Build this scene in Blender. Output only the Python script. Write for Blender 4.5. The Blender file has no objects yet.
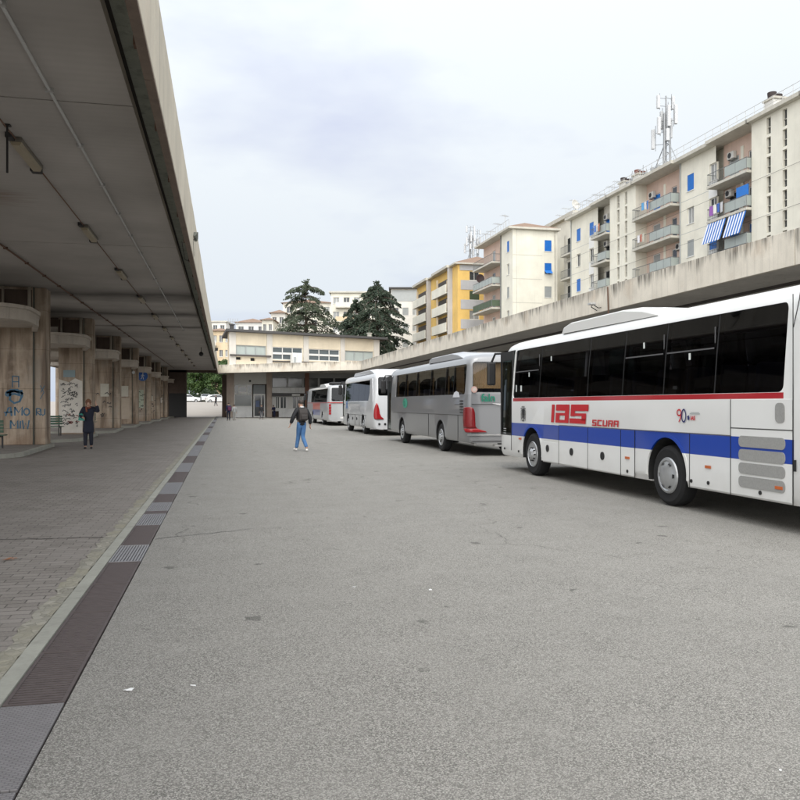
import bpy, bmesh, math, random
from math import sin, cos, pi, radians, sqrt, atan
from mathutils import Vector, Matrix
random.seed(7)
SC = bpy.context.scene
COL = SC.collection

# ------------------------------------------------------------------ layout
# world: +Y runs along the bus station, +X to the right, camera eye at (0,0,1.6)
EYE = 1.6
F = 800.0
TH = atan(175 / 800.0)          # camera yaw to the right of +Y
CS, SN = cos(TH), sin(TH)
V0 = 404.5
THR = atan(182 / 800.0)         # the right-hand row runs about half a degree off
CR, SR = cos(THR), sin(THR)
PHI = THR - TH

def RP(x, y, z=0.0):
    """a point given in the right-hand row's frame -> world"""
    c, s = cos(PHI), sin(PHI)
    return Vector((x * c - y * s, x * s + y * c, z))

def at(u, d):
    """ground position seen at picture column u, at depth d along the view axis"""
    xc = (u - 400) / F * d
    return xc * CS + d * SN, -xc * SN + d * CS

def zat(v, d):
    return EYE + (V0 - v) * d / F

def yl(u, X):
    d = F * X / (CS * (u - 225.0))
    return (d - X * SN) / CS

def yr(u, X):
    d = F * X / (CR * (u - 218.0))
    return (d - X * SR) / CR

def dr(u, X):
    return F * X / (CR * (u - 218.0))

# ------------------------------------------------------------------ object helpers
def tag(o, label=None, cat=None, group=None, kind=None):
    if label: o['label'] = label
    if cat: o['category'] = cat
    if group: o['group'] = group
    if kind: o['kind'] = kind
    return o

def thing(name, label, cat, loc=(0, 0, 0), rz=0.0, group=None):
    o = bpy.data.objects.new(name, None)
    o.empty_display_size = 0.2
    COL.objects.link(o)
    o.location = loc
    o.rotation_euler = (0, 0, rz)
    return tag(o, label, cat, group)

CHILDREN = {}
def adopt(o, parent):
    o.parent = parent
    CHILDREN.setdefault(parent, []).append(o)

def dup(root, loc=None, rz=None, label=None, group=None, parent=None):
    r = root.copy()
    COL.objects.link(r)
    if parent is not None:
        adopt(r, parent)
    if loc is not None: r.location = loc
    if rz is not None: r.rotation_euler = (0, 0, rz)
    if label: r['label'] = label
    if group: r['group'] = group
    for ch in CHILDREN.get(root, []):
        dup(ch, parent=r)
    return r

class MB:
    def __init__(self):
        self.v, self.f, self.m = [], [], []
    def pts(self, ps, faces, mi=0):
        n = len(self.v)
        self.v.extend([tuple(p) for p in ps])
        for f in faces:
            self.f.append(tuple(n + i for i in f)); self.m.append(mi)
        return self
    def box(self, x0, x1, y0, y1, z0, z1, mi=0):
        ps = [(x, y, z) for z in (z0, z1) for y in (y0, y1) for x in (x0, x1)]
        return self.pts(ps, [(0, 2, 3, 1), (4, 5, 7, 6), (0, 1, 5, 4), (2, 6, 7, 3), (0, 4, 6, 2), (1, 3, 7, 5)], mi)
    def pbox(self, P, u0, u1, z0, z1, w0, w1, mi=0):
        ps = [P(u, z, w) for w in (w0, w1) for z in (z0, z1) for u in (u0, u1)]
        return self.pts(ps, [(0, 2, 3, 1), (4, 5, 7, 6), (0, 1, 5, 4), (2, 6, 7, 3), (0, 4, 6, 2), (1, 3, 7, 5)], mi)
    def prism(self, poly, z0, z1, mi=0):
        """poly in xy, extruded in z"""
        n = len(poly)
        ps = [(x, y, z0) for x, y in poly] + [(x, y, z1) for x, y in poly]
        fs = [tuple(range(n - 1, -1, -1)), tuple(range(n, 2 * n))]
        fs += [(i, (i + 1) % n, n + (i + 1) % n, n + i) for i in range(n)]
        return self.pts(ps, fs, mi)
    def extr(self, poly3, off, mi=0):
        n = len(poly3)
        off = Vector(off)
        ps = [Vector(p) for p in poly3]
        ps = ps + [p + off for p in ps]
        fs = [tuple(range(n - 1, -1, -1)), tuple(range(n, 2 * n))]
        fs += [(i, (i + 1) % n, n + (i + 1) % n, n + i) for i in range(n)]
        return self.pts(ps, fs, mi)
    def quad(self, a, b, c, d, mi=0):
        return self.pts([a, b, c, d], [(0, 1, 2, 3)], mi)
    def tube(self, path, r, seg=6, mi=0, cap=True):
        path = [Vector(p) for p in path]
        rs = r if isinstance(r, (list, tuple)) else [r] * len(path)
        rings = []
        ref = None
        for i, p in enumerate(path):
            t = (path[min(i + 1, len(path) - 1)] - path[max(i - 1, 0)]).normalized()
            if ref is None or abs(t.dot(ref)) > 0.95:
                ref = Vector((0, 0, 1)) if abs(t.z) < 0.9 else Vector((1, 0, 0))
            a = t.cross(ref).normalized(); b = t.cross(a).normalized()
            rings.append([p + (a * cos(2 * pi * k / seg) + b * sin(2 * pi * k / seg)) * rs[i] for k in range(seg)])
        ps = [q for ring in rings for q in ring]
        fs = []
        for i in range(len(path) - 1):
            for k in range(seg):
                k2 = (k + 1) % seg
                fs.append((i * seg + k, i * seg + k2, (i + 1) * seg + k2, (i + 1) * seg + k))
        if cap:
            fs.append(tuple(range(seg - 1, -1, -1)))
            fs.append(tuple((len(path) - 1) * seg + k for k in range(seg)))
        return self.pts(ps, fs, mi)
    def lathe(self, prof, axis='z', seg=24, c=(0, 0, 0), mi=0):
        """prof: (r, h) pairs; closed at the ends when r=0"""
        ps, fs = [], []
        for r, h in prof:
            for k in range(seg):
                a = 2 * pi * k / seg
                p = (r * cos(a), r * sin(a), h)
                if axis == 'x': p = (h, r * cos(a), r * sin(a))
                if axis == 'y': p = (r * cos(a), h, r * sin(a))
                ps.append((p[0] + c[0], p[1] + c[1], p[2] + c[2]))
        for i in range(len(prof) - 1):
            for k in range(seg):
                k2 = (k + 1) % seg
                fs.append((i * seg + k, i * seg + k2, (i + 1) * seg + k2, (i + 1) * seg + k))
        fs.append(tuple(range(seg - 1, -1, -1)))
        fs.append(tuple((len(prof) - 1) * seg + k for k in range(seg)))
        return self.pts(ps, fs, mi)
    def ball(self, c, r, seg=12, rings=8, mi=0):
        rx, ry, rz = r if isinstance(r, (list, tuple)) else (r, r, r)
        ps, fs = [], []
        for i in range(rings + 1):
            th = pi * i / rings
            for k in range(seg):
                a = 2 * pi * k / seg
                ps.append((c[0] + rx * sin(th) * cos(a), c[1] + ry * sin(th) * sin(a), c[2] + rz * cos(th)))
        for i in range(rings):
            for k in range(seg):
                k2 = (k + 1) % seg
                fs.append((i * seg + k, (i + 1) * seg + k, (i + 1) * seg + k2, i * seg + k2))
        return self.pts(ps, fs, mi)
    def mesh(self, name, mats, clean=True):
        me = bpy.data.meshes.new(name)
        me.from_pydata(self.v, [], self.f)
        ms = mats if isinstance(mats, (list, tuple)) else [mats]
        for m in ms: me.materials.append(m)
        if len(ms) > 1:
            me.polygons.foreach_set('material_index', self.m)
        if clean:
            bm = bmesh.new(); bm.from_mesh(me)
            bmesh.ops.remove_doubles(bm, verts=bm.verts, dist=1e-5)
            bmesh.ops.recalc_face_normals(bm, faces=bm.faces)
            bm.to_mesh(me); bm.free()
        return me
    def build(self, name, mats, parent=None, loc=(0, 0, 0), rz=0.0, smooth=False, bevel=0.0, clean=True):
        me = self.mesh(name, mats, clean)
        o = bpy.data.objects.new(name, me)
        COL.objects.link(o)
        o.location = loc
        o.rotation_euler = (0, 0, rz)
        if parent is not None: adopt(o, parent)
        if smooth:
            for p in me.polygons: p.use_smooth = True
        if bevel > 0:
            b = o.modifiers.new('bevel', 'BEVEL'); b.width = bevel; b.segments = 2; b.limit_method = 'ANGLE'; b.angle_limit = radians(40)
        return o

def bake(o):
    """apply an object's modifiers into its mesh"""
    dg = bpy.context.evaluated_depsgraph_get()
    me = bpy.data.meshes.new_from_object(o.evaluated_get(dg))
    o.modifiers.clear()
    o.data = me
    return o

def cut(o, cutters):
    """boolean difference, one MB builder after the other"""
    for mb in cutters:
        c = mb.build('cutter', [])
        md = o.modifiers.new('cut', 'BOOLEAN'); md.operation = 'DIFFERENCE'; md.object = c; md.solver = 'EXACT'
        bake(o)
        bpy.data.objects.remove(c, do_unlink=True)
    return o

def autosmooth(o, ang=35):
    """mark flat/sharp by angle so that curved panels shade smoothly"""
    me = o.data
    bm = bmesh.new(); bm.from_mesh(me)
    for f in bm.faces: f.smooth = True
    for e in bm.edges:
        if len(e.link_faces) == 2:
            e.smooth = e.calc_face_angle(0) < radians(ang)
        else:
            e.smooth = False
    bm.to_mesh(me); bm.free()
    return o

def arc(cx, cy, r, a0, a1, n=8):
    return [(cx + r * cos(radians(a0 + (a1 - a0) * i / n)), cy + r * sin(radians(a0 + (a1 - a0) * i / n))) for i in range(n + 1)]

def rrect(u0, u1, z0, z1, r, n=4):
    return (arc(u1 - r, z1 - r, r, 0, 90, n) + arc(u0 + r, z1 - r, r, 90, 180, n) +
            arc(u0 + r, z0 + r, r, 180, 270, n) + arc(u1 - r, z0 + r, r, 270, 360, n))

def text_mesh(body, size, P, thick=0.004, extra=0.0, slant=0.0):
    """flat lettering: returns an MB whose points are P(s, t, w): s along the line of text, t up"""
    cu = bpy.data.curves.new('lettering', 'FONT'); cu.body = body; cu.size = size; cu.resolution_u = 2; cu.offset = extra; cu.shear = slant
    o = bpy.data.objects.new('lettering', cu); COL.objects.link(o)
    dg = bpy.context.evaluated_depsgraph_get()
    me = bpy.data.meshes.new_from_object(o.evaluated_get(dg))
    mb = MB()
    mb.pts([P(v.co.x, v.co.y, 0) for v in me.vertices], [tuple(p.vertices) for p in me.polygons])
    bpy.data.objects.remove(o, do_unlink=True)
    return mb

def stroke(mb, pts, w, P, mi=0):
    """painted brush stroke: a flat ribbon on a face"""
    pts = [Vector((p[0], p[1])) for p in pts]
    L, R = [], []
    for i, p in enumerate(pts):
        t = pts[min(i + 1, len(pts) - 1)] - pts[max(i - 1, 0)]
        if t.length < 1e-6: t = Vector((1, 0))
        t.normalize(); n = Vector((-t.y, t.x)) * w / 2
        L.append(p + n); R.append(p - n)
    for i in range(len(pts) - 1):
        mb.quad(P(L[i].x, L[i].y, 0), P(R[i].x, R[i].y, 0), P(R[i + 1].x, R[i + 1].y, 0), P(L[i + 1].x, L[i + 1].y, 0), mi)

# ------------------------------------------------------------------ materials
class NT:
    def __init__(self, nt): self.nt = nt
    def n(self, t, **kw):
        nd = self.nt.nodes.new(t)
        for k, v in kw.items():
            if k.startswith('i_'):
                nd.inputs[int(k[2:]) if k[2:].isdigit() else k[2:].replace('_', ' ')].default_value = v
            else: setattr(nd, k, v)
        return nd
    def l(self, a, b): self.nt.links.new(a, b)
    def math(self, op, a, b=None, c=None, clamp=False):
        nd = self.nt.nodes.new('ShaderNodeMath'); nd.operation = op; nd.use_clamp = clamp
        for i, x in enumerate((a, b, c)):
            if x is None: continue
            if isinstance(x, (int, float)): nd.inputs[i].default_value = x
            else: self.l(x, nd.inputs[i])
        return nd.outputs[0]
    def mix(self, fac, a, b, blend='MIX'):
        nd = self.nt.nodes.new('ShaderNodeMix'); nd.data_type = 'RGBA'; nd.blend_type = blend
        for s, x in ((0, fac), (6, a), (7, b)):
            if isinstance(x, (int, float)): nd.inputs[s].default_value = x
            elif isinstance(x, (tuple, list)): nd.inputs[s].default_value = (*x[:3], 1)
            else: self.l(x, nd.inputs[s])
        return nd.outputs[2]
    def ramp(self, fac, lo, hi):
        nd = self.nt.nodes.new('ShaderNodeMapRange'); nd.inputs[1].default_value = lo; nd.inputs[2].default_value = hi
        self.l(fac, nd.inputs[0]); return nd.outputs[0]
    def coord(self, scale=(1, 1, 1), kind='Object'):
        mp = self.nt.nodes.new('ShaderNodeMapping'); mp.inputs['Scale'].default_value = scale
        if kind == 'World':
            tc = self.nt.nodes.new('ShaderNodeNewGeometry'); self.l(tc.outputs['Position'], mp.inputs[0])
        else:
            tc = self.nt.nodes.new('ShaderNodeTexCoord'); self.l(tc.outputs[kind], mp.inputs[0])
        return mp.outputs[0]
    def noise(self, vec, scale, detail=4, rough=0.55):
        nd = self.nt.nodes.new('ShaderNodeTexNoise'); nd.inputs['Scale'].default_value = scale
        nd.inputs['Detail'].default_value = detail; nd.inputs['Roughness'].default_value = rough
        self.l(vec, nd.inputs['Vector']); return nd.outputs['Fac']
    def voro(self, vec, scale, feat='F1', out='Distance'):
        nd = self.nt.nodes.new('ShaderNodeTexVoronoi'); nd.feature = feat; nd.inputs['Scale'].default_value = scale
        self.l(vec, nd.inputs['Vector']); return nd.outputs[out]

MATS = {}
def newmat(name):
    m = bpy.data.materials.new(name); m.use_nodes = True
    t = NT(m.node_tree)
    b = m.node_tree.nodes['Principled BSDF']
    MATS[name] = m
    return m, t, b

def bump(t, b, h, strength=0.3, dist=0.01):
    bn = t.n('ShaderNodeBump'); bn.inputs['Strength'].default_value = strength; bn.inputs['Distance'].default_value = dist
    t.l(h, bn.inputs['Height']); t.l(bn.outputs[0], b.inputs['Normal'])

def M(name, col, rough=0.6, metal=0.0, var=0.12, scale=3.0, spec=0.5, bmp=0.0, fine=0.0, coat=0.0):
    m, t, b = newmat(name)
    b.inputs['Roughness'].default_value = rough; b.inputs['Metallic'].default_value = metal
    b.inputs['Specular IOR Level'].default_value = spec
    b.inputs['Coat Weight'].default_value = coat
    if var > 0:
        v = t.coord()
        n = t.noise(v, scale, 5)
        c = t.mix(n, tuple(x * (1 - var) for x in col), tuple(min(1, x * (1 + var)) for x in col))
        if fine > 0:
            n2 = t.noise(v, scale * 12, 3)
            c = t.mix(t.math('MULTIPLY', n2, fine), c, tuple(x * 0.5 for x in col))
        t.l(c, b.inputs['Base Color'])
        if bmp > 0: bump(t, b, t.noise(v, scale * 8, 4), bmp)
        t.l(t.ramp(n, 0, 1), b.inputs['Roughness'])
        rr = t.math('MULTIPLY_ADD', n, 0.16, rough - 0.08, True)
        t.l(rr, b.inputs['Roughness'])
    else:
        b.inputs['Base Color'].default_value = (*col, 1)
    return m

def glass(name, tint, mixf=0.12, rough=0.02, gloss=(1, 1, 1)):
    """tinted pane: thin sheet that lets part of the light through and mirrors the rest"""
    m = bpy.data.materials.new(name); m.use_nodes = True
    nt = m.node_tree; nt.nodes.clear(); t = NT(nt)
    out = t.n('ShaderNodeOutputMaterial')
    tr = t.n('ShaderNodeBsdfTransparent'); tr.inputs[0].default_value = (*tint, 1)
    gl = t.n('ShaderNodeBsdfGlossy'); gl.inputs['Roughness'].default_value = rough; gl.inputs[0].default_value = (*gloss, 1)
    fr = t.n('ShaderNodeFresnel'); fr.inputs[0].default_value = 1.5
    fac = t.math('ADD', t.math('MULTIPLY', fr.outputs[0], 0.9), mixf - 0.04, True)
    ms = t.n('ShaderNodeMixShader')
    t.l(fac, ms.inputs[0]); t.l(tr.outputs[0], ms.inputs[1]); t.l(gl.outputs[0], ms.inputs[2])
    t.l(ms.outputs[0], out.inputs[0])
    MATS[name] = m
    return m

def concrete(name, base, dark, streak=0.5, zs=0.18, scale=1.2, rough=0.85, stain=None, stain_amt=0.0, top=None):
    """weathered concrete: blotches plus run-off streaks (top: height the streaks start from)"""
    m, t, b = newmat(name)
    v = t.coord()
    n1 = t.noise(v, scale, 6, 0.6)
    c = t.mix(t.ramp(n1, 0.3, 0.7), tuple(x * 0.86 for x in base), tuple(min(1, x * 1.1) for x in base))
    vs = t.coord((3.0, 3.0, zs))
    s = t.noise(vs, 1.6, 6, 0.7)
    sm = t.ramp(s, 0.52, 0.78)
    if top is not None:
        tc = t.n('ShaderNodeTexCoord'); sep = t.n('ShaderNodeSeparateXYZ'); t.l(tc.outputs['Object'], sep.inputs[0])
        wl = t.coord((1.0, 1.0, 0.0), 'World')
        ln_ = t.math('MULTIPLY', t.ramp(t.noise(wl, 0.75, 5, 0.7), 0.36, 0.68), top[1])
        fine = t.ramp(t.noise(t.coord((7.0, 7.0, 0.22), 'World'), 1.3, 5, 0.75), 0.36, 0.60)
        depth = t.math('SUBTRACT', sep.outputs[2], t.math('SUBTRACT', top[0], ln_))
        sm2 = t.math('MULTIPLY', t.ramp(depth, 0.0, 0.4 * top[1]), fine)
        sm = t.math('MAXIMUM', t.math('MULTIPLY', sm, 0.45), sm2)
    c = t.mix(t.math('MULTIPLY', sm, streak, None, True), c, dark)
    if stain:
        n3 = t.noise(v, 0.55, 6, 0.65)
        c = t.mix(t.math('MULTIPLY', t.ramp(n3, 0.55, 0.72), stain_amt), c, stain)
    n4 = t.noise(v, 26, 4)
    c = t.mix(t.math('MULTIPLY', t.ramp(n4, 0.45, 0.8), 0.25), c, tuple(x * 0.55 for x in base))
    t.l(c, b.inputs['Base Color'])
    b.inputs['Roughness'].default_value = rough
    b.inputs['Specular IOR Level'].default_value = 0.25
    bump(t, b, t.noise(v, 14, 6, 0.7), 0.25, 0.01)
    return m
# ------------------------------------------------------------------ camera, sky, sun
cam_d = bpy.data.cameras.new('camera'); cam = bpy.data.objects.new('camera', cam_d); COL.objects.link(cam)
cam.location = (0, 0, EYE); cam.rotation_euler = (radians(90), 0, -TH)
cam_d.sensor_width = 36; cam_d.lens = 36.0 * F / 800.0; cam_d.shift_y = (V0 - 400) / 800.0
cam_d.clip_start = 0.05; cam_d.clip_end = 6000
SC.camera = cam

SUN_EL, SUN_AZ = radians(56), radians(191)     # azimuth clockwise from +Y: behind the camera, a little to the left
wd = bpy.data.worlds.new('World'); SC.world = wd; wd.use_nodes = True
t = NT(wd.node_tree)
bg = wd.node_tree.nodes['Background']
sky = t.n('ShaderNodeTexSky'); sky.sky_type = 'NISHITA'; sky.sun_disc = False
sky.sun_elevation = SUN_EL; sky.sun_rotation = SUN_AZ
sky.air_density = 1.0; sky.dust_density = 2.0
vec = t.coord((1.0, 1.0, 2.6), 'Generated')
sepz = t.n('ShaderNodeSeparateXYZ'); tc = t.n('ShaderNodeTexCoord'); t.l(tc.outputs['Generated'], sepz.inputs[0])
zz = t.math('MAXIMUM', sepz.outputs[2], 0.0)
n1 = t.noise(vec, 1.55, 5, 0.5)
n2 = t.noise(vec, 4.0, 5, 0.55)
nn = t.math('MULTIPLY_ADD', n2, 0.3, t.math('MULTIPLY', n1, 0.8))
cl = t.ramp(nn, 0.44, 0.64)
cl = t.math('ADD', cl, t.math('MULTIPLY', t.ramp(zz, 0.2, 0.55), 0.35), None, True)
cloud = t.mix(cl, (0.63, 0.68, 0.87), (0.90, 0.955, 1.0))
low = t.ramp(zz, 0.26, 0.02)
cloud = t.mix(t.math('MULTIPLY', low, t.math('MULTIPLY_ADD', cl, -0.6, 0.8)), cloud, (0.57, 0.69, 0.90))
lum = t.math('MULTIPLY_ADD', t.math('MULTIPLY', zz, zz), 11.0, 9.4)
# added sky glow, low behind the camera, to fill facades and canopy undersides
dt_ = t.n('ShaderNodeVectorMath'); dt_.operation = 'DOT_PRODUCT'; t.l(tc.outputs['Generated'], dt_.inputs[0])
dt_.inputs[1].default_value = (sin(SUN_AZ) * cos(.22), cos(SUN_AZ) * cos(.22), sin(.22))
glow = t.math('POWER', t.math('MAXIMUM', dt_.outputs['Value'], 0.0), 1.4)
lum = t.math('MULTIPLY_ADD', glow, 30.0, lum)
cloud = t.mix(t.ramp(glow, 0.0, 0.35), cloud, (0.95, 0.945, 0.93))
sc_ = t.n('ShaderNodeVectorMath'); sc_.operation = 'SCALE'
t.l(cloud, sc_.inputs[0]); t.l(lum, sc_.inputs['Scale'])
skyc = t.mix(0.94, sky.outputs[0], sc_.outputs[0])
t.l(skyc, bg.inputs[0]); bg.inputs[1].default_value = 0.1

sl = bpy.data.lights.new('sun', 'SUN'); sl.energy = 0.9; sl.angle = radians(18); sl.color = (1.0, 0.965, 0.91)
so = bpy.data.objects.new('sun', sl); COL.objects.link(so)
sd = Vector((sin(SUN_AZ) * cos(SUN_EL), cos(SUN_AZ) * cos(SUN_EL), sin(SUN_EL)))
so.rotation_euler = sd.to_track_quat('Z', 'Y').to_euler()

SC.view_settings.view_transform = 'Standard'; SC.view_settings.look = 'None'
SC.view_settings.exposure = 0.0; SC.view_settings.gamma = 1.0
SC.view_settings.use_curve_mapping = False
SC.render.engine = 'CYCLES'
cy = SC.cycles
cy.use_denoising = True
try: cy.denoiser = 'OPENIMAGEDENOISE'
except Exception: pass
cy.max_bounces = 7; cy.diffuse_bounces = 4; cy.glossy_bounces = 3; cy.transmission_bounces = 6; cy.transparent_max_bounces = 14
cy.caustics_reflective = False; cy.caustics_refractive = False
cy.use_adaptive_sampling = True; cy.adaptive_threshold = 0.012

# ------------------------------------------------------------------ site materials
def asphalt(name, light, dark, base):
    m, t, b = newmat(name)
    v = t.coord()
    vc = t.n('ShaderNodeTexVoronoi'); vc.inputs['Scale'].default_value = 150; t.l(v, vc.inputs['Vector'])
    sepc = t.n('ShaderNodeSeparateXYZ'); t.l(vc.outputs['Color'], sepc.inputs[0])
    grain = t.ramp(sepc.outputs[0], 0.0, 1.0)
    c = t.mix(grain, dark, light)
    gap = t.ramp(vc.outputs['Distance'], 0.45, 0.75)
    c = t.mix(t.math('MULTIPLY', gap, 0.55), c, tuple(x * 0.55 for x in dark))
    big = t.noise(v, 0.22, 5, 0.6)
    mid = t.noise(v, 1.7, 5, 0.65)
    trk = t.noise(t.coord((1.1, 0.05, 1.0)), 1.0, 4, 0.6)
    c = t.mix(t.math('MULTIPLY', t.ramp(trk, 0.5, 0.72), 0.28), c, tuple(x * 0.6 for x in base))
    c = t.mix(t.math('MULTIPLY', t.ramp(big, 0.35, 0.7), 0.30), c, tuple(x * 0.72 for x in base))
    c = t.mix(t.math('MULTIPLY', t.ramp(mid, 0.35, 0.75), 0.35), c, tuple(min(1, x * 1.12) for x in base))
    # oil spots and patches of missing aggregate
    vo = t.n('ShaderNodeTexVoronoi'); vo.inputs['Scale'].default_value = 2.9
    wv = t.n('ShaderNodeVectorMath'); wv.operation = 'ADD'
    nz = t.n('ShaderNodeTexNoise'); nz.inputs['Scale'].default_value = 9; nz.inputs['Detail'].default_value = 4; t.l(v, nz.inputs['Vector'])
    sc = t.n('ShaderNodeVectorMath'); sc.operation = 'SCALE'; sc.inputs['Scale'].default_value = 0.22; t.l(nz.outputs['Color'], sc.inputs[0])
    t.l(v, wv.inputs[0]); t.l(sc.outputs[0], wv.inputs[1]); t.l(wv.outputs[0], vo.inputs['Vector'])
    sp2 = t.n('ShaderNodeSeparateXYZ'); t.l(vo.outputs['Color'], sp2.inputs[0])
    rad = t.math('MULTIPLY', t.ramp(sp2.outputs[1], 0.70, 1.0), 0.21)
    spot = t.ramp(t.math('SUBTRACT', vo.outputs['Distance'], rad), 0.02, -0.035)
    spot = t.math('MULTIPLY', spot, t.ramp(sp2.outputs[1], 0.70, 0.74))
    c = t.mix(t.math('MULTIPLY', spot, 0.5, None, True), c, tuple(x * 0.35 for x in dark))
    # hairline cracks
    ve = t.n('ShaderNodeTexVoronoi'); ve.feature = 'DISTANCE_TO_EDGE'; ve.inputs['Scale'].default_value = 0.19
    wv2 = t.n('ShaderNodeVectorMath'); wv2.operation = 'ADD'
    sc2 = t.n('ShaderNodeVectorMath'); sc2.operation = 'SCALE'; sc2.inputs['Scale'].default_value = 1.3
    nz2 = t.n('ShaderNodeTexNoise'); nz2.inputs['Scale'].default_value = 1.1; nz2.inputs['Detail'].default_value = 6; t.l(v, nz2.inputs['Vector']); t.l(nz2.outputs['Color'], sc2.inputs[0])
    t.l(v, wv2.inputs[0]); t.l(sc2.outputs[0], wv2.inputs[1]); t.l(wv2.outputs[0], ve.inputs['Vector'])
    crack = t.math('MULTIPLY', t.ramp(ve.outputs['Distance'], 0.0045, 0.001), t.ramp(t.noise(v, 0.35, 3), 0.5, 0.56))
    c = t.mix(t.math('MULTIPLY', crack, 0.4), c, tuple(x * 0.4 for x in dark))
    t.l(c, b.inputs['Base Color'])
    b.inputs['Roughness'].default_value = 0.9; b.inputs['Specular IOR Level'].default_value = 0.25
    h = t.math('SUBTRACT', t.math('MULTIPLY', grain, 0.5), gap)
    bump(t, b, h, 0.55, 0.006)
    return m

ASPH = asphalt('asphalt', (0.46, 0.443, 0.407), (0.115, 0.111, 0.102), (0.295, 0.285, 0.262))

def paver_mat(name, c1, c2, mortar, w=0.24, h=0.12, rough=0.85):
    m, t, b = newmat(name)
    v = t.coord()
    br = t.n('ShaderNodeTexBrick'); br.inputs['Scale'].default_value = 1.0
    br.inputs['Brick Width'].default_value = w; br.inputs['Row Height'].default_value = h
    br.inputs['Mortar Size'].default_value = 0.007; br.inputs['Mortar Smooth'].default_value = 0.4
    br.inputs['Color1'].default_value = (*c1, 1); br.inputs['Color2'].default_value = (*c2, 1); br.inputs['Mortar'].default_value = (*mortar, 1)
    br.offset = 0.5
    nz = t.n('ShaderNodeTexNoise'); nz.inputs['Scale'].default_value = 2.4; t.l(v, nz.inputs['Vector'])
    sc = t.n('ShaderNodeVectorMath'); sc.operation = 'SCALE'; sc.inputs['Scale'].default_value = 0.05; t.l(nz.outputs['Color'], sc.inputs[0])
    ad = t.n('ShaderNodeVectorMath'); ad.operation = 'ADD'; t.l(v, ad.inputs[0]); t.l(sc.outputs[0], ad.inputs[1])
    t.l(ad.outputs[0], br.inputs['Vector'])
    n = t.noise(v, 0.5, 6, 0.65)
    c = t.mix(t.math('MULTIPLY', t.ramp(n, 0.35, 0.7), 0.45), br.outputs['Color'], tuple(x * 0.6 for x in c1))
    n3 = t.noise(v, 45, 4, 0.7)
    c = t.mix(t.math('MULTIPLY', t.ramp(n3, 0.4, 0.75), 0.45), c, tuple(min(1, x * 1.9) for x in c1))
    # worn stretches where the joints are filled with dirt
    worn = t.ramp(t.noise(v, 0.9, 4), 0.47, 0.66)
    c = t.mix(t.math('MULTIPLY', worn, 0.6), c, tuple(x * 0.85 for x in c2))
    t.l(c, b.inputs['Base Color'])
    b.inputs['Roughness'].default_value = rough; b.inputs['Specular IOR Level'].default_value = 0.3
    bump(t, b, t.math('ADD', t.math('MULTIPLY', br.outputs['Fac'], -1.0), t.math('MULTIPLY', n3, 0.4)), 0.45, 0.008)
    return m

PAVER = paver_mat('concrete_pavers', (0.19, 0.172, 0.155), (0.275, 0.252, 0.23), (0.06, 0.055, 0.048))
KERBM = concrete('kerb_concrete', (0.33, 0.33, 0.29), (0.13, 0.125, 0.11), 0.5, 0.8, 2.0)
m, t, b = newmat('broken_mortar')
v = t.coord()
ve = t.n('ShaderNodeTexVoronoi'); ve.inputs['Scale'].default_value = 13; t.l(v, ve.inputs['Vector'])
ed = t.n('ShaderNodeTexVoronoi'); ed.feature = 'DISTANCE_TO_EDGE'; ed.inputs['Scale'].default_value = 13; t.l(v, ed.inputs['Vector'])
spx = t.n('ShaderNodeSeparateXYZ'); t.l(ve.outputs['Color'], spx.inputs[0])
c = t.mix(spx.outputs[0], (0.22, 0.21, 0.18), (0.33, 0.315, 0.27))
c = t.mix(t.math('MULTIPLY', t.ramp(ed.outputs['Distance'], 0.06, 0.01), .5), c, (0.12, 0.115, 0.08))
c = t.mix(t.ramp(t.noise(v, 2.5, 5), 0.45, 0.65), c, (0.27, 0.255, 0.20))
t.l(c, b.inputs['Base Color']); b.inputs['Roughness'].default_value = 0.95; b.inputs['Specular IOR Level'].default_value = 0.15
bump(t, b, t.math('ADD', ed.outputs['Distance'], t.math('MULTIPLY', t.noise(v, 30, 5), .4)), 0.7, 0.02)
RUBBLE = m
FASCIA = concrete('fascia_concrete', (0.67, 0.62, 0.53), (0.085, 0.077, 0.065), 0.92, 0.12, 0.8, 0.9, (0.44, 0.33, 0.23), 0.45, top=(1.02, 0.95))
FASCIA_L = concrete('fascia_concrete_platform', (0.58, 0.53, 0.43), (0.16, 0.15, 0.13), 0.6, 0.12, 0.8, 0.9, (0.42, 0.32, 0.24), 0.25)
LIP = concrete('fascia_underside', (0.20, 0.155, 0.125), (0.08, 0.06, 0.05), 0.4, 1.0, 3.0)
FLASH = concrete('mossy_strip', (0.42, 0.45, 0.40), (0.08, 0.08, 0.07), 0.8, 1.0, 4.0)
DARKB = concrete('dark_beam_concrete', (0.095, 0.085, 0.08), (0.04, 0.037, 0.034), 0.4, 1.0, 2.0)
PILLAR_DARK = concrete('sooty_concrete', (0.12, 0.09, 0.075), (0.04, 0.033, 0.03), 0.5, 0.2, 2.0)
HOODM = concrete('hood_concrete', (0.54, 0.49, 0.43), (0.13, 0.115, 0.10), 0.6, 0.2, 1.2)
BLACK = M('black_paint', (0.012, 0.012, 0.013), 0.5, 0, 0.1)
STEEL_D = M('dark_iron', (0.105, 0.086, 0.084), 0.62, 0.15, 0.3, 14, 0.4)
STEEL_L = M('worn_steel', (0.265, 0.262, 0.272), 0.6, 0.2, 0.2, 14, 0.5)
GALV = M('galvanised_pipe', (0.46, 0.46, 0.45), 0.5, 0.3, 0.15, 6)
RUST = M('rusty_iron', (0.13, 0.075, 0.05), 0.8, 0.1, 0.35, 8)

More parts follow.
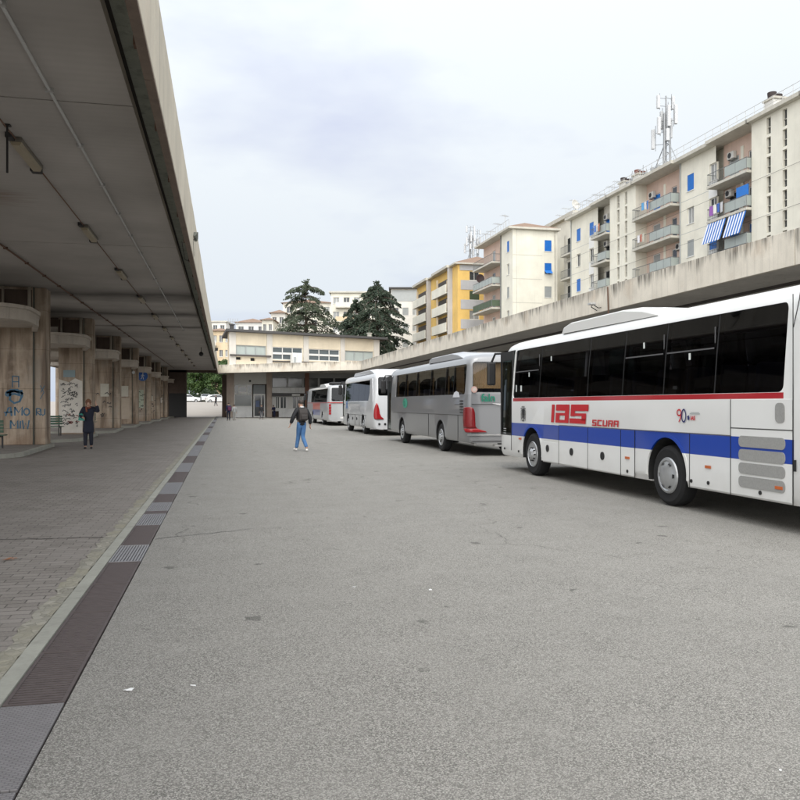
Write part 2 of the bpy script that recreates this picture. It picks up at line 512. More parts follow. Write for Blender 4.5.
# soffit: board-marked concrete with uneven dark bands across it and one brown leak stain
m, t, b = newmat('soffit_concrete')
v = t.coord()
n1 = t.noise(v, 0.5, 5)
c = t.mix(t.ramp(n1, 0.3, 0.7), (0.37, 0.35, 0.33), (0.48, 0.455, 0.43))
wv = t.n('ShaderNodeTexWave'); wv.bands_direction = 'Y'; wv.inputs['Scale'].default_value = 1.6; wv.inputs['Distortion'].default_value = 0.6; wv.inputs['Detail'].default_value = 3
t.l(v, wv.inputs['Vector'])
c = t.mix(t.math('MULTIPLY', wv.outputs['Fac'], 0.06), c, (0.2, 0.185, 0.17))
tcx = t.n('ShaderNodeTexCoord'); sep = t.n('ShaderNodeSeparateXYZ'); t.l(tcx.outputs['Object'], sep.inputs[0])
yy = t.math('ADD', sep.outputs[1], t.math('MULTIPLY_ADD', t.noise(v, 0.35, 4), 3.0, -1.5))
dark_band = None
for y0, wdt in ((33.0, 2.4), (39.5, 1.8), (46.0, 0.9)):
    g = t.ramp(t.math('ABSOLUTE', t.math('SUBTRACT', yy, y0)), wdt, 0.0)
    dark_band = g if dark_band is None else t.math('MAXIMUM', dark_band, g)
dark_band = t.math('MULTIPLY', dark_band, t.ramp(t.noise(v, 0.25, 3), 0.25, 0.5))
c = t.mix(t.math('MULTIPLY', dark_band, 0.8), c, (0.05, 0.045, 0.042))
vs = t.n('ShaderNodeVectorMath'); vs.operation = 'SUBTRACT'; vs.inputs[1].default_value = (-5.3, 17.9, 0); t.l(tcx.outputs['Object'], vs.inputs[0])
ln = t.n('ShaderNodeVectorMath'); ln.operation = 'LENGTH'
ms_ = t.n('ShaderNodeVectorMath'); ms_.operation = 'MULTIPLY'; ms_.inputs[1].default_value = (0.75, 1.0, 0); t.l(vs.outputs[0], ms_.inputs[0]); t.l(ms_.outputs[0], ln.inputs[0])
lk = t.math('MULTIPLY', t.ramp(t.math('ADD', ln.outputs['Value'], t.math('MULTIPLY', t.noise(t.coord((0.6, 4, 1)), 2.0, 5), 1.2)), 1.7, 0.7), 0.75)
c = t.mix(lk, c, (0.17, 0.10, 0.055))
t.l(c, b.inputs['Base Color']); b.inputs['Roughness'].default_value = 0.85; b.inputs['Specular IOR Level'].default_value = 0.2
bump(t, b, t.noise(v, 3.0, 6, .7), 0.12, 0.01)
SOFFIT = m

# pier: vertical board marks, tan
m, t, b = newmat('board_marked_concrete')
v = t.coord(kind='World')
vs = t.coord((1, 1, 0.10), 'World')
s = t.noise(vs, 7.0, 6, 0.65)
c = t.mix(t.math('ADD', t.math('MULTIPLY', t.ramp(s, 0.3, 0.7), .5), t.math('MULTIPLY', t.noise(v, 2.0, 6, .65), .5)), (0.25, 0.195, 0.148), (0.52, 0.43, 0.34))
c = t.mix(t.math('MULTIPLY', t.ramp(t.noise(v, 0.8, 6, 0.7), .48, .62), .55), c, (0.36, 0.33, 0.29))
zj = t.n('ShaderNodeSeparateXYZ'); t.l(v, zj.inputs[0])
jl = t.ramp(t.math('ABSOLUTE', t.math('SUBTRACT', t.math('FRACT', t.math('MULTIPLY', zj.outputs[2], 1 / 1.45)), .5)), .012, .004)
c = t.mix(t.math('MULTIPLY', jl, .5), c, (0.14, 0.105, 0.08))
c = t.mix(t.math('MULTIPLY', t.ramp(t.noise(vs, 2.6, 4), 0.48, 0.62), 0.75), c, (0.15, 0.11, 0.082))
c = t.mix(t.math('MULTIPLY', t.ramp(t.noise(v, 1.3, 6, 0.6), 0.52, 0.72), 0.45), c, (0.62, 0.53, 0.43))
sp = t.n('ShaderNodeSeparateXYZ'); tcx = t.n('ShaderNodeTexCoord'); t.l(tcx.outputs['Object'], sp.inputs[0])
dirt = t.ramp(t.math('ADD', sp.outputs[2], t.math('MULTIPLY', t.noise(v, 2.2, 5), 1.1)), 1.25, 0.55)
c = t.mix(t.math('MULTIPLY', dirt, 0.45), c, (0.20, 0.12, 0.075))
t.l(c, b.inputs['Base Color']); b.inputs['Roughness'].default_value = 0.88; b.inputs['Specular IOR Level'].default_value = 0.2
wv = t.n('ShaderNodeTexWave'); wv.bands_direction = 'X'; wv.inputs['Scale'].default_value = 3.0; wv.inputs['Distortion'].default_value = 0.4; t.l(v, wv.inputs['Vector'])
bump(t, b, t.math('ADD', wv.outputs['Fac'], s), 0.3, 0.012)
PIER = m

GROUND = M('earth', (0.22, 0.20, 0.17), 0.95, 0, 0.3, 0.4, 0.2)
PLAZA = M('plaza_paving', (0.36, 0.33, 0.30), 0.9, 0, 0.12, 0.8, 0.25, 0.2, 0.3)

# ------------------------------------------------------------------ ground
def sheet(name, x0, x1, y0, y1, z, mat):
    mb = MB().quad((x0, y0, z), (x1, y0, z), (x1, y1, z), (x0, y1, z))
    return tag(mb.build(name, mat), kind='structure')
sheet('ground', -2500, 2500, -2500, 2500, -0.16, GROUND)
sheet('road', -0.83, 70, -40, 118, 0.0, ASPH)
sheet('pavement', -60, -1.38, -40, 107.0, 0.0, PAVER)
mb = MB().box(-1.27, -1.165, -40, 107, -0.15, 0.006)
tag(mb.build('gutter_edge', KERBM), kind='structure')
# the broken mortar strip between paving and edging: ragged, a little proud
mb = MB()
mb.box(-1.46, -1.268, -40, 107, -0.15, -0.012)
rr = random.Random(3)
y = 0.5; prev = None
while y < 104:
    w_ = rr.uniform(-1.445, -1.375); e_ = -1.272 + rr.uniform(-.012, .002); z_ = rr.uniform(.001, .009)
    cur = ((w_, y, z_), ((w_ + e_) / 2, y, z_ + rr.uniform(-.004, .006)), (e_, y, z_))
    if prev:
        mb.quad(prev[0], prev[1], cur[1], cur[0]); mb.quad(prev[1], prev[2], cur[2], cur[1])
    prev = cur
    y += rr.uniform(.03, .11) * (1 + y / 18)
tag(mb.build('mortar_strip', RUBBLE), kind='structure')
mb = MB().box(-1.165, -0.83, -40, 107, -0.15, -0.10)
tag(mb.build('drain_channel', BLACK), kind='structure')
# rising forecourt beyond the station
mb = MB()
mb.quad((-70, 107, 0.0), (-0.4, 107, 0.0), (-0.4, 143, 2.05), (-70, 143, 2.05))
mb.quad((-70, 143, 2.05), (-0.4, 143, 2.05), (-0.4, 230, 2.4), (-70, 230, 2.4))
tag(mb.build('forecourt', PLAZA), kind='structure')
# a repaired crack running across the bay
mb = MB()
def crack(pts, w):
    for (a, b_) in zip(pts[:-1], pts[1:]):
        d = Vector((b_[0] - a[0], b_[1] - a[1])); n_ = Vector((-d.y, d.x)).normalized() * w * rr.uniform(.5, 1.2)
        mb.quad((a[0] + n_.x, a[1] + n_.y, .004), (a[0] - n_.x, a[1] - n_.y, .004), (b_[0] - n_.x, b_[1] - n_.y, .004), (b_[0] + n_.x, b_[1] + n_.y, .004))
def jag(x0, y0, x1, y1, n, amp):
    return [(x0 + (x1 - x0) * i / n + rr.uniform(-amp, amp) * .3, y0 + (y1 - y0) * i / n + rr.uniform(-amp, amp)) for i in range(n + 1)]
crack(jag(-8.0, 10.7, -1.42, 10.15, 46, .022), .011)
crack(jag(-0.82, 9.9, 0.35, 10.45, 9, .03), .007)
crack(jag(0.35, 10.45, 4.5, 10.9, 22, .05), .0035)
tag(mb.build('pavement_crack', BLACK), kind='structure')

# ------------------------------------------------------------------ drain grates
m, t, b = newmat('checker_plate')
v = t.coord((1, 1, 1))
vo = t.n('ShaderNodeTexBrick'); vo.inputs['Scale'].default_value = 1; vo.inputs['Brick Width'].default_value = .036; vo.inputs['Row Height'].default_value = .018
vo.inputs['Mortar Size'].default_value = .0045; vo.inputs['Mortar Smooth'].default_value = .8
t.l(v, vo.inputs['Vector'])
c = t.mix(t.noise(v, 9, 5), (0.165, 0.158, 0.16), (0.27, 0.258, 0.262))
c = t.mix(t.math('MULTIPLY', vo.outputs['Fac'], 0.5), c, (0.07, 0.068, 0.075))
t.l(c, b.inputs['Base Color']); b.inputs['Roughness'].default_value = 0.65; b.inputs['Metallic'].default_value = 0.05; b.inputs['Specular IOR Level'].default_value = 0.3
bump(t, b, t.math('MULTIPLY', vo.outputs['Fac'], -1.0), 0.6, 0.004)
CHECK = m

GX0, GX1 = -1.155, -0.842
def gY(d): return (d + 1.0 * SN) / CS
def grate(kind, d0, d1, label, group=None):
    y0, y1 = gY(d0) + .006, gY(d1) - .006
    o = thing('drain_grate', label, 'grate', ((GX0 + GX1) / 2, (y0 + y1) / 2, 0), 0, group)
    hx, hy = (GX1 - GX0) / 2, (y1 - y0) / 2
    if kind == 'plate':
        MB().box(-hx, hx, -hy, hy, -.012, .003).build('cover_plate', CHECK, o, bevel=.002)
        MB().box(-hx, -hx + .03, -hy, hy, -.09, -.013).box(hx - .03, hx, -hy, hy, -.09, -.013).build('frame', STEEL_D, o)
    elif kind == 'slot':
        f = MB().box(-hx, -hx + .02, -hy, hy, -.05, .002).box(hx - .02, hx, -hy, hy, -.05, .002)
        f.box(-hx + .02, hx - .02, -hy, -hy + .018, -.05, .002).box(-hx + .02, hx - .02, hy - .018, hy, -.05, .002)
        f.build('frame', STEEL_D, o)
        g = MB(); n = max(3, int(2 * hy / .042))
        for i in range(n):
            yc = -hy + .03 + (2 * hy - .06) * (i + .5) / n
            g.box(-hx + .021, hx - .021, yc - .0135, yc + .0135, -.03, -.001)
        g.build('cross_bars', STEEL_D, o)
    else:
        f = MB().box(-hx, -hx + .016, -hy, hy, -.05, .003).box(hx - .016, hx, -hy, hy, -.05, .003)
        f.box(-hx + .016, hx - .016, -hy, -hy + .016, -.05, .003).box(-hx + .016, hx - .016, hy - .016, hy, -.05, .003)
        f.build('frame', STEEL_L, o)
        g = MB(); n = 9
        for i in range(n):
            xc = -hx + .02 + (2 * hx - .04) * (i + .5) / n
            g.box(xc - .0095, xc + .0095, -hy + .017, hy - .017, -.03, .002)
        g.build('long_bars', STEEL_L, o)
        MB().box(-hx + .017, hx - .017, -hy + .017, hy - .017, -.045, -.031).build('grate_bed', STEEL_D, o)
    return o
grate('plate', 2.2, 3.27, 'checker plate drain cover nearest the camera, cut by the bottom edge', 'drain covers')
grate('plate', 3.28, 4.26, 'checker plate drain cover that ends against the first brown slotted grate', 'drain covers')
for a, b_ in ((4.27, 5.2), (5.2, 6.2), (6.2, 7.15), (7.15, 8.13)):
    grate('slot', a, b_, 'brown cross slotted grate in the long run just beyond the checker plate', 'drain grates')
grate('bar', 8.13, 9.1, 'pale long bar grate just beyond the long run of brown slotted grates', 'drain grates')
grate('slot', 9.1, 10.6, 'brown slotted grate between two pale bar grates where the crack meets the drain', 'drain grates')
grate('bar', 10.6, 11.7, 'pale long bar grate between the crack and a very short dark grate', 'drain grates')
grate('slot', 11.7, 12.02, 'very short dark slotted grate between two pale bar grates', 'drain grates')
grate('bar', 12.02, 13.06, 'pale long bar grate beyond the very short dark one', 'drain grates')
grate('slot', 13.06, 14.3, 'dark slotted grate between the third and fourth pale bar grates', 'drain grates')
grate('bar', 14.3, 16.4, 'long pale bar grate, the fourth pale one from the checker plates', 'drain grates')
grate('slot', 16.4, 19.0, 'dark slotted grate past the last clearly striped pale grate', 'drain grates')
d = 19.0; k = 0
while d < 88:
    ln_ = 2.0 + d * .045
    grate('bar' if k % 3 != 1 else 'slot', d, d + ln_, ('far pale drain grate in the gutter towards the terminal' if k % 3 != 1 else 'far dark drain grate in the gutter towards the terminal'), 'drain grates')
    d += ln_; k += 1

# ------------------------------------------------------------------ left platform canopy
YA, YB = -8.0, 99.0
ZS = 5.90                                   # soffit
cano = thing('platform_canopy', 'long concrete canopy over the left platform with stained soffit', 'canopy', (0, 0, 0))
def pan_edges(first, step, lo, hi):
    e = [lo]; y = first
    while y < hi - 1:
        if y > lo + 1: e.append(y)
        y += step
    return e + [hi]
JO = pan_edges(12.1, 10.65, YA, YB)
for a, b_ in zip(JO[:-1], JO[1:]):
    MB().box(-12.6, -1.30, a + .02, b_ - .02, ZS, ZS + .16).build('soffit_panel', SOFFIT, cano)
MB().box(-12.75, -.94, YA, YB, ZS + .38, ZS + .60).build('roof_slab', DARKB, cano)
MB().box(-1.298, -.93, YA, YB, ZS + .33, ZS + .378).build('edge_strip', FLASH, cano)
MB().box(-12.9, -12.76, YA, YB, ZS - .3, ZS + .7).build('rear_fascia', FASCIA_L, cano)
FE = pan_edges(9.6, 10.65, YA, YB)
for a, b_ in zip(FE[:-1], FE[1:]):
    jx = rr.uniform(-.006, .006)
    o = MB().box(-.905 + jx, -.79 + jx, a + .006, b_ - .006, 5.36, 6.53).build('fascia', FASCIA_L, cano, bevel=.012)
    MB().box(-.905, -.795, a + .01, b_ - .01, 5.33, 5.358).build('fascia_lip', LIP, cano)
# brackets holding the fascia, seen in the slot
mb = MB()
y = YA + 1
while y < YB:
    mb.box(-.96, -.906, y, y + .12, ZS - .45, ZS + .32); y += 2.66
mb.build('bracket', RUST, cano)

# lamps under the canopy
LAMPW = M('yellowed_diffuser', (0.36, 0.31, 0.22), 0.4, 0, 0.2, 6)
lamp0 = None
ly = [(13.6 + 6.25 * i) for i in range(13)]
for i, d in enumerate(ly):
    x = -3.29; yv = (d - x * SN) / CS
    lab = ('yellowed fluorescent lamp under the canopy nearest the camera' if i == 0 else
           'second fluorescent lamp under the canopy, with dark cable box' if i == 1 else
           'third fluorescent lamp along the platform soffit' if i == 2 else
           'small far fluorescent lamp in the row under the platform canopy')
    if lamp0 is None:
        o = thing('fluorescent_lamp', lab, 'lamp', (x, yv, ZS), 0, 'lamps under the left canopy')
        MB().box(-.10, .10, -.78, .78, -.07, -.002).build('housing', M('lamp_housing', (0.16, 0.145, 0.12), .6), o, bevel=.01)
        MB().extr([(-.085, -.74, -.071), (.085, -.74, -.071), (.06, -.74, -.13), (-.06, -.74, -.13)], (0, 1.48, 0)).build('diffuser', LAMPW, o)
        MB().box(-.13, .04, .80, 1.02, -.10, -.002).build('cable_box', BLACK, o); MB().box(-.1, .0, -1.0, -.80, -.08, -.002).build('cable_box', BLACK, o)
        lamp0 = o
    else:
        dup(lamp0, (x, yv, ZS), 0, lab, 'lamps under the left canopy')
# conduits
def conduit(x, y0, y1, r, mat, label, z=ZS - .03, clips=True):
    o = thing('conduit_pipe', label, 'pipe', (x, y0, z))
    MB().tube([(0, 0, 0), (0, y1 - y0, 0)], r, 8).build('pipe', mat, o, smooth=True)
    if clips:
        y = .8
        while y < min(y1 - y0, 60):
            MB().box(-r - .03, r + .03, y, y + .05, -r - .008, .03).build('clip', mat, o); y += 2.4
conduit(-2.33, -6, 48, .022, GALV, 'pale straight conduit pipe along the middle of the platform soffit')
conduit(-3.29, -6, 98, .012, RUST, 'thin dark conduit linking the fluorescent lamps', clips=False)
conduit(-5.85, -6, 98, .025, RUST, 'thin rusty conduit along the soffit beside the piers')
# hanging rod
o = thing('hanging_rod', 'black rod hanging from the soffit beside the nearest lamp', 'rod', (-3.27, 13.3, ZS))
MB().tube([(0, 0, 0), (0, 0, -.74)], .017, 8).build('rod', BLACK, o); MB().box(-.05, .05, -.05, .05, -.02, -.001).build('mount', BLACK, o)
# loose hanging wire and floodlight on the fascia
d = 18.0
fy = yl(193, -.79)
o = thing('floodlight', 'small floodlight clamped to the left canopy fascia with a loose wire', 'floodlight', (-.79, fy, 5.75))
MB().tube([(0, 0, 0), (.05, 0, .05), (.08, .05, .02)], .010, 6).build('arm', BLACK, o)
MB().pts([(.02, .25, .02), (.09, .25, .02), (.05, -.06, .10), (-.0 + .012, -.06, .10), (.02, .25, .09), (.12, .25, .09), (.13, -.06, .20), (.02, -.06, .20)], [(0, 1, 2, 3), (7, 6, 5, 4), (0, 4, 5, 1), (1, 5, 6, 2), (2, 6, 7, 3), (3, 7, 4, 0)]).build('housing', M('lamp_grey_green', (.16, .17, .15), .5), o)
MB().tube([(.005, 0, -.02), (.01, .3, -.32), (-.02, .7, -.42), (-.25, 1.0, -.32), (-.28, .7, -.1), (-.28, .2, .0)], .008, 5).build('wire', BLACK, o)
o = thing('floodlight', 'tiny dark floodlight at the far end of the left fascia', 'floodlight', (-.79, yl(214.5, -.79), 5.72))
MB().tube([(0, 0, 0), (.1, 0, .05)], .03, 6).build('arm', BLACK, o)
MB().box(.04, .26, -.2, .2, .03, .25).build('housing', BLACK, o, bevel=.02)
# hanging globe far along
o = thing('hanging_sensor', 'small dark camera hanging from the far soffit', 'camera', (-1.75, 62, ZS))
MB().tube([(0, 0, 0), (0, 0, -.35)], .03, 6).build('stem', BLACK, o); MB().ball((0, 0, -.5), .17, 10, 6).build('body', BLACK, o, smooth=True)

# ------------------------------------------------------------------ piers, islands, hoods
X_FIN = -6.47
col_d = [29.4 + 10.4 * i for i in range(8)]
col_y = [(d - X_FIN * SN) / CS for d in col_d]
PIERLOOK = ['tan pier with blue hand painted letters, nearest on the left platform', 'pier whitewashed and scribbled all over, behind the woman in the dark coat',
            'tan pier with a pale notice, just right of the woman in the dark coat', 'tan pier with a cream notice, before the blue walking sign',
            'tan pier carrying the round blue walking sign', 'far tan pier with dark scribbles beyond the blue sign',
            'narrow far tan pier, last but one before the sooty end wall', 'last narrow tan pier right before the sooty end wall']
PIPE_D = M('downpipe_green', (0.10, 0.115, 0.10), .6, .2, .2, 5)
PIPE_L = M('downpipe_pale', (0.42, 0.38, 0.32), .7, 0, .2, 5)
GREENB = M('bench_green', (0.028, 0.075, 0.045), .5, 0, .25, 6)
pier0 = island0 = hood0 = None
def round_plan(xin, xr_f, xr_b, yf, yb, r):
    """plan of island and hood: straight front, rounded front right corner, tapering back to the pier"""
    pts = [(xin, yf)]
    pts += arc(xr_f - r, yf + r, r, -90, 8, 9)
    pts += [(xr_f - .06, yf + 2.8), (xr_b, yb - .8)] + arc(xr_b - .3, yb - .3, .3, 0, 90, 4)
    pts += [(xin, yb)]
    return pts
for i, (yc, lab) in enumerate(zip(col_y, PIERLOOK)):
    if pier0 is None:
        o = thing('pier', lab, 'pier', (-7.25, yc, 0), 0, 'piers of the left platform')
        MB().box(-.78, .365, 0, .85, .125, ZS).build('shaft', PIER, o, bevel=.02)
        MB().box(.40, .78, .12, 1.0, .125, ZS).build('fin', PIER, o, bevel=.02)
        MB().box(.366, .399, .05, .8, .125, ZS).build('joint', PIPE_D, o)
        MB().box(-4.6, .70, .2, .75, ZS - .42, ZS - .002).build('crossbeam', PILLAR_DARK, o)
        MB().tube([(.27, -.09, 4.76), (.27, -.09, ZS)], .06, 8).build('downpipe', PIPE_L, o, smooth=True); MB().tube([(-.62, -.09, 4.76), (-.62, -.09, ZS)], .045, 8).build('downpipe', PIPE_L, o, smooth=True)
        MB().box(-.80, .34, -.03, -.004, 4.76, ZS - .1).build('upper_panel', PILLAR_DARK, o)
        MB().box(.84 - 5.9, .80 - 5.3, .1, .8, .125, ZS).build('rear_shaft', PIER, o, bevel=.02)
        pier0 = o
    else:
        dup(pier0, (-7.25, yc, 0), 0, lab, 'piers of the left platform')
    il = ['rounded kerb island under the pier with blue letters', 'rounded kerb island under the whitewashed scribbled pier', 'kerb island under the pier beside the woman',
          'kerb island under the pier before the blue sign', 'kerb island under the pier with the blue sign'][i] if i < 5 else 'far low kerb island under a pier beyond the blue sign'
    hl = ['curved concrete hood above the pier with blue letters', 'curved concrete hood above the whitewashed scribbled pier', 'curved concrete hood above the pier beside the woman',
          'curved concrete hood above the pier before the blue sign', 'curved concrete hood just above the blue sign'][i] if i < 5 else 'far small concrete hood between piers beyond the blue sign'
    if island0 is None:
        p = round_plan(-12.3 + 7.25, 1.2, .92, -6.4, 1.3, 1.5)
        p2 = round_plan(-12.3 + 7.25, 1.2 - .16, .92 - .16, -6.24, 1.14, 1.4)
        o = thing('kerb_island', il, 'kerb', (-7.25, yc, 0), 0, 'kerb islands of the left platform')
        MB().prism(p2, 0.0, .118).build('island_top', PAVER, o)
        n = len(p); mbk = MB()
        ps = [(x, y, 0.0) for x, y in p] + [(x, y, .125) for x, y in p] + [(x, y, .125) for x, y in p2]
        mbk.pts(ps, [(k, (k + 1) % n, n + (k + 1) % n, n + k) for k in range(n)] + [(n + k, n + (k + 1) % n, 2 * n + (k + 1) % n, 2 * n + k) for k in range(n)])
        mbk.build('kerb_stone', KERBM, o, clean=False)
        island0 = o
        ph = round_plan(-12.0 + 7.25, 1.10, .50, -5.0, .9, 1.3)
        pin = round_plan(-12.0 + 7.25, .90, .33, -4.8, .8, 1.2)
        o = thing('concrete_hood', hl, 'hood', (-7.25, yc, 0), 0, 'hoods over the left platform shelters')
        n = len(ph); mh = MB()
        ps = [(x, y, 4.27) for x, y in ph] + [(x, y, 4.62) for x, y in ph] + [(x, y, 4.27) for x, y in pin] + [(x, y, 4.40) for x, y in pin] + [(x, y, 4.62) for x, y in pin]
        fs = []
        for k in range(n):
            k2 = (k + 1) % n
            fs += [(k, k2, n + k2, n + k), (k, k2, 2 * n + k2, 2 * n + k), (2 * n + k, 2 * n + k2, 3 * n + k2, 3 * n + k)]
        fs += [tuple(3 * n + k for k in range(n)), tuple(range(n, 2 * n))]
        mh.pts(ps, fs); mh.build('parapet', HOODM, o)
        pc = round_plan(-12.0 + 7.25, 1.18, .55, -5.1, .9, 1.35)
        MB().prism(pc, 4.622, 4.74).build('coping', HOODM, o, bevel=.015)
        hood0 = o
    else:
        dup(island0, (-7.25, yc, 0), 0, il, 'kerb islands of the left platform')
        dup(hood0, (-7.25, yc, 0), 0, hl, 'hoods over the left platform shelters')

def bench(x, y, label, rz=0):
    o = thing('bench', label, 'bench', (x, y, .118), rz, 'green platform benches')
    s = MB()
    for k in range(5): s.box(-.85, .85, -.22 + k * .095, -.22 + k * .095 + .075, .43, .46)
    s.build('seat', GREENB, o)
    s = MB()
    for k in range(4): s.box(-.85, .85, .27, .295, .54 + k * .11, .54 + k * .11 + .085)
    s.build('backrest', GREENB, o)
    for sx in (-.7, .7):
        l = MB().box(sx - .025, sx + .025, -.2, -.15, 0, .43).box(sx - .025, sx + .025, .22, .265, 0, .98).box(sx - .025, sx + .025, -.149, .219, .38, .43)
        l.build('leg', BLACK, o)
    return o
for i, yc in enumerate(col_y[:4]):
    bench(-8.35 + (.25 if i == 0 else 0), yc - 2.2 + (.6 if i == 1 else 0), ['green slatted bench at the left edge beside the pier with blue letters', 'green slatted bench between the lettered and the scribbled piers',
          'green slatted bench behind the woman in the dark coat', 'far green bench mostly hidden between tan piers'][i], pi)

# --- graffiti, notices on the piers (paint layers and paper that stay with the pier: own meshes under each pier)
PAINT_B = M('blue_spray', (0.06, 0.14, 0.22), .8, 0, .5, 14)
PAINT_K = M('black_spray', (0.03, 0.03, 0.035), .7, 0, .3, 12)
PAINT_R = M('red_spray', (0.22, 0.05, 0.04), .7, 0, .3, 12)
LIME = M('limewash', (0.62, 0.59, 0.54), .85, 0, .25, 3, .2, .6)
PAPER = M('old_notice_paper', (0.52, 0.50, 0.43), .8, 0, .2, 6)
PAPER_G = M('green_notice_paper', (0.40, 0.45, 0.36), .8, 0, .2, 6)
piers = [o for o in COL.objects if o.name.startswith('pier')]
piers.sort(key=lambda o: o.location.y)
PF = lambda s, z, w: (s, -.004 - w, z)            # front face of a shaft
PFN = lambda s, z, w: (s, .12 - .004 - w, z)      # front face of a fin
g = MB()
def let(mb, strokes, s0, z0, sc, w, P):
    for st in strokes: stroke(mb, [(s0 + x * sc, z0 + y * sc) for x, y in st], w, P)
A_ = [[(0, 0), (.28, .9), (.5, 1), (.62, 0)], [(-.15, .38), (.7, .45)]]
M_ = [[(0, 0), (0, 1)], [(0, 1), (.4, .35), (.8, 1), (.8, 0)]]
O_ = [[(.35 + .33 * cos(a * pi / 6), .45 + .42 * sin(a * pi / 6)) for a in range(13)]]
R_ = [[(0, 0), (0, 1)], [(0, 1), (.45, .95), (.5, .6), (0, .5), (.55, 0)]]
U_ = [[(0, 1), (0, .2), (.3, 0), (.55, .2), (.55, 1)]]
I_ = [[(0, 0), (.05, 1)]]
W_ = [[(0, 1), (.12, 0), (.35, .7), (.55, 0), (.7, 1)]]
let(g, A_, -.55, 1.18, .33, .055, PF); let(g, M_, -.24, 1.20, .31, .055, PF); let(g, O_, .06, 1.20, .29, .05, PF)
let(g, M_, -.38, .72, .30, .055, PF); let(g, I_, -.06, .72, .28, .05, PF); let(g, W_, .02, .70, .32, .05, PF)
let(g, [[(0, .1), (.1, 0), (.5, .12), (.9, 0)], [(.05, .2), (.3, .35), (.7, .35), (1.0, .1)], [(.3, .33), (.25, -.25), (.5, -.45), (.8, -.35), (.95, .0), (.9, .35)], [(.0, .15), (.4, .28), (.8, .22)], [(.1, .1), (.5, .3), (.85, .12)]], -.56, 1.92, .60, .075, PF)
let(g, [[(.1, 0), (.1, 1)], [(.1, 1), (.6, .95)], [(.1, .5), (.6, .5)], [(.6, 1), (.6, 0)]], -.36, 2.22, .42, .035, PF)
g.build('graffiti', PAINT_B, piers[0])
g = MB(); let(g, R_, .47, 1.20, .26, .042, PFN); let(g, U_, .62, 1.20, .24, .042, PFN)
let(g, [[(0, 0), (.25, .5), (0, 1)], [(.3, 1), (.05, .5)]], .6, 1.8, .5, .025, PFN); g.build('graffiti', PAINT_B, piers[0])
rg = random.Random(11)
def scribble(mb, s0, s1, z0, z1, n, w, P):
    for _ in range(n):
        s, z = rg.uniform(s0, s1), rg.uniform(z0, z1); L = rg.uniform(.1, .3); k = rg.randint(5, 9)
        stroke(mb, [(min(s1, s + L * q / k + rg.uniform(-.03, .03)), z + rg.uniform(-.07, .07)) for q in range(k)], w, P)
PF2 = lambda s, z, w: (s, -.009 - w, z)
MB().extr([(-.76, -.003, .2), (.34, -.003, .2), (.34, -.003, 2.75), (.0, -.003, 2.9), (-.3, -.003, 2.7), (-.76, -.003, 2.85)], (0, -.004, 0)).build('whitewash', LIME, piers[1])
g = MB(); scribble(g, -.72, .1, 1.5, 2.7, 34, .03, PF2); scribble(g, -.72, .1, .5, 1.5, 22, .03, PF2); g.build('graffiti', PAINT_K, piers[1])
g = MB(); scribble(g, -.5, .2, .5, 1.2, 8, .04, PF2); g.build('graffiti', PAINT_R, piers[1])
MB().box(-.55, .0, -.02, -.012, 2.95, 3.3).build('notice', M('faded_blue_notice', (.25, .33, .36), .7), piers[1])
for i, (s0, s1, z0, z1, mt, ns) in {2: (-.35, .15, 2.1, 2.9, PAPER, 10), 3: (-.4, .12, 2.2, 3.0, PAPER, 0), 4: (-.45, .2, 1.3, 2.9, PAPER_G, 16), 5: (-.3, .1, 2.0, 2.5, PAPER, 18), 6: (-.3, .2, 1.8, 2.4, LIME, 12), 7: (-.2, .1, 1.9, 2.4, LIME, 6)}.items():
    MB().box(s0, s1, -.010, -.004, z0, z1).build('notice', mt, piers[i])
    if ns:
        g = MB(); scribble(g, -.7, .3, .7, 2.7, ns, .045, lambda s, z, w: (s, -.014 - w, z)); g.build('graffiti', PAINT_K, piers[i])
MB().box(-.42, .2, -.010, -.004, .5, 2.1).build('paint_patch', M('pale_paint_patch', (.43, .36, .29), .85, 0, .15, 3), piers[3])

# round blue walking sign
SIGNB = M('sign_blue', (0.02, 0.10, 0.36), .45, 0, .08)
SIGNW = M('sign_white', (0.62, 0.64, 0.66), .5, 0, .05)
sy = col_y[4] - 3.9; sd_ = sy * CS - 6.3 * SN
o = thing('walking_sign', 'round blue sign with white walking figure on the pier row', 'sign', ((142.6 - 225) / F * (sy * CS) * .98 * CS + .0, sy, 0))
sx = o.location.x
zc = zat(376, sx * SN + sy * CS)
MB().lathe([(0, -.02), (.40, -.02), (.42, -.012), (.42, .012), (.40, .02), (0, .02)], 'y', 28, (0, 0, zc)).build('disc', SIGNB, o, smooth=False)
g = MB(); PS = lambda s, z, w: (s, -.024 - w, zc + z)
g.pts([PS(.03 + .05 * cos(2 * pi * k / 12), .23 + .05 * sin(2 * pi * k / 12), 0) for k in range(12)], [tuple(range(12))])
stroke(g, [(.02, .16), (.0, -.02)], .09, PS); stroke(g, [(.0, -.02), (.06, -.13), (.07, -.28)], .05, PS); stroke(g, [(.0, -.02), (-.05, -.14), (-.13, -.27)], .05, PS)
stroke(g, [(.02, .14), (.10, .03), (.16, .02)], .035, PS); stroke(g, [(.01, .14), (-.08, .06), (-.10, -.04)], .035, PS)
g.build('walking_figure', SIGNW, o)
MB().tube([(0, .05, zc - .1), (0, .05, 4.26)], .03, 6).build('hanger', GALV, o)

# small lamp on a pier
o = thing('pier_lamp', 'small pale lamp on the pier left of the blue sign', 'lamp', (-6.75, col_y[3] + .05, 4.02))
MB().ball((0, -.2, 0), .12, 10, 6).build('globe', SIGNW, o, smooth=True); MB().tube([(0, -.15, -.02), (0, .0, -.12)], .025, 6).build('arm', BLACK, o)

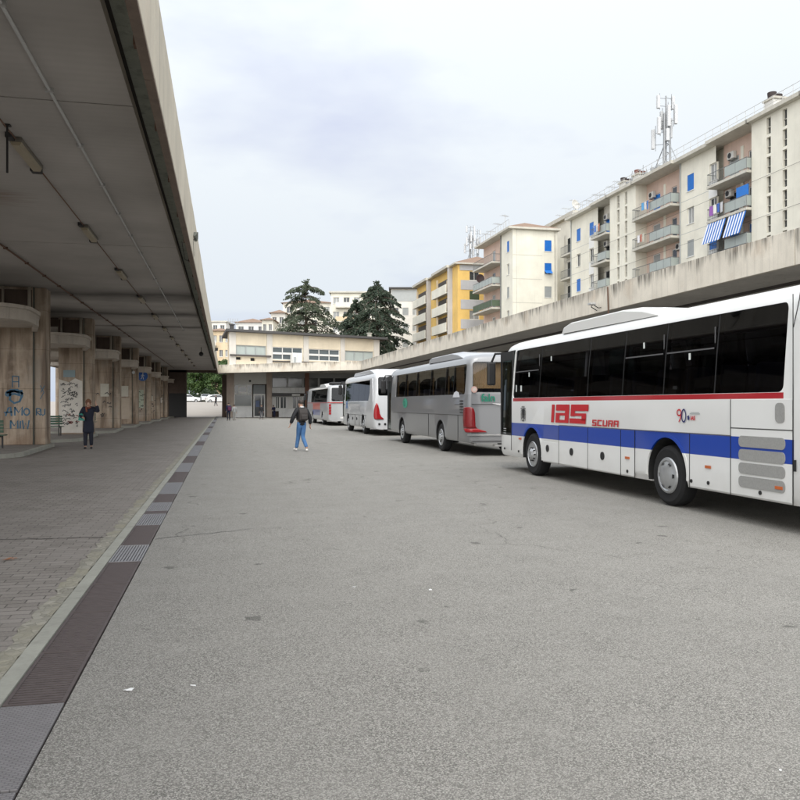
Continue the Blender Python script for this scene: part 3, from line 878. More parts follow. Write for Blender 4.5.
# end wall of the left platform
o = thing('end_wall', 'sooty dark wall closing the far end of the left platform', 'wall', (-5.75, 103.4, 0))
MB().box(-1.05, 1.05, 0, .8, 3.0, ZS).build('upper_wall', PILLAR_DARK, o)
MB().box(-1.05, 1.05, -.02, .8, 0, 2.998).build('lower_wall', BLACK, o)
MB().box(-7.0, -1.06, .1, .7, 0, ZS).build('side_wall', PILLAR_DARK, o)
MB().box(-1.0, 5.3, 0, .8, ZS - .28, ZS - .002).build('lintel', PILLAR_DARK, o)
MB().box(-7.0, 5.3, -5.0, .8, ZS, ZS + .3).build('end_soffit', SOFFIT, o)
# ------------------------------------------------------------------ right-hand canopy
XF = 15.1
rc = thing('bus_canopy', 'long concrete canopy with streaked fascia behind the row of coaches', 'canopy', RP(0, 0), PHI)
yc_end = yr(361, XF)
SOF2 = concrete('soffit_grey', (0.55, 0.525, 0.485), (0.12, 0.11, 0.10), 0.4, 1.0, 0.7)
fj = [-12.0, yr(611, XF) - 20.6, yr(611, XF) - 10.3, yr(611, XF)]
while fj[-1] + 10.3 < yc_end - 3: fj.append(fj[-1] + 10.3)
fj.append(yc_end)
fj = sorted(fj)
for a, b_ in zip(fj[:-1], fj[1:]):
    MB().box(0, .13, 0, b_ - a - .03, 0, .98).build('fascia', FASCIA, rc, (XF + rr.uniform(-.008, .008), a + .015, 5.34), bevel=.012)
mb = MB()
mb.box(XF + .131, XF + 4.5, -12, yc_end + .5, 5.345, 5.9)
mb.box(XF + 4.502, XF + 9, -12, yc_end + 16, 5.60, 5.9)
mb.build('soffit', SOF2, rc)
MB().box(XF + 1.95, XF + 2.15, -12, yc_end - 1, 5.28, 5.344).build('shadow_gap_strip', DARKB, rc)  # thin dark strip standing in for a line of shadow along the soffit
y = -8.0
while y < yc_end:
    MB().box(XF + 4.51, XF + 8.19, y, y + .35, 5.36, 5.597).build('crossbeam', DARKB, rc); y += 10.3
mb = MB(); y = -8.0
for k in range(10):
    MB().box(XF + 5.5, XF + 6.1, y + k * 10.3 - .2, y + k * 10.3 + .4, 0, 5.22).build('column', PIER, rc)
MB().box(XF + 8.2, XF + 8.5, -12, yc_end + 8, 0, 5.598).build('back_wall', PILLAR_DARK, rc)
MB().tube([(XF + 1.4, -10, 5.5), (XF + 1.4, 24, 5.48), (XF + 1.2, 30, 5.42), (XF + .5, 31.5, 5.5)], .035, 6).build('cable', BLACK, rc)
o = thing('drain_spout', 'thin dark drain pipe at the joint of the right canopy fascia', 'pipe', RP(XF - .02, yr(609.5, XF), 5.1), PHI)
MB().tube([(-.03, 0, 0), (-.03, 0, .25), (-.05, .02, 1.15)], .028, 6).build('pipe', RUST, o)
o = thing('floodlight', 'small black floodlight bracket on the right canopy fascia above the white coach', 'floodlight', RP(XF, yr(601, XF), 5.52), PHI)
MB().tube([(0, 0, 0), (-.12, 0, -.02), (-.32, .05, .12)], .018, 6).tube([(-.05, .25, -.1), (-.28, .3, .05), (-.34, .05, .12)], .018, 6).build('arm', BLACK, o)
MB().box(-.44, -.2, .02, .3, .12, .2).build('housing', GALV, o, bevel=.01)

# ------------------------------------------------------------------ end canopy
ec = thing('end_canopy', 'concrete canopy with mossy streaked fascia across the terminal front', 'canopy', (0, 0, 0))
ax, ay = -.80, 97.6
p = RP(XF, yc_end); bx, by = p.x, p.y
L = sqrt((bx - ax) ** 2 + (by - ay) ** 2); ang = math.atan2(by - ay, bx - ax)
n = 3
for k in range(n):
    o = MB().box(0, L / n - .02, 0, .13, 0, .98).build('fascia', FASCIA, ec, (ax + (bx - ax) * k / n, ay + (by - ay) * k / n, 5.34), ang, bevel=.012)
MB().prism([(ax - .1, ay + .2), (bx, by + .2), (26, by + .2), (26, 108), (ax - .1, 108)], 5.60, 5.85).build('soffit', SOF2, ec)

# ------------------------------------------------------------------ facade helpers
def holed(mb, P, u0, u1, z0, z1, holes, t_=.22, mi=0):
    """front sheet of a wall with real openings and their reveals"""
    us = sorted({u0, u1} | {min(max(h[k], u0), u1) for h in holes for k in (0, 1)})
    zs = sorted({z0, z1} | {min(max(h[k], z0), z1) for h in holes for k in (2, 3)})
    for a, b_ in zip(us[:-1], us[1:]):
        run = None
        for c_, d_ in zip(zs[:-1], zs[1:]):
            um, zm = (a + b_) / 2, (c_ + d_) / 2
            if any(h[0] < um < h[1] and h[2] < zm < h[3] for h in holes): continue
            mb.quad(P(a, c_, 0), P(b_, c_, 0), P(b_, d_, 0), P(a, d_, 0), mi)
    for h in holes:
        a, b_, c_, d_ = h
        mb.quad(P(a, c_, 0), P(a, d_, 0), P(a, d_, t_), P(a, c_, t_), mi); mb.quad(P(b_, c_, 0), P(b_, d_, 0), P(b_, d_, t_), P(b_, c_, t_), mi)
        mb.quad(P(a, c_, 0), P(b_, c_, 0), P(b_, c_, t_), P(a, c_, t_), mi); mb.quad(P(a, d_, 0), P(b_, d_, 0), P(b_, d_, t_), P(a, d_, t_), mi)
    return mb

WHITE = M('white_paint', (0.70, 0.70, 0.68), .55, 0, .08, 2)
PANE = M('window_glass_dark', (0.035, 0.04, 0.045), .08, 0, .2, .6, .6)
PANE_L = M('window_glass_blind', (0.30, 0.31, 0.31), .25, 0, .2, 1.2, .5)
FROST = M('frosted_glass', (0.42, 0.47, 0.45), .3, 0, .12, 1.0, .5)
BLUE = M('blue_shutter', (0.012, 0.165, 0.56), .5, 0, .18, 3)
GREYSH = M('grey_shutter', (0.36, 0.38, 0.38), .6, 0, .15, 2)
GREENSH = M('green_shutter', (0.07, 0.10, 0.06), .6, 0, .15, 2)
TIMBER = M('dark_timber', (0.055, 0.045, 0.04), .6, 0, .2, 3)
IRON = M('painted_iron', (0.16, 0.17, 0.17), .6, .1, .1, 3)

WPROTO = {}
def window(parent, loc, rz, w, h, style='dark', rec=.14):
    """a window with frame and pane or shutter; its own frame faces -y"""
    key = (round(w, 2), round(h, 2), style, rec)
    if key in WPROTO:
        return dup(WPROTO[key], loc, rz, parent=parent)
    f = MB(); a = w / 2; fr = .06
    fm = {'timber': TIMBER}.get(style, WHITE)
    f.box(-a, a, rec, rec + .05, 0, fr).box(-a, a, rec, rec + .05, h - fr, h).box(-a, -a + fr, rec, rec + .05, fr, h - fr).box(a - fr, a, rec, rec + .05, fr, h - fr)
    f.box(-.03, .03, rec, rec + .05, fr, h - fr)
    o = f.build('window', fm, parent, loc, rz)
    pm = {'blind': PANE_L, 'frost': FROST}.get(style, PANE)
    MB().box(-a, a, rec + .06, rec + .10, 0, h).build('pane', pm, o)
    if style in ('blue', 'grey', 'green', 'blue_half'):
        m_ = {'blue': BLUE, 'blue_half': BLUE, 'grey': GREYSH, 'green': GREENSH}[style]
        s = MB(); z0 = 0 if style != 'blue_half' else h * .35
        nsl = max(6, int((h - z0) / .09))
        for k in range(nsl):
            zz_ = z0 + (h - z0) * k / nsl
            s.pts([(-a + .01, .055, zz_), (a - .01, .055, zz_), (a - .01, .03, zz_ + (h - z0) / nsl), (-a + .01, .03, zz_ + (h - z0) / nsl),
                   (-a + .01, .10, zz_), (a - .01, .10, zz_), (a - .01, .10, zz_ + (h - z0) / nsl), (-a + .01, .10, zz_ + (h - z0) / nsl)],
                  [(0, 1, 2, 3), (4, 7, 6, 5), (0, 3, 7, 4), (1, 5, 6, 2), (0, 4, 5, 1), (3, 2, 6, 7)])
        if style == 'blue_half':
            s.pts([(-a, .03, z0), (a, .03, z0), (a, -.45, .05), (-a, -.45, .05), (-a, .0, z0), (a, .0, z0), (a, -.48, .05), (-a, -.48, .05)], [(0, 1, 2, 3), (7, 6, 5, 4), (0, 3, 7, 4), (1, 5, 6, 2), (0, 4, 5, 1), (3, 2, 6, 7)])
        s.build('shutter', m_, o)
    MB().box(-a - .08, a + .08, -.07, rec, -.06, -.002).build('sill', WHITE, o)
    WPROTO[key] = o
    return o

def door(parent, loc, rz, w, h, style='dark'):
    f = MB(); a = w / 2
    f.box(-a, a, .02, .08, h - .07, h).box(-a, -a + .07, .02, .08, 0, h - .07).box(a - .07, a, .02, .08, 0, h - .07)
    o = f.build('door', WHITE, parent, loc, rz)
    MB().box(-a + .071, a - .071, .04, .07, 0, h - .071).build('pane', {'blue': BLUE, 'blind': PANE_L, 'grey': GREYSH}.get(style, PANE), o)
    return o

def stucco(name, base, var=.10):
    return concrete(name, base, tuple(x * .62 for x in base), 0.3, 0.10, 0.35, 0.85)
CREAM = stucco('cream_stucco', (0.74, 0.715, 0.62))
PALE = stucco('pale_stucco', (0.73, 0.70, 0.62))
PINK = stucco('pink_stucco', (0.66, 0.50, 0.42))
YELLOW = stucco('yellow_stucco', (0.76, 0.51, 0.17))
LGREY = stucco('light_grey_panel', (0.46, 0.46, 0.47))
OFFW = stucco('offwhite_stucco', (0.68, 0.665, 0.62))
SLAB = concrete('balcony_concrete', (0.52, 0.50, 0.44), (0.24, 0.22, 0.19), .4, .3, 1.0)
PEACH = stucco('peach_stucco', (0.68, 0.55, 0.38))
TILES = M('roof_tiles', (0.23, 0.16, 0.12), .9, 0, .3, 1.5, .2, .5)
RAILG = M('railing_panel_glass', (0.33, 0.365, 0.345), .3, 0, .2, .9)
AC_W = M('ac_casing', (0.55, 0.54, 0.51), .5, 0, .1, 4)
DKROOF = M('bitumen_roof', (0.07, 0.068, 0.068), .9, 0, .2, 1)

def railing(parent, pts, h=1.0, panel=None, step=.13, mat=None, name='railing'):
    """pts: polyline on the slab (x,y,z): posts, top rail, bars or panels"""
    mb = MB(); mat = mat or IRON
    for a, b_ in zip(pts[:-1], pts[1:]):
        a, b_ = Vector(a), Vector(b_)
        L_ = (b_ - a).length
        mb.tube([a + Vector((0, 0, h)), b_ + Vector((0, 0, h))], .03, 5); mb.tube([a + Vector((0, 0, .12)), b_ + Vector((0, 0, .12))], .02, 4)
        k = max(1, int(L_ / (1.2 if panel else step)))
        for i in range(k + 1):
            q = a + (b_ - a) * i / k
            mb.tube([q, q + Vector((0, 0, h))], .028 if panel else .012, 4)
    o = mb.build(name, mat, parent)
    if panel:
        pm = MB()
        for a, b_ in zip(pts[:-1], pts[1:]):
            a, b_ = Vector(a), Vector(b_); up = Vector((0, 0, 1)); nrm = (b_ - a).cross(up).normalized() * .012
            pm.extr([a + up * .16 + nrm, b_ + up * .16 + nrm, b_ + up * (h - .05) + nrm, a + up * (h - .05) + nrm], -nrm * 2)
        pm.build('panel', panel, o)
    return o

# ------------------------------------------------------------------ long cream apartment block, right
X0 = 42.0; Y0 = 60.0
lb = thing('apartment_block', 'long cream apartment block with slit windows, blue shutters and pink balconies', 'apartment block', RP(X0, Y0), PHI)
def LY(u): return yr(u, X0) - Y0
yA, yE = 36.0 - Y0, LY(571)
flr = [20.35, 17.35, 14.35, 11.35, 8.35]
ZT = 24.0
PL = lambda u, z, w: (w, u, z)
RZL = -pi / 2
bays = [('flat', LY(598), LY(571)), ('balc', LY(614), LY(598)), ('slit', LY(640), LY(614)), ('balc', LY(680), LY(640)), ('flat', LY(716), LY(680)),
        ('balc', LY(757), LY(716)), ('slit', LY(757) - 6.0, LY(757)), ('balc', LY(757) - 12.6, LY(757) - 6.0), ('flat', yA, LY(757) - 12.6)]
flat_styles = {0: [['blue', 'blue'], ['dark', 'dark'], ['blind', 'blue'], ['blue', 'dark'], ['blue', 'grey']],
               4: [['blind', 'blue'], ['dark', 'blind'], ['blue', 'grey'], ['blue', 'blue'], ['grey', 'blue']],
               8: [['blue', 'grey'], ['blind', 'blue'], ['blue', 'blue'], ['blue', 'blue'], ['blue', 'blue']]}
acs = []
for bi, (kind, a, b_) in enumerate(bays):
    mb = MB()
    if kind == 'flat':
        cols = {0: [LY(591.5), LY(578.5)], 4: [LY(713), LY(690.5)], 8: [a + 2.5, b_ - 2.5]}[bi]
        holes = [(c - .53, c + .53, f + .75, f + 2.25) for c in cols for f in flr]
        holed(mb, PL, a, b_, 0, ZT, holes)
        mb.build('wall', CREAM, lb)
        for fi, f in enumerate(flr):
            for ci, c in enumerate(cols):
                window(lb, (0, c, f + .75), RZL, 1.06, 1.5, flat_styles[bi][fi][ci])
                # white render between the windows of the inner column
        for c in cols[:1]:
            for fi, f in enumerate(flr):
                MB().box(-.012, -.002, c - .62, c + .62, f - .72, f + .66).build('white_panel', WHITE, lb)
        s = MB()
        for f in flr: s.box(-.006, -.001, a + .02, b_ - .02, f - .02, f + .02)
        s.build('joint', GREYSH, lb)
        MB().tube([(-.06, b_ - .12, 0), (-.06, b_ - .12, ZT)], .06, 8).build('downpipe', GREYSH, lb)
    elif kind == 'slit':
        cc = [a + (b_ - a) * .36, a + (b_ - a) * .66]
        holes = [(c - .24, c + .24, 23.15 - .65 - 1.52 * k, 23.15 + .65 - 1.52 * k) for c in cc for k in range(11)]
        P2 = lambda u, z, w: (-.5 + w, u, z)
        holed(mb, P2, a, b_, 0, ZT, holes, .3)
        for yy_, sg in ((a, -1), (b_, 1)): mb.quad((-.5, yy_, 0), (1.1, yy_, 0), (1.1, yy_, ZT), (-.5, yy_, ZT))
        mb.build('wall', CREAM, lb)
        s = MB()
        for c in cc:
            for k in range(11):
                s.box(-.27, -.22, c - .24, c + .24, 23.15 - .65 - 1.52 * k, 23.15 + .65 - 1.52 * k)
        s.build('slit_glazing', PANE, lb)
        s = MB()
        for c in cc:
            for k in range(11): s.box(-.40, -.34, c - .24, c + .24, 23.15 - .1 - 1.52 * k, 23.15 - .06 - 1.52 * k)
        s.build('slit_bar', SLAB, lb)
    else:
        wall_m = PINK if bi in (3, 5) else PALE
        dc = [a + (b_ - a) * .3, a + (b_ - a) * .74]
        holes = []
        for f in flr: holes += [(dc[0] - .45, dc[0] + .45, f, f + 2.2), (dc[1] - .7, dc[1] + .7, f, f + 2.3)]
        P2 = lambda u, z, w: (.75 + w, u, z)
        holed(mb, P2, a, b_, 0, ZT, holes)
        mb.build('recess_wall', wall_m, lb)
        s = MB()
        for f in flr: s.box(0.67, .748, (dc[0] + dc[1]) / 2 - .18, (dc[0] + dc[1]) / 2 + .18, f, f + 2.85)
        s.build('pilaster', CREAM, lb)
        for fi, f in enumerate(flr):
            door(lb, (.81, dc[0], f), RZL, .9, 2.2, ['dark', 'dark', 'blue', 'dark', 'dark'][(fi + bi) % 5])
            door(lb, (.81, dc[1], f), RZL, 1.4, 2.3, [['blue', 'blind', 'blind', 'dark', 'blue'], ['grey', 'dark', 'blue', 'dark', 'dark'], ['blue', 'dark', 'dark', 'blue', 'dark']][{3: 0, 5: 1}.get(bi, 2)][fi])
            MB().box(-.95, .748, a + .03, b_ - .03, f - .22, f).build('balcony_slab', SLAB, lb, bevel=.015)
            y0_, y1_ = a + .08, b_ - .08
            ym = (y0_ + y1_) / 2 + .2
            if fi < 3:
                railing(lb, [(-.9, ym, f), (-.9, y1_, f), (-.05, y1_, f)], 1.0, None, .16)
                railing(lb, [(-.05, y0_, f), (-.9, y0_, f), (-.9, ym, f)], 1.0, RAILG)
            else:
                railing(lb, [(-.05, y0_, f), (-.9, y0_, f), (-.9, y1_, f), (-.05, y1_, f)], 1.0, RAILG)
MB().box(1.12, 13, yA, yE, 0, ZT).build('core_wall', CREAM, lb)
MB().box(-.01, 13, yE - .0, yE + .02, 0, ZT).build('end_wall', PALE, lb)
# eaves follow the bays: a proud slab
s = MB()
s.box(-.75, 13, yA - .2, yE + .2, ZT + .002, ZT + .30)
for kind, a, b_ in bays:
    if kind != 'flat': s.box(-1.0, -.752, a - .1, b_ + .1, ZT + .002, ZT + .30)
s.build('eaves', SLAB, lb)
MB().box(.2, 12, yA + .2, yE - .2, ZT + .302, ZT + .5).build('roof', DKROOF, lb)
# roof railing
yr_ = [yA, yE]
s = MB()
y = yA
while y < yE:
    s.tube([(-.4, y, ZT + .3), (-.4, y, ZT + 1.35)], .025, 4); y += 1.1
s.tube([(-.4, yA, ZT + 1.33), (-.4, yE, ZT + 1.33)], .022, 4); s.tube([(-.4, yA, ZT + .85), (-.4, yE, ZT + .85)], .018, 4)
s.build('roof_railing', GALV, lb)
for k, f in enumerate((14.35 + 2.0, 17.35 + 2.05)):
    MB().tube([(-.62, yA, f), (-.62, yE, f - .3)], .012, 4).build('cable', BLACK, lb)
# awnings, laundry, ac units
m, t, b = newmat('striped_awning')
tcx = t.n('ShaderNodeTexCoord'); sep = t.n('ShaderNodeSeparateXYZ'); t.l(tcx.outputs['Object'], sep.inputs[0])
st = t.math('GREATER_THAN', t.math('FRACT', t.math('MULTIPLY', sep.outputs[1], 2.7)), .5)
c = t.mix(st, (0.66, 0.68, 0.72), (0.02, 0.12, 0.42)); t.l(c, b.inputs['Base Color']); b.inputs['Roughness'].default_value = .8
AWN = m
a5, b5 = bays[5][1], bays[5][2]
for y0_, y1_ in ((a5 + .15, a5 + 2.35), (a5 + 2.75, b5 - .1)):
    zt_ = 14.35 + 2.75
    MB().pts([(-.9, y0_, zt_), (-.9, y1_, zt_), (-1.5, y1_, zt_ - 1.8), (-1.5, y0_, zt_ - 1.8), (-.86, y0_, zt_), (-.86, y1_, zt_), (-1.46, y1_, zt_ - 1.8), (-1.46, y0_, zt_ - 1.8)],
             [(0, 1, 2, 3), (4, 7, 6, 5), (0, 3, 7, 4), (1, 5, 6, 2), (0, 4, 5, 1), (3, 2, 6, 7)]).build('awning', AWN, lb)
def ac_unit(x, y, z, rz, label):
    o = thing('air_conditioner', label, 'air conditioner', RP(X0, Y0) + Matrix.Rotation(PHI, 3, 'Z') @ Vector((x, y, z)), PHI + rz, 'air conditioners on balconies')
    MB().box(-.42, .42, -.16, .16, 0, .6).build('casing', AC_W, o, bevel=.02)
    MB().lathe([(0, -.175), (.23, -.175), (.23, -.162), (0, -.162)], 'y', 16, (-.1, 0, .3)).build('fan_grille', BLACK, o)
    MB().box(-.4, -.34, -.1, .3, -.06, -.002).box(.34, .4, -.1, .3, -.06, -.002).build('bracket', IRON, o)
    return o
ac_unit(.55, b5 - 1.1, 17.35 + 1.95, RZL, 'air conditioner above the striped awnings on the pink balcony')
ac_unit(.55, bays[3][1] + 1.0, 14.35 + 1.9, RZL, 'air conditioner under the lower pink balcony left of the flat wall')
ac_unit(.55, bays[3][2] - 1.4, 20.35 + 2.0, RZL, 'air conditioner on the top pink balcony below the mast')
ac_unit(.55, bays[1][2] - 1.0, 20.35 + 2.0, RZL, 'air conditioner on the top balcony near the left end of the long block')
def laundry(x, y, z, cols, label):
    o = thing('laundry', label, 'laundry', RP(X0, Y0) + Matrix.Rotation(PHI, 3, 'Z') @ Vector((x, y, z)), PHI, 'laundry on balconies')
    MB().tube([(0, -1, 0), (0, 1, 0)], .012, 4).build('line', GALV, o)
    for k, c_ in enumerate(cols):
        y0_ = -.9 + k * .48
        g_ = MB(); n_ = 5
        for j in range(n_):
            ya_, yb_ = y0_ + .42 * j / n_, y0_ + .42 * (j + 1) / n_
            w_ = lambda q: .03 * sin(q * 9 + k)
            g_.quad((w_(ya_), ya_, -.02), (w_(yb_), yb_, -.02), (w_(yb_) * 2, yb_, -.85 + .1 * sin(k)), (w_(ya_) * 2, ya_, -.85 + .1 * sin(k)))
        c2 = g_.build('cloth', M('cloth_%d' % k, c_, .9, 0, .1, 5), o)
        md = c2.modifiers.new('solid', 'SOLIDIFY'); md.thickness = .012
laundry(-1.05, b5 - 1.6, 17.35 + 1.15, [(.6, .6, .62), (.05, .12, .4), (.65, .65, .6), (.25, .1, .35)], 'laundry drying on the balcony above the striped awnings')
laundry(-1.05, bays[1][2] - 1.6, 20.35 + 1.2, [(.6, .25, .15), (.6, .6, .6), (.1, .2, .5)], 'orange and white laundry on the top balcony of the left bay')
laundry(-1.05, bays[3][2] - 2.6, 20.35 + 1.2, [(.08, .2, .5), (.6, .6, .62), (.1, .3, .55)], 'blue laundry on the top pink balcony below the mast')
o = thing('balcony_screen', 'bright blue screen standing on the balcony above the awnings', 'screen', RP(X0 - .6, Y0 + a5 + 1.0, 17.35), PHI)
MB().box(-.03, .03, -.75, .75, .3, 1.95).build('sheet', BLUE, o); MB().tube([(.05, -.8, 0), (.05, -.8, 2.1)], .03, 5).tube([(.05, .8, 0), (.05, .8, 2.1)], .03, 5).build('frame', IRON, o)

ac_unit(.55, bays[1][2] - 1.0, 17.35 + 2.0, RZL, 'air conditioner on the middle balcony of the left bay')
ac_unit(.55, bays[5][2] - 1.4, 20.35 + 2.1, RZL, 'air conditioner under the eaves of the top balcony at the right')
laundry(-1.05, bays[3][2] - 1.8, 17.35 + 1.15, [(.6, .58, .5), (.45, .16, .12), (.62, .62, .64)], 'pale and red laundry on the middle pink balcony below the mast')
def chimney(x, y, z, w, h, label, dark=True):
    o = thing('chimney', label, 'chimney', RP(x, y, z), PHI, 'roof chimneys')
    MB().box(-w / 2, w / 2, -w / 2, w / 2, 0, h * .62).build('stack', OFFW, o)
    MB().box(-w * .6, w * .6, -w * .6, w * .6, h * .62 + .002, h * .72).build('cap', SLAB, o)
    q = MB().lathe([(.0, h * .72), (w * .28, h * .722), (w * .32, h), (0, h)], 'z', 10, (-w * .25, 0, .002)).lathe([(.0, h * .72), (w * .28, h * .722), (w * .32, h * .95), (0, h * .95)], 'z', 10, (w * .3, .1, .002))
    q.build('pot', M('chimney_pot_dark', (.04, .03, .03), .8) if dark else M('chimney_pot_red', (.16, .06, .045), .8), o)
chimney(X0 + .9, yr(775, X0 + .9), ZT + .5, 1.1, 1.7, 'dark potted chimney on the roof edge at the far right')
chimney(X0 + .9, yr(640, X0 + .9), ZT + .5, 1.1, 1.5, 'reddish chimney just left of the tall antenna mast', False)
chimney(X0 + .9, yr(626, X0 + .9), ZT + .5, 1.1, 1.5, 'dark chimney further left of the antenna mast above the slit windows')

# antenna masts
MAST = M('mast_steel', (0.30, 0.31, 0.32), .5, .3, .15, 3)
PANW = M('antenna_panel', (0.55, 0.56, 0.57), .5, 0, .08, 3)
def mast(u, X, z0, z1, label, sc=1.0, seed=1):
    r_ = random.Random(seed)
    o = thing('antenna_mast', label, 'antenna mast', RP(X, yr(u, X), z0), PHI, 'cell antenna masts')
    H = z1 - z0
    q = MB()
    for dx, dy in ((-.35, -.25), (.35, -.25), (0, .4)):
        q.tube([(dx * sc, dy * sc, 0), (dx * .8 * sc, dy * .8 * sc, H * .78)], .10 * sc, 6)
    q.tube([(0, 0, 0), (0, 0, H)], .085 * sc, 6)
    k = 0; z = .2
    cs_ = [(-.35, -.25), (.35, -.25), (0, .4)]
    while z < H * .72:
        a_ = cs_[k % 3]; b2 = cs_[(k + 1) % 3]
        q.tube([(a_[0] * sc, a_[1] * sc, z), (b2[0] * sc, b2[1] * sc, z + .45)], .045, 4); z += .3; k += 1
    q.tube([(0, 0, H * .45), (-.3, 2.6 * sc, .1)], .05 * sc, 5).tube([(0, 0, H * .5), (-.2, -2.9 * sc, .1)], .05 * sc, 5)
    q.build('lattice', MAST, o)
    for (ang_, rad, zc_, h_) in ((.4, .75, .62, 2.0), (1.9, .55, .72, 1.8), (3.3, .9, .62, 1.7), (4.6, .62, .73, 2.1), (5.5, .95, .75, 1.9), (2.6, 1.25, .48, 2.0), (.2, .9, .93, 1.3), (3.1, .85, .92, 1.3), (4.4, .6, .5, 1.2)):
        x_, y_ = cos(ang_) * rad * sc, sin(ang_) * rad * sc
        z_ = H * zc_; hh = h_ * sc * .5
        p_ = MB().box(x_ - .15 * sc, x_ + .15 * sc, y_ - .15 * sc, y_ + .15 * sc, z_ - hh, z_ + hh).build('antenna_panel', PANW, o, bevel=.03)
        MB().tube([(0, 0, z_ - hh * .6), (x_ * .8, y_ * .8, z_ - hh * .6)], .03, 4).tube([(0, 0, z_ + hh * .6), (x_ * .8, y_ * .8, z_ + hh * .6)], .03, 4).tube([(x_ * .8, y_ * .8, z_ - hh * 1.2), (x_ * .8, y_ * .8, z_ + hh * 1.35)], .035, 5).build('arm', MAST, p_)
    b3 = MB()
    for k in range(5):
        b3.box(-.8 + k * .15 + r_.uniform(-.1, .1), .9 + r_.uniform(-.5, .5), -1.6 + k * 1.3 * sc, -1.0 + k * 1.3 * sc, 0, r_.uniform(.8, 1.5))
    b3.build('cabinet', MAST, o)
    return o
mast(666, 44.0, ZT + .5, zat(96, dr(666, 44.0)), 'tall cluster antenna mast on the roof of the long cream block', 1.0, 4)
o = thing('aerial_group_rail', 'row of small grey aerial frames on the roof left of the tall mast', 'aerials', RP(X0 + .6, yr(655, X0 + .6), ZT + .3), PHI)
q = MB()
for k in range(16):
    y_ = -2.5 + k * .62; h_ = rr.uniform(1.0, 2.2)
    q.tube([(rr.uniform(-.3, .6), y_, 0), (rr.uniform(-.3, .6), y_, h_)], .04, 4)
    if k % 2: q.box(-.1, .25, y_ - .12, y_ + .12, h_ * .4, h_ * .4 + .6)
q.build('frame', MAST, o)
def tv_aerial(u, X, z0, z1, label):
    o = thing('tv_aerial', label, 'aerial', RP(X, yr(u, X), z0), PHI + rr.uniform(-.6, .6), 'tv aerials on the roofs')
    H = z1 - z0
    MB().tube([(0, 0, 0), (0, 0, H)], .03, 5).build('pole', GALV, o)
    q = MB()
    q.tube([(-.7, 0, H - .1), (.7, 0, H - .1)], .018, 4)
    for k in range(7): q.tube([(-.6 + k * .2, -.45 + k * .03, H - .1), (-.6 + k * .2, .45 - k * .03, H - .1)], .012, 4)
    q.build('yagi', GALV, o)
for k, u in enumerate((572, 580, 589, 597, 605, 612, 619)):
    tv_aerial(u, X0 + 1.5, ZT + .3, ZT + rr.uniform(1.6, 2.6), 'thin tv aerial in the row along the left roof of the long cream block')

# ------------------------------------------------------------------ penthouse behind the corner building
ph_ = thing('penthouse', 'cream roof house with flat cornice and dark little windows behind the corner block', 'house', RP(46.5, 99.0, 0), PHI)
MB().box(0, 12, 0, 9, 0, 26.9).build('wall', CREAM, ph_)
MB().box(-.6, 12.6, -.6, 9.6, 26.902, 27.4).build('cornice', SLAB, ph_)
for x_ in (1.6, 4.4): MB().box(x_ - .35, x_ + .35, -.03, -.002, 25.2, 26.0).build('window', PANE, ph_)
for u, l_ in ((553, 'round grey satellite dish on the roof house'), (545, 'pale satellite dish left on the roof house')):
    X_ = 47.5
    o = thing('satellite_dish', l_, 'dish', RP(X_, 101, 27.4), PHI + .3)
    MB().tube([(0, 0, 0), (0, 0, 1.0)], .05, 6).build('pole', GALV, o)
    MB().lathe([(0, .16), (.3, .10), (.55, 0), (.53, -.02), (.3, .07), (0, .12)], 'y', 20, (0, -.2, 1.3)).build('dish', AC_W, o)
    if u == 545: o.location = RP(46.9, 100.2, 27.4)
for k, u in enumerate((560, 566, 574)):
    tv_aerial(u, 48.5, 27.4, 27.4 + 1.8 + .5 * k, 'thin tv aerial standing on the cream roof house')

# recess between the two blocks
lk_ = thing('link_block', 'dark recessed stair block with balconies between corner block and long block', 'building', RP(X0, 91.2), PHI)
MB().box(1.2, 9, 0, 4, 0, 23.2).build('wall', PALE, lk_)
for f in flr:
    MB().box(.2, 1.198, .1, 3.0, f - .2, f).build('balcony_slab', SLAB, lk_)
    railing(lk_, [(.25, .15, f), (.25, 2.9, f)], 1.0, None, .14)
    MB().box(1.15, 1.198, .5, 1.5, f, f + 2.2).build('door', PANE, lk_)
    MB().box(1.15, 1.198, 1.9, 2.8, f + .3, f + 2.2).build('window', PANE, lk_)

# ------------------------------------------------------------------ corner block (cream, blue shutters)
cb = thing('apartment_block', 'cream corner block with blank gable and blue shutters in one column', 'apartment block', RP(36.0, 94.6), PHI)
P_A = lambda u, z, w: (u, w, z)
cx_ = 4.75
zws = [21.0, 18.1, 15.15, 12.15, 9.15]
ZC = 23.6
WA = 6.0
mb = MB(); holed(mb, P_A, 0, WA, 0, ZC, [(cx_ - .47, cx_ + .47, z_, z_ + 1.4) for z_ in zws]); mb.build('wall', CREAM, cb)
for z_, s_ in zip(zws, ['blue', 'blue_half', 'grey', 'blue', 'grey']): window(cb, (cx_, 0, z_), 0, .94, 1.4, s_)
s = MB()
for z_ in (20.4, 17.4, 14.4, 11.4): s.box(.02, cx_ - .8, -.012, -.001, z_ - .03, z_ + .03)
s.box(.5, .54, -.012, -.001, 0, ZC - .02)
s.build('joint', SLAB, cb)
MB().tube([(WA - .35, -.08, 0), (WA - .35, -.08, ZC)], .07, 8).build('downpipe', SLAB, cb)
PB = lambda u, z, w: (w, u, z)
yb1, yb2 = yr(500.5, 36.0) - 94.6, 13.0
cw = yr(508, 36.0) - 94.6
mb = MB(); holed(mb, PB, 0, yb1, 0, ZC, [(cw - .4, cw + .4, z_, z_ + 1.4) for z_ in zws]); mb.build('wall', CREAM, cb)
for z_, s_ in zip(zws, ['blue', 'dark', 'grey', 'dark', 'blue']): window(cb, (0, cw, z_), RZL, .8, 1.4, s_)
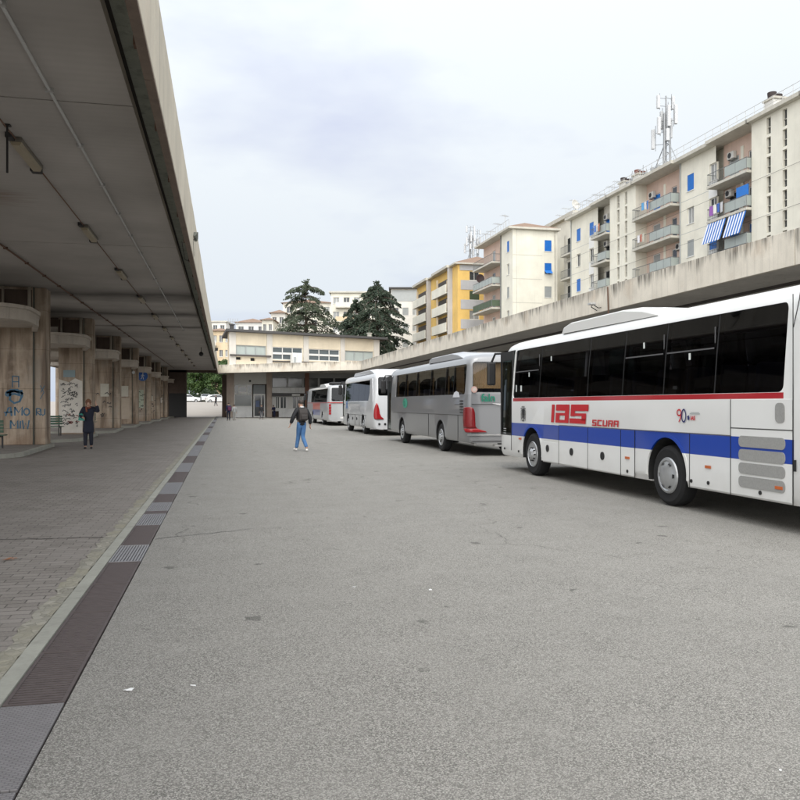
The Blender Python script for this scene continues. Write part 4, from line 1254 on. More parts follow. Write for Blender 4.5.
MB().tube([(-.08, yb1 - .3, 0), (-.08, yb1 - .3, ZC)], .07, 8).build('downpipe', IRON, cb)
mb = MB()
hs = []
for f in (20.3, 17.3, 14.3, 11.3, 8.3): hs += [(yb1 + 1.0, yb1 + 2.0, f, f + 2.2), (yb1 + 3.6, yb1 + 5.0, f, f + 2.2)]
P2 = lambda u, z, w: (.6 + w, u, z)
holed(mb, P2, yb1, yb2, 0, ZC, hs); mb.build('recess_wall', PINK, cb)
for k, f in enumerate((20.3, 17.3, 14.3, 11.3, 8.3)):
    door(cb, (.66, yb1 + 1.5, f), RZL, 1.0, 2.2, ['dark', 'blind', 'dark'][k % 3]); door(cb, (.66, yb1 + 4.3, f), RZL, 1.4, 2.2, ['blind', 'dark', 'grey'][k % 3])
    MB().box(-1.2, .598, yb1 + .05, yb2 - .5, f - .2, f).build('balcony_slab', SLAB, cb)
    railing(cb, [(-.05, yb1 + .1, f), (-1.15, yb1 + .1, f), (-1.15, yb2 - .6, f)], 1.0, GREENSH if k == 2 else (RAILG if k == 1 else None), .2)
MB().box(.9, WA, yb1 + .1, yb2, 0, ZC).build('core_wall', PALE, cb)
MB().box(-.7, WA + .3, -.5, yb2 + .3, ZC + .002, ZC + .25).build('eaves', SLAB, cb)
MB().pts([(-.7, -.5, ZC + .252), (WA + .3, -.5, ZC + .252), (WA + .3, yb2, ZC + .252), (-.7, yb2, ZC + .252), (2.8, 3.0, ZC + 1.55), (3.4, yb2 - 3, ZC + 1.55)],
         [(0, 1, 4), (1, 2, 5, 4), (2, 3, 5), (3, 0, 4, 5), (0, 3, 2, 1)]).build('roof', TILES, cb)
for k, u in enumerate((486, 491, 498, 505)):
    tv_aerial(u, 36.4, ZC + .3, ZC + 1.6 + rr.uniform(0, 1.2), 'thin tv aerial on the left eaves of the cream corner block')
s = MB(); y = 0
while y < yb2: s.tube([(-.5, y, ZC + .25), (-.5, y, ZC + 1.2)], .025, 4); y += 1.0
s.tube([(-.5, 0, ZC + 1.18), (-.5, yb2, ZC + 1.18)], .022, 4); s.build('roof_railing', GALV, cb)
o = thing('satellite_dish', 'dark round dish on the left balcony of the corner block', 'dish', RP(34.9, 94.6 + yb1 + 5.2, 18.1), PHI)
MB().tube([(0, 0, 0), (0, 0, .5)], .04, 6).build('pole', IRON, o)
MB().lathe([(0, .16), (.3, .10), (.6, 0), (.58, -.02), (.3, .07), (0, .12)], 'y', 20, (0, -.2, .7)).build('dish', M('dark_dish', (.05, .03, .03), .6), o)

# ------------------------------------------------------------------ yellow block
yb = thing('apartment_block', 'yellow apartment block with grey panels and cream box balconies', 'apartment block', RP(34.0, 111.6), PHI)
ZY = 22.0
fl = [18.35, 15.5, 12.65, 9.8, 6.95]
xw = 2.55
mb = MB(); holed(mb, P_A, 0, 7.5, 0, ZY, [(xw - .75, xw + .75, f + 1.4, f + 2.7) for f in fl]); mb.build('wall', YELLOW, yb)
for f, s_ in zip(fl, ['dark', 'green', 'blind', 'green', 'dark']): window(yb, (xw, 0, f + 1.4), 0, 1.5, 1.3, s_)
for f in fl: MB().box(.45, 7.4, -.06, -.002, f, f + 1.38).build('panel', LGREY, yb)
MB().box(.3, 7.4, -.06, -.002, 21.15, 21.95).build('panel', LGREY, yb)
def YY(u): return yr(u, 34.0) - 111.6
mb = MB(); holed(mb, PB, 0, YY(417), 0, ZY, []); mb.build('side_wall', YELLOW, yb)
for (y0_, y1_) in ((YY(452.5), YY(437)), (YY(431), YY(417.5))):
    MB().box(-.75, -.002, y0_, y0_ + .18, 4, ZY - .1).build('fin', LGREY, yb)
    MB().box(-.95, -.002, y0_ - .1, y1_ + .1, ZY - .09, ZY + .3).build('cornice', SLAB, yb)
    for f in fl:
        MB().box(-.8, -.002, y0_ + .182, y1_, f - .15, f).build('balcony_slab', SLAB, yb)
        MB().box(-.92, -.801, y0_ + .5, y1_, f - .18, f + 1.2).build('balcony_front', CREAM, yb)
        MB().box(-.06, -.002, y0_ + .8, y1_ - .6, f, f + 2.3).build('opening', TIMBER, yb)
        MB().box(-.10, -.061, y0_ + 1.4, y0_ + 2.9, f, f + 2.1).build('shutter', PEACH, yb)
        MB().box(-.75, -.5, y1_ - 2.6, y1_ - 2.3, f + 1.2, f + 2.6).build('post', PEACH, yb)
MB().box(.3, 9, .3, YY(417), 0, ZY - .01).build('core_wall', YELLOW, yb)
MB().box(-.6, 9, -.5, YY(417) + .3, ZY + .002, ZY + .22).build('eaves', SLAB, yb)
MB().pts([(-.6, -.5, ZY + .222), (9, -.5, ZY + .222), (9, YY(417), ZY + .222), (-.6, YY(417), ZY + .222), (4.2, 4, ZY + 2.0), (4.2, YY(417) - 4, ZY + 2.0)],
         [(0, 1, 4), (1, 2, 5, 4), (2, 3, 5), (3, 0, 4, 5), (0, 3, 2, 1)]).build('roof', TILES, yb)
mast(470.5, 39.0, ZY + 1.2, zat(226, dr(470.5, 39.0)), 'distant antenna mast rising behind the yellow block', .75, 9)
mast(477.5, 42.0, ZY + 1.2, zat(229, dr(477.5, 42.0)), 'thin distant antenna mast between the yellow block and the corner block', .55, 12)

# ------------------------------------------------------------------ background houses
def xy_d(u, d): return at(u, d)
def house(u0, u1, vtop, d, label, wall, rows, cols, style='dark', roof='flat', depth=10, balc=False, zbase=0, skew=0.0, name='house', topband=False):
    x0_, y0_ = at(u0, d); x1_, y1_ = at(u1, d)
    w = sqrt((x1_ - x0_) ** 2 + (y1_ - y0_) ** 2); ang_ = math.atan2(y1_ - y0_, x1_ - x0_) + skew
    zt = zat(vtop, d)
    o = thing(name, label, 'house', (x0_, y0_, 0), ang_)
    fh = 3.0; holes = []; wins = []
    st_ = style if isinstance(style, list) else [style]
    k = 0
    for r in range(rows):
        for c_ in range(cols):
            xc = w * (c_ + .5) / cols; z_ = zt - 2.3 - r * fh - (2.6 if topband else 0)
            if z_ < 1: continue
            hw = min(.65, w / cols * .3)
            holes.append((xc - hw, xc + hw, z_, z_ + 1.4)); wins.append((xc, z_, hw, st_[k % len(st_)])); k += 1
    mb = MB(); holed(mb, P_A, 0, w, zbase, zt, holes)
    mb.box(0, w, .45, depth, zbase, zt - .01)
    mb.build('wall', wall, o)
    for xc, z_, hw, s_ in wins: window(o, (xc, 0, z_), 0, hw * 2, 1.4, s_)
    if topband: MB().box(.1, w - .1, -.04, -.002, zt - 2.3, zt - .2).build('top_storey', GREYSH, o)
    if balc:
        for r in range(rows):
            z_ = zt - 3.0 - r * fh
            MB().box(w * .08, w * .45, -1.1, -.002, z_ - .2, z_).build('balcony_slab', SLAB, o)
            MB().box(w * .08, w * .45, -1.1, -1.02, z_, z_ + .95).build('balcony_front', PEACH if r % 2 else OFFW, o)
    if roof == 'flat':
        MB().box(-.4, w + .4, -.5, depth, zt + .002, zt + .3).build('roof', SLAB if not topband else DKROOF, o)
    else:
        MB().pts([(-.5, -.6, zt), (w + .5, -.6, zt), (w + .5, depth, zt), (-.5, depth, zt), (w * .5, depth * .25, zt + roof), (w * .5, depth * .75, zt + roof)],
                 [(0, 1, 4), (1, 2, 5, 4), (2, 3, 5), (3, 0, 4, 5), (0, 3, 2, 1)]).build('roof', TILES, o)
    return o
house(391, 420, 289, 150, 'off white block with grey top storey between cedar and yellow block', OFFW, 5, 3, ['dark', 'grey', 'blind'], depth=14, topband=True)
house(331, 393, 293, 168, 'cream block with yellowish balconies between the two cedars', CREAM, 5, 6, ['blind', 'dark'], depth=12, balc=True, zbase=0)
house(283, 333, 303, 185, 'pale block stepping down behind the left cedar', PALE, 4, 4, ['dark', 'blind'], roof=1.2, depth=12)
house(271, 285, 313, 178, 'narrow pale house with tiled eaves left of the left cedar', OFFW, 4, 2, 'dark', roof=1.0)
house(262, 273, 320, 172, 'low pale house at the left end of the stepped houses', CREAM, 3, 2, 'dark', roof=.8)
house(206, 230, 331, 165, 'peach apartment house glimpsed between left canopy and terminal', PEACH, 5, 4, ['dark', 'blind'], roof=.8, balc=True)
house(236, 266, 322.5, 190, 'low white house just over the left part of the terminal roof', WHITE, 3, 3, 'dark', roof=1.2)
house(197, 226, 322, 230, 'distant grey roofed block showing beside the left canopy edge', OFFW, 5, 4, 'dark')

# ------------------------------------------------------------------ terminal building
def XY(u, Y):
    k = (u - 400) / F
    return Y * (k * CS + SN) / (-k * SN + CS)
def zY(v, u, Y):
    X = XY(u, Y); return EYE + (V0 - v) * (X * SN + Y * CS) / F
YT = 102.2
tb = thing('terminal_building', 'cream bus terminal hall with pilasters, ribbon windows and grey ground floor', 'building', (0, YT, 0))
def TX(u): return XY(u, YT)
def TZ(v, u=250): return zY(v, u, YT)
GPANEL = M('grey_fascia_panel', (0.66, 0.66, 0.64), .7, 0, .12, 1)
GDARK = M('terminal_green_glass', (0.05, 0.065, 0.06), .1, 0, .2, .5, .6)
STONE = concrete('brown_stone', (0.46, 0.385, 0.33), (0.11, 0.09, 0.08), .5, .2, 1.5)
WPANEL = concrete('white_panel_wall', (0.80, 0.81, 0.81), (0.28, 0.28, 0.28), .4, .2, 1.0)
MB().box(TX(222), 26, 1.2, 9, 0, 5.35).build('back_wall', PILLAR_DARK, tb)
for a_, b2 in ((226.5, 234), (266.5, 272.0)):
    MB().box(TX(a_), TX(b2), 0, 1.19, 0, 5.59).build('pillar', STONE, tb)
a_, b2 = TX(234), TX(252.3)
MB().box(a_ + .01, b2, .15, .5, 0, TZ(407)).build('plinth_panel', WPANEL, tb)
f = MB()
for z0_, z1_ in ((TZ(407) + .002, TZ(406)), (TZ(394.5), TZ(393.5)), (TZ(385), TZ(384))): f.box(a_ + .01, b2, .12, .3, z0_, z1_)
f.box(a_ + .01, a_ + .12, .14, .29, TZ(406), TZ(384)); f.box(b2 - .12, b2, .14, .29, TZ(406), TZ(385))
w_ = f.build('window', GPANEL, tb)
MB().box(a_ + .12, b2 - .12, .2, .25, TZ(406), TZ(384.5)).build('pane', GDARK, w_)
f = MB(); q0, q1, q2, q3 = TX(238.2), TX(247.5), TZ(393.3), TZ(385.6)
f.box(q0, q1, .05, .12, q2, q2 + .16).box(q0, q1, .05, .12, q3 - .14, q3).box(q0, q0 + .16, .05, .12, q2 + .16, q3 - .14).box(q1 - .16, q1, .05, .12, q2 + .16, q3 - .14)
w_ = f.build('window', WHITE, tb); MB().box(q0 + .1, q1 - .1, .08, .1, q2 + .1, q3 - .1).build('pane', PANE, w_)
MB().box(a_ + .01, TX(266.4), .1, .6, TZ(384), 5.59).build('upper_panel', GPANEL, tb)
MB().lathe([(0, -.03), (.14, -.03), (.14, .09), (0, .09)], 'y', 14, (TX(250), .05, TZ(381))).build('vent', BLACK, tb)
d0, d1 = TX(253.4), TX(265.2)
MB().box(d0, d1, .12, .4, TZ(393.8), TZ(385)).build('transom_panel', M('grey_transom', (.22, .24, .25), .5), tb)
f = MB()
f.box(d0, d0 + .14, .1, .25, 0, TZ(393.9)).box(d1 - .14, d1, .1, .25, 0, TZ(393.9)).box(d0 + .141, d1 - .141, .1, .25, TZ(395.2), TZ(393.9)).box((d0 + d1) / 2 + .2, (d0 + d1) / 2 + .32, .1, .25, .16, TZ(395.3)).box(d0 + .141, d1 - .141, .1, .25, .0, .16)
w_ = f.build('door', WHITE, tb)
MB().box(d0 + .14, d1 - .14, .16, .2, .16, TZ(395.3)).build('pane', PANE, w_)
MB().box(d0 + .3, d0 + .75, .14, .155, 1.3, 2.1).build('poster', M('blue_poster', (.10, .14, .26), .6), w_)
# recessed right part
r0, r1 = TX(272.1), 24.0
MB().box(r0, r1, .3, .55, TZ(393), TZ(387.6)).build('parapet_panel', WPANEL, tb)
f = MB(); hs = []
nb = 9
for k in range(nb): hs.append((r0 + .1 + (r1 - r0 - .2) * k / nb, r0 + .1 + (r1 - r0 - .2) * (k + .88) / nb, TZ(387) + .05, TZ(377.5)))
holed(f, lambda u, z, w: (u, .6 + w, z), r0, r1, TZ(387.5), 5.59, hs); w_ = f.build('window', M('aluminium', (.35, .36, .36), .5, .2), tb)
MB().box(r0, r1, .72, .78, TZ(387.5), 5.55).build('pane', PANE, w_)
MB().box(r0 - .05, TX(298), .0, .5, TZ(396.2), TZ(393.2)).build('sign_band', M('dark_sign_band', (.045, .043, .045), .5), tb)
MB().box(TX(292), TX(300), -.03, -.002, TZ(395.8), TZ(393.9)).build('notice', WHITE, tb)
f = MB(); hs = [(TX(275.5), TX(280.0), 1.05, 2.55), (TX(280.3), TX(287), 1.05, 2.55), (TX(292.5), TX(301), 1.05, 2.55), (TX(303), TX(310), 1.05, 2.55)]
holed(f, lambda u, z, w: (u, .5 + w, z), r0, r1, .75, TZ(396.2), hs); f.build('wall', GPANEL, tb)
for (ua, ub, z0_, z1_) in hs:
    f = MB(); f.box(ua, ua + .1, .55, .62, z0_, z1_).box(ub - .1, ub, .55, .62, z0_, z1_).box((ua + ub) / 2 - .05, (ua + ub) / 2 + .05, .55, .62, z0_, z1_).box(ua, ub, .56, .61, z0_, z0_ + .1)
    w_ = f.build('window', WHITE, tb); MB().box(ua, ub, .66, .70, z0_, z1_).build('pane', PANE, w_)
MB().box(TX(279), r1, .1, .49, 0, 1.0).build('counter_wall', WPANEL, tb)
MB().box(TX(305), TX(309), -.2, .2, 0, 5.59).build('pillar', M('brick_red_pillar', (.23, .12, .085), .85, 0, .2, 2), tb)

# upper storey, turned a little away
ux0, uy0 = at(229, 105.0); ux1, uy1 = at(379, 118.0)
UL = sqrt((ux1 - ux0) ** 2 + (uy1 - uy0) ** 2); ua_ = math.atan2(uy1 - uy0, ux1 - ux0)
ub_ = thing('terminal_hall', 'cream upper hall with white pilasters and dark flat roof above the end canopy', 'building', (ux0, uy0, 0), ua_)
def US(u):
    k = (u - 400) / F; dx, dy = k * CS + SN, -k * SN + CS
    ex, ey = cos(ua_), sin(ua_)
    # origin + s*e = t*d
    det = ex * (-dy) - (-dx) * ey
    s = ((-ux0) * (-dy) - (-dx) * (-uy0)) / det
    return s
def UZ(v, u):
    s = US(u); X, Y = ux0 + s * cos(ua_), uy0 + s * sin(ua_)
    return EYE + (V0 - v) * (X * SN + Y * CS) / F
HZ = 11.15
CREAM2 = stucco('terminal_cream', (0.70, 0.62, 0.48))
PILW = stucco('pilaster_white', (0.62, 0.59, 0.54))
pil = [(229, 235.5), (266.5, 272), (303.2, 308.3), (340.2, 344.5), (373.5, 379)]
S = lambda u: max(0.0, min(UL, US(u)))
wins = [(S(235.8), S(266.2), UZ(355.2, 250), UZ(345.4, 250), 'frost'), (S(272.3), S(302.8), UZ(360, 288), UZ(347.3, 288), 'mull'), (S(308.6), S(339.8), UZ(361, 324), UZ(349.3, 324), 'mull'), (S(345), S(373.2), UZ(361, 359), UZ(351, 359), 'frost')]
sq = [(S(236), S(241), UZ(359.8, 238), UZ(357, 238)), (S(250.5), S(255), UZ(361, 253), UZ(358, 253))]
mb = MB(); holed(mb, P_A, 0, UL, 4, HZ, [w[:4] for w in wins] + sq, .3); mb.build('wall', CREAM2, ub_)
for a_, b2, z0_, z1_ in sq: MB().box(a_, b2, .31, .36, z0_, z1_).build('vent_opening', BLACK, ub_)
for a_, b2 in pil: MB().box(S(a_) + .01, S(b2), -.14, -.002, 4, HZ - .02).build('pilaster', PILW, ub_)
for a_, b2, z0_, z1_, st_ in wins:
    f = MB(); n_ = 3
    f.box(a_, b2, .1, .16, z0_, z0_ + .1).box(a_, b2, .1, .16, z1_ - .1, z1_)
    for k in range(n_ + 1): f.box(a_ + (b2 - a_ - .12) * k / n_, a_ + (b2 - a_ - .12) * k / n_ + .12, .1, .16, z0_ + .1, z1_ - .1)
    if st_ == 'mull': f.box(a_ + .12, b2 - .12, .1, .158, (z0_ + z1_) / 2 - .14, (z0_ + z1_) / 2 + .14)
    w_ = f.build('window', WHITE if st_ == 'mull' else GREYSH, ub_)
    MB().box(a_, b2, .2, .26, z0_, z1_).build('pane', FROST if st_ == 'frost' else PANE_L if st_ == 'x' else M('hall_glass', (.10, .12, .13), .1, 0, .2, .4, .6), w_)
MB().box(S(229.5), S(270), -.45, -.145, UZ(357, 250) + .05, UZ(355, 250)).build('ledge', DARKB, ub_)
MB().box(S(272), UL, -.45, -.145, UZ(365, 300) + .3, UZ(362.3, 300) + .1).build('ledge', DARKB, ub_)
kx, ky = 11 * sin(ua_), 11 * cos(ua_)
MB().prism([(.05, .5), (UL - .05, .5), (UL - .05 + kx, .5 + ky), (.05 + kx, .5 + ky)], 4, HZ - .01).build('core_wall', CREAM2, ub_)
MB().prism([(-.8, -1.0), (UL + .9, -1.0), (UL + .9 + kx, .6 + ky), (-.8 + kx, .6 + ky)], HZ + .002, HZ + .32).build('roof', DKROOF, ub_)
o = thing('hvac_cabinet', 'white two-door cabinet standing on the end canopy by the hall windows', 'cabinet', (0, 0, 0), 0)
s0 = S(290); X_, Y_ = ux0 + s0 * cos(ua_), uy0 + s0 * sin(ua_)
o.location = (X_ + .1, Y_ - 1.4, 5.86); o.rotation_euler = (0, 0, ua_)
MB().box(0, .66, -.4, .4, 0, 2.75).build('casing', WHITE, o, bevel=.03); MB().box(.68, 1.34, -.4, .4, 0, 2.75).build('casing', WHITE, o, bevel=.03)
MB().box(.1, .5, -.42, -.401, 1.4, 2.2).build('vent', GREYSH, o)
o = thing('satellite_dish', 'tiny white dish on the end canopy left of the white cabinet', 'dish', (*[XY(283.5, 103), 103], 5.86), 0)
MB().tube([(0, 0, 0), (0, 0, .5)], .04, 6).build('pole', GALV, o); MB().lathe([(0, .12), (.25, .08), (.38, 0), (.36, -.02), (0, .09)], 'y', 16, (0, -.1, .65)).build('dish', WHITE, o)
for u, l_, h_ in ((234.8, 'small dark chimney pot at the left end of the terminal roof', .9), (373, 'small pale vent near the right end of the terminal roof', .8)):
    s0 = S(u); o = thing('roof_vent', l_, 'vent', (ux0 + s0 * cos(ua_) - 1.0 * sin(ua_), uy0 + s0 * sin(ua_) + 1.0 * cos(ua_), HZ + .32), ua_)
    MB().box(-.22, .22, -.22, .22, 0, h_ * .75).build('stack', SLAB if u > 300 else DKROOF, o); MB().box(-.3, .3, -.3, .3, h_ * .75 + .002, h_ * .9).build('cap', SLAB if u > 300 else DKROOF, o)
o = thing('tv_aerial', 'pale aerial cluster at the left end of the terminal roof', 'aerial', (ux0 + .4, uy0 + 1.5, HZ + .32), 0)
q = MB()
for k in range(5): q.tube([(-.5 + k * .3, 0, 0), (-.5 + k * .3, .1, 1.6)], .03, 4)
q.tube([(-.6, 0, 1.2), (.9, 0, 1.2)], .025, 4).tube([(-.6, 0, .8), (.9, 0, .8)], .025, 4); q.build('frame', GALV, o)

# buildings beyond the left platform (seen between the piers)
o = thing('apartment_block', 'pale apartment block glimpsed between the piers far on the left', 'apartment block', (-46, 30, 0), 0)
PBx = lambda u, z, w: (-w, u, z)
hs = [(3 + 5 * k, 4.6 + 5 * k, 1.2 + 3.1 * r, 2.9 + 3.1 * r) for k in range(15) for r in range(4)]
mb = MB(); holed(mb, PBx, 0, 80, 0, 13.5, hs); mb.box(-12, -.45, 0, 80, 0, 13.49); mb.build('wall', OFFW, o)
for h_ in hs:
    if h_[0] < 60: window(o, (0, (h_[0] + h_[1]) / 2, h_[2]), pi / 2, 1.6, 1.7, 'blind')
MB().box(-12, .6, -.4, 80.4, 13.502, 13.8).build('roof', SLAB, o)
# ------------------------------------------------------------------ trees
def leafmat(name, c1, c2, c3):
    m, t, b = newmat(name)
    v = t.coord(kind='World')
    n = t.noise(v, 0.9, 4); n2 = t.noise(v, 6.0, 2)
    c = t.mix(t.ramp(n, .35, .68), c1, c2); c = t.mix(t.math('MULTIPLY', t.ramp(n2, .5, .75), .7), c, c3)
    t.l(c, b.inputs['Base Color']); b.inputs['Roughness'].default_value = .6; b.inputs['Specular IOR Level'].default_value = .3
    return m
CEDAR = leafmat('cedar_needles', (0.050, 0.066, 0.042), (0.078, 0.098, 0.06), (0.105, 0.125, 0.075))
CEDAR2 = leafmat('cedar_needles_dark', (0.030, 0.046, 0.032), (0.045, 0.064, 0.04), (0.062, 0.082, 0.048))
LEAF = leafmat('broad_leaves', (0.025, 0.055, 0.018), (0.065, 0.115, 0.03), (0.13, 0.18, 0.045))
BARK = M('bark', (0.09, 0.07, 0.055), .9, 0, .3, 3, .2)

def needle_spray(mb, p, d, L, rg):
    """a drooping flat spray: three narrow blades around direction d"""
    side = d.cross(Vector((0, 0, 1)))
    if side.length < .1: side = Vector((1, 0, 0))
    side.normalize()
    for k in range(3):
        a = rg.uniform(-.9, .9)
        dd = (d + side * a + Vector((0, 0, rg.uniform(-.7, .15)))).normalized()
        w = Vector((rg.uniform(-1, 1), rg.uniform(-1, 1), rg.uniform(-1, 1))).cross(dd)
        if w.length < .05: continue
        w = w.normalized() * L * rg.uniform(.14, .24)
        q = p + dd * L * rg.uniform(.7, 1.2)
        m_ = p + dd * L * .5
        mb.quad(p - w * .3, m_ - w, q, m_ + w)

def cedar(name_label, x, y, h, prof, zlo, mat, seed, whorl=.85, nbr=7, extra_tops=()):
    """prof: list of (relative height, reach in m); branches in layers with gaps"""
    rg = random.Random(seed)
    o = thing('cedar_tree', name_label, 'tree', (x, y, 0))
    tk = MB(); tk.tube([(0, 0, 0), (.1, 0, h * .35), (0, .1, h * .7), (0, 0, h * .98)], [.5, .38, .2, .03], 9)
    cr = MB()
    def reach(r):
        for (a, b_), (c_, d_) in zip(prof[:-1], prof[1:]):
            if a <= r <= c_: return b_ + (d_ - b_) * (r - a) / (c_ - a)
        return prof[-1][1]
    z = zlo; ph = 0
    while z < h * .985:
        r = z / h; R = reach(r)
        ph += 2.4
        for k in range(nbr):
            if rg.random() < .2: continue
            a = ph + 2 * pi * k / nbr + rg.uniform(-.35, .35)
            L = R * (rg.uniform(.45, .8) if rg.random() < .35 else rg.uniform(.75, 1.15))
            rise = rg.uniform(.08, .30) * L; drop = rg.uniform(.25, .6) * L
            pts = []
            for s in range(7):
                f = s / 6
                pts.append(Vector((cos(a + .12 * f) * L * f, sin(a + .12 * f) * L * f, z + rise * 2 * f * (1 - f * .5) - drop * f * f)))
            tk.tube(pts, [max(.015, .11 * (1 - f / 6.5) * min(1, L / 4)) for f in range(7)], 5, cap=False)
            n = int(16 + L * 38)
            for _ in range(n):
                f = rg.uniform(.18, 1.0) ** .8
                i = min(5, int(f * 6)); q = pts[i].lerp(pts[i + 1], f * 6 - i)
                d = (pts[i + 1] - pts[i]).normalized()
                lat = d.cross(Vector((0, 0, 1))).normalized()
                off = rg.gauss(0, .16) * L * (1.1 - .7 * f)
                q = q + lat * off + Vector((0, 0, rg.uniform(-.42, .08) - abs(off) * .22))
                dd = (d + lat * (.9 if off > 0 else -.9) * min(1, abs(off)) + Vector((0, 0, -.35))).normalized()
                needle_spray(cr, q, dd, rg.uniform(.18, .42), rg)
        z += whorl * rg.uniform(.7, 1.3) * (1.15 - .45 * r)
    for _ in range(60):
        needle_spray(cr, Vector((rg.gauss(0, .2), rg.gauss(0, .2), h - rg.uniform(-.1, 1.3))), Vector((rg.uniform(-.5, .5), rg.uniform(-.5, .5), .6)).normalized(), .5, rg)
    tk.build('trunk', BARK, o, clean=False)
    cr.build('crown', mat, o, clean=False)
    return o
x_, y_ = at(306, 132)
cedar('loose grey green cedar with drooping tiers, left of the two behind the terminal', x_, y_, zat(281, 132), [(0, 8.5), (.5, 8.2), (.62, 7.2), (.72, 6.0), (.80, 4.6), (.85, 3.2), (.90, 4.2), (.93, 3.4), (.96, 1.7), (1.0, .5)], 7.5, CEDAR, 5, 1.3, 8)
x_, y_ = at(377, 128)
cedar('tall dense dark cedar, right of the two behind the terminal', x_, y_, zat(283, 128), [(0, 6.6), (.5, 6.2), (.62, 5.4), (.7, 5.4), (.82, 4.6), (.9, 3.6), (.95, 2.6), (1.0, 1.0)], 6.5, CEDAR2, 8, 1.0, 9)
x_, y_ = at(356, 127)
cedar('shorter dark cedar leaning against the left side of the dense one', x_, y_, zat(301, 127), [(0, 4.6), (.6, 4.0), (.8, 3.2), (.93, 2.2), (1.0, .6)], 6.5, CEDAR2, 12, .95, 8)

def broadleaf(label, x, y, z0, h, w, seed, name='broadleaf_tree', n=2600, ls=.42):
    rg = random.Random(seed)
    o = thing(name, label, 'tree', (x, y, z0), 0, 'trees behind the forecourt')
    tk = MB(); tk.tube([(0, 0, 0), (.1, 0, h * .3), (.0, .1, h * .7)], [.22, .17, .06], 7)
    cl = []
    for k in range(15):
        a = rg.uniform(0, 2 * pi); r = rg.uniform(.1, .62) * w; zc = h * rg.uniform(.25, .86)
        c_ = Vector((cos(a) * r, sin(a) * r, zc)); cl.append((c_, rg.uniform(.22, .42) * w))
        tk.tube([(0, 0, h * rg.uniform(.2, .5)), c_ * .6 + Vector((0, 0, h * .15)), c_], [.09, .06, .02], 5, cap=False)
    cr = MB()
    for _ in range(n):
        c_, r = rg.choice(cl)
        v_ = Vector((rg.gauss(0, 1), rg.gauss(0, 1), rg.gauss(0, 1))).normalized()
        p = c_ + v_ * r * rg.uniform(.55, 1.08); p.z = max(.15, p.z)
        t1 = Vector((rg.gauss(0, 1), rg.gauss(0, 1), rg.gauss(0, 1))).normalized(); t2 = t1.cross(v_ + Vector((.1, 0, .2))).normalized()
        s = ls * rg.uniform(.5, 1.1)
        cr.quad(p - t1 * s * .5, p + t2 * s * .35, p + t1 * s * .5, p - t2 * s * .35)
    tk.build('trunk', BARK, o, clean=False); cr.build('crown', LEAF, o, clean=False)
    return o
specs = [(184, 156, 6.4, 3.0, 'dark leafy tree at the left end of the row behind the forecourt'), (195, 153, 5.6, 2.8, 'leafy tree behind the left white car'), (205, 155, 6.8, 3.0, 'bright green leafy tree between the two white cars'),
         (214, 152, 6.0, 2.8, 'leafy tree behind the right white car'), (222, 155, 6.6, 3.0, 'leafy tree next to the corner pillar of the terminal'), (174, 158, 6.5, 3.2, 'leafy tree half hidden by the sooty end wall'), (229, 160, 6.2, 3.0, 'leafy tree mostly hidden behind the terminal corner pillar')]
for k, (u, d, h, w, l_) in enumerate(specs):
    x_, y_ = at(u, d); broadleaf(l_, x_, y_, 2.1, h * 1.35, w * 1.1, 40 + k, n=4600)
# hedge beneath
rg = random.Random(77); x_, y_ = at(202, 149.5)
o = thing('hedge', 'low dark hedge behind the white cars at the back of the forecourt', 'hedge', (x_, y_, 2.1))
cr = MB()
for _ in range(5200):
    p = Vector((rg.uniform(-9, 9), rg.uniform(-.7, .7), 0)); top = 1.9 + .5 * sin(p.x * 1.3) + .3 * sin(p.x * 3.1)
    p.z = rg.uniform(.05, top)
    t1 = Vector((rg.gauss(0, 1), rg.gauss(0, 1), rg.gauss(0, 1))).normalized(); t2 = t1.cross(Vector((.3, -1, .3))).normalized(); s = rg.uniform(.18, .4)
    cr.quad(p - t1 * s * .5, p + t2 * s * .35, p + t1 * s * .5, p - t2 * s * .35)
cr.build('foliage', leafmat('hedge_leaves', (.012, .022, .012), (.025, .045, .018), (.05, .08, .025)), o, clean=False)
MB().box(-8.8, 8.8, -.12, .12, 0, 1.2).build('stems', BARK, o)
# trees beyond the piers on the left
for k, (x_, y_, h, w) in enumerate(((-27, 52, 8, 3.5), (-30, 70, 9, 4.0))):
    o = broadleaf(['leafy tree glimpsed between the left piers, nearer one', 'leafy tree glimpsed between the left piers, farther one'][k], x_, y_, 0, h, w, 60 + k)

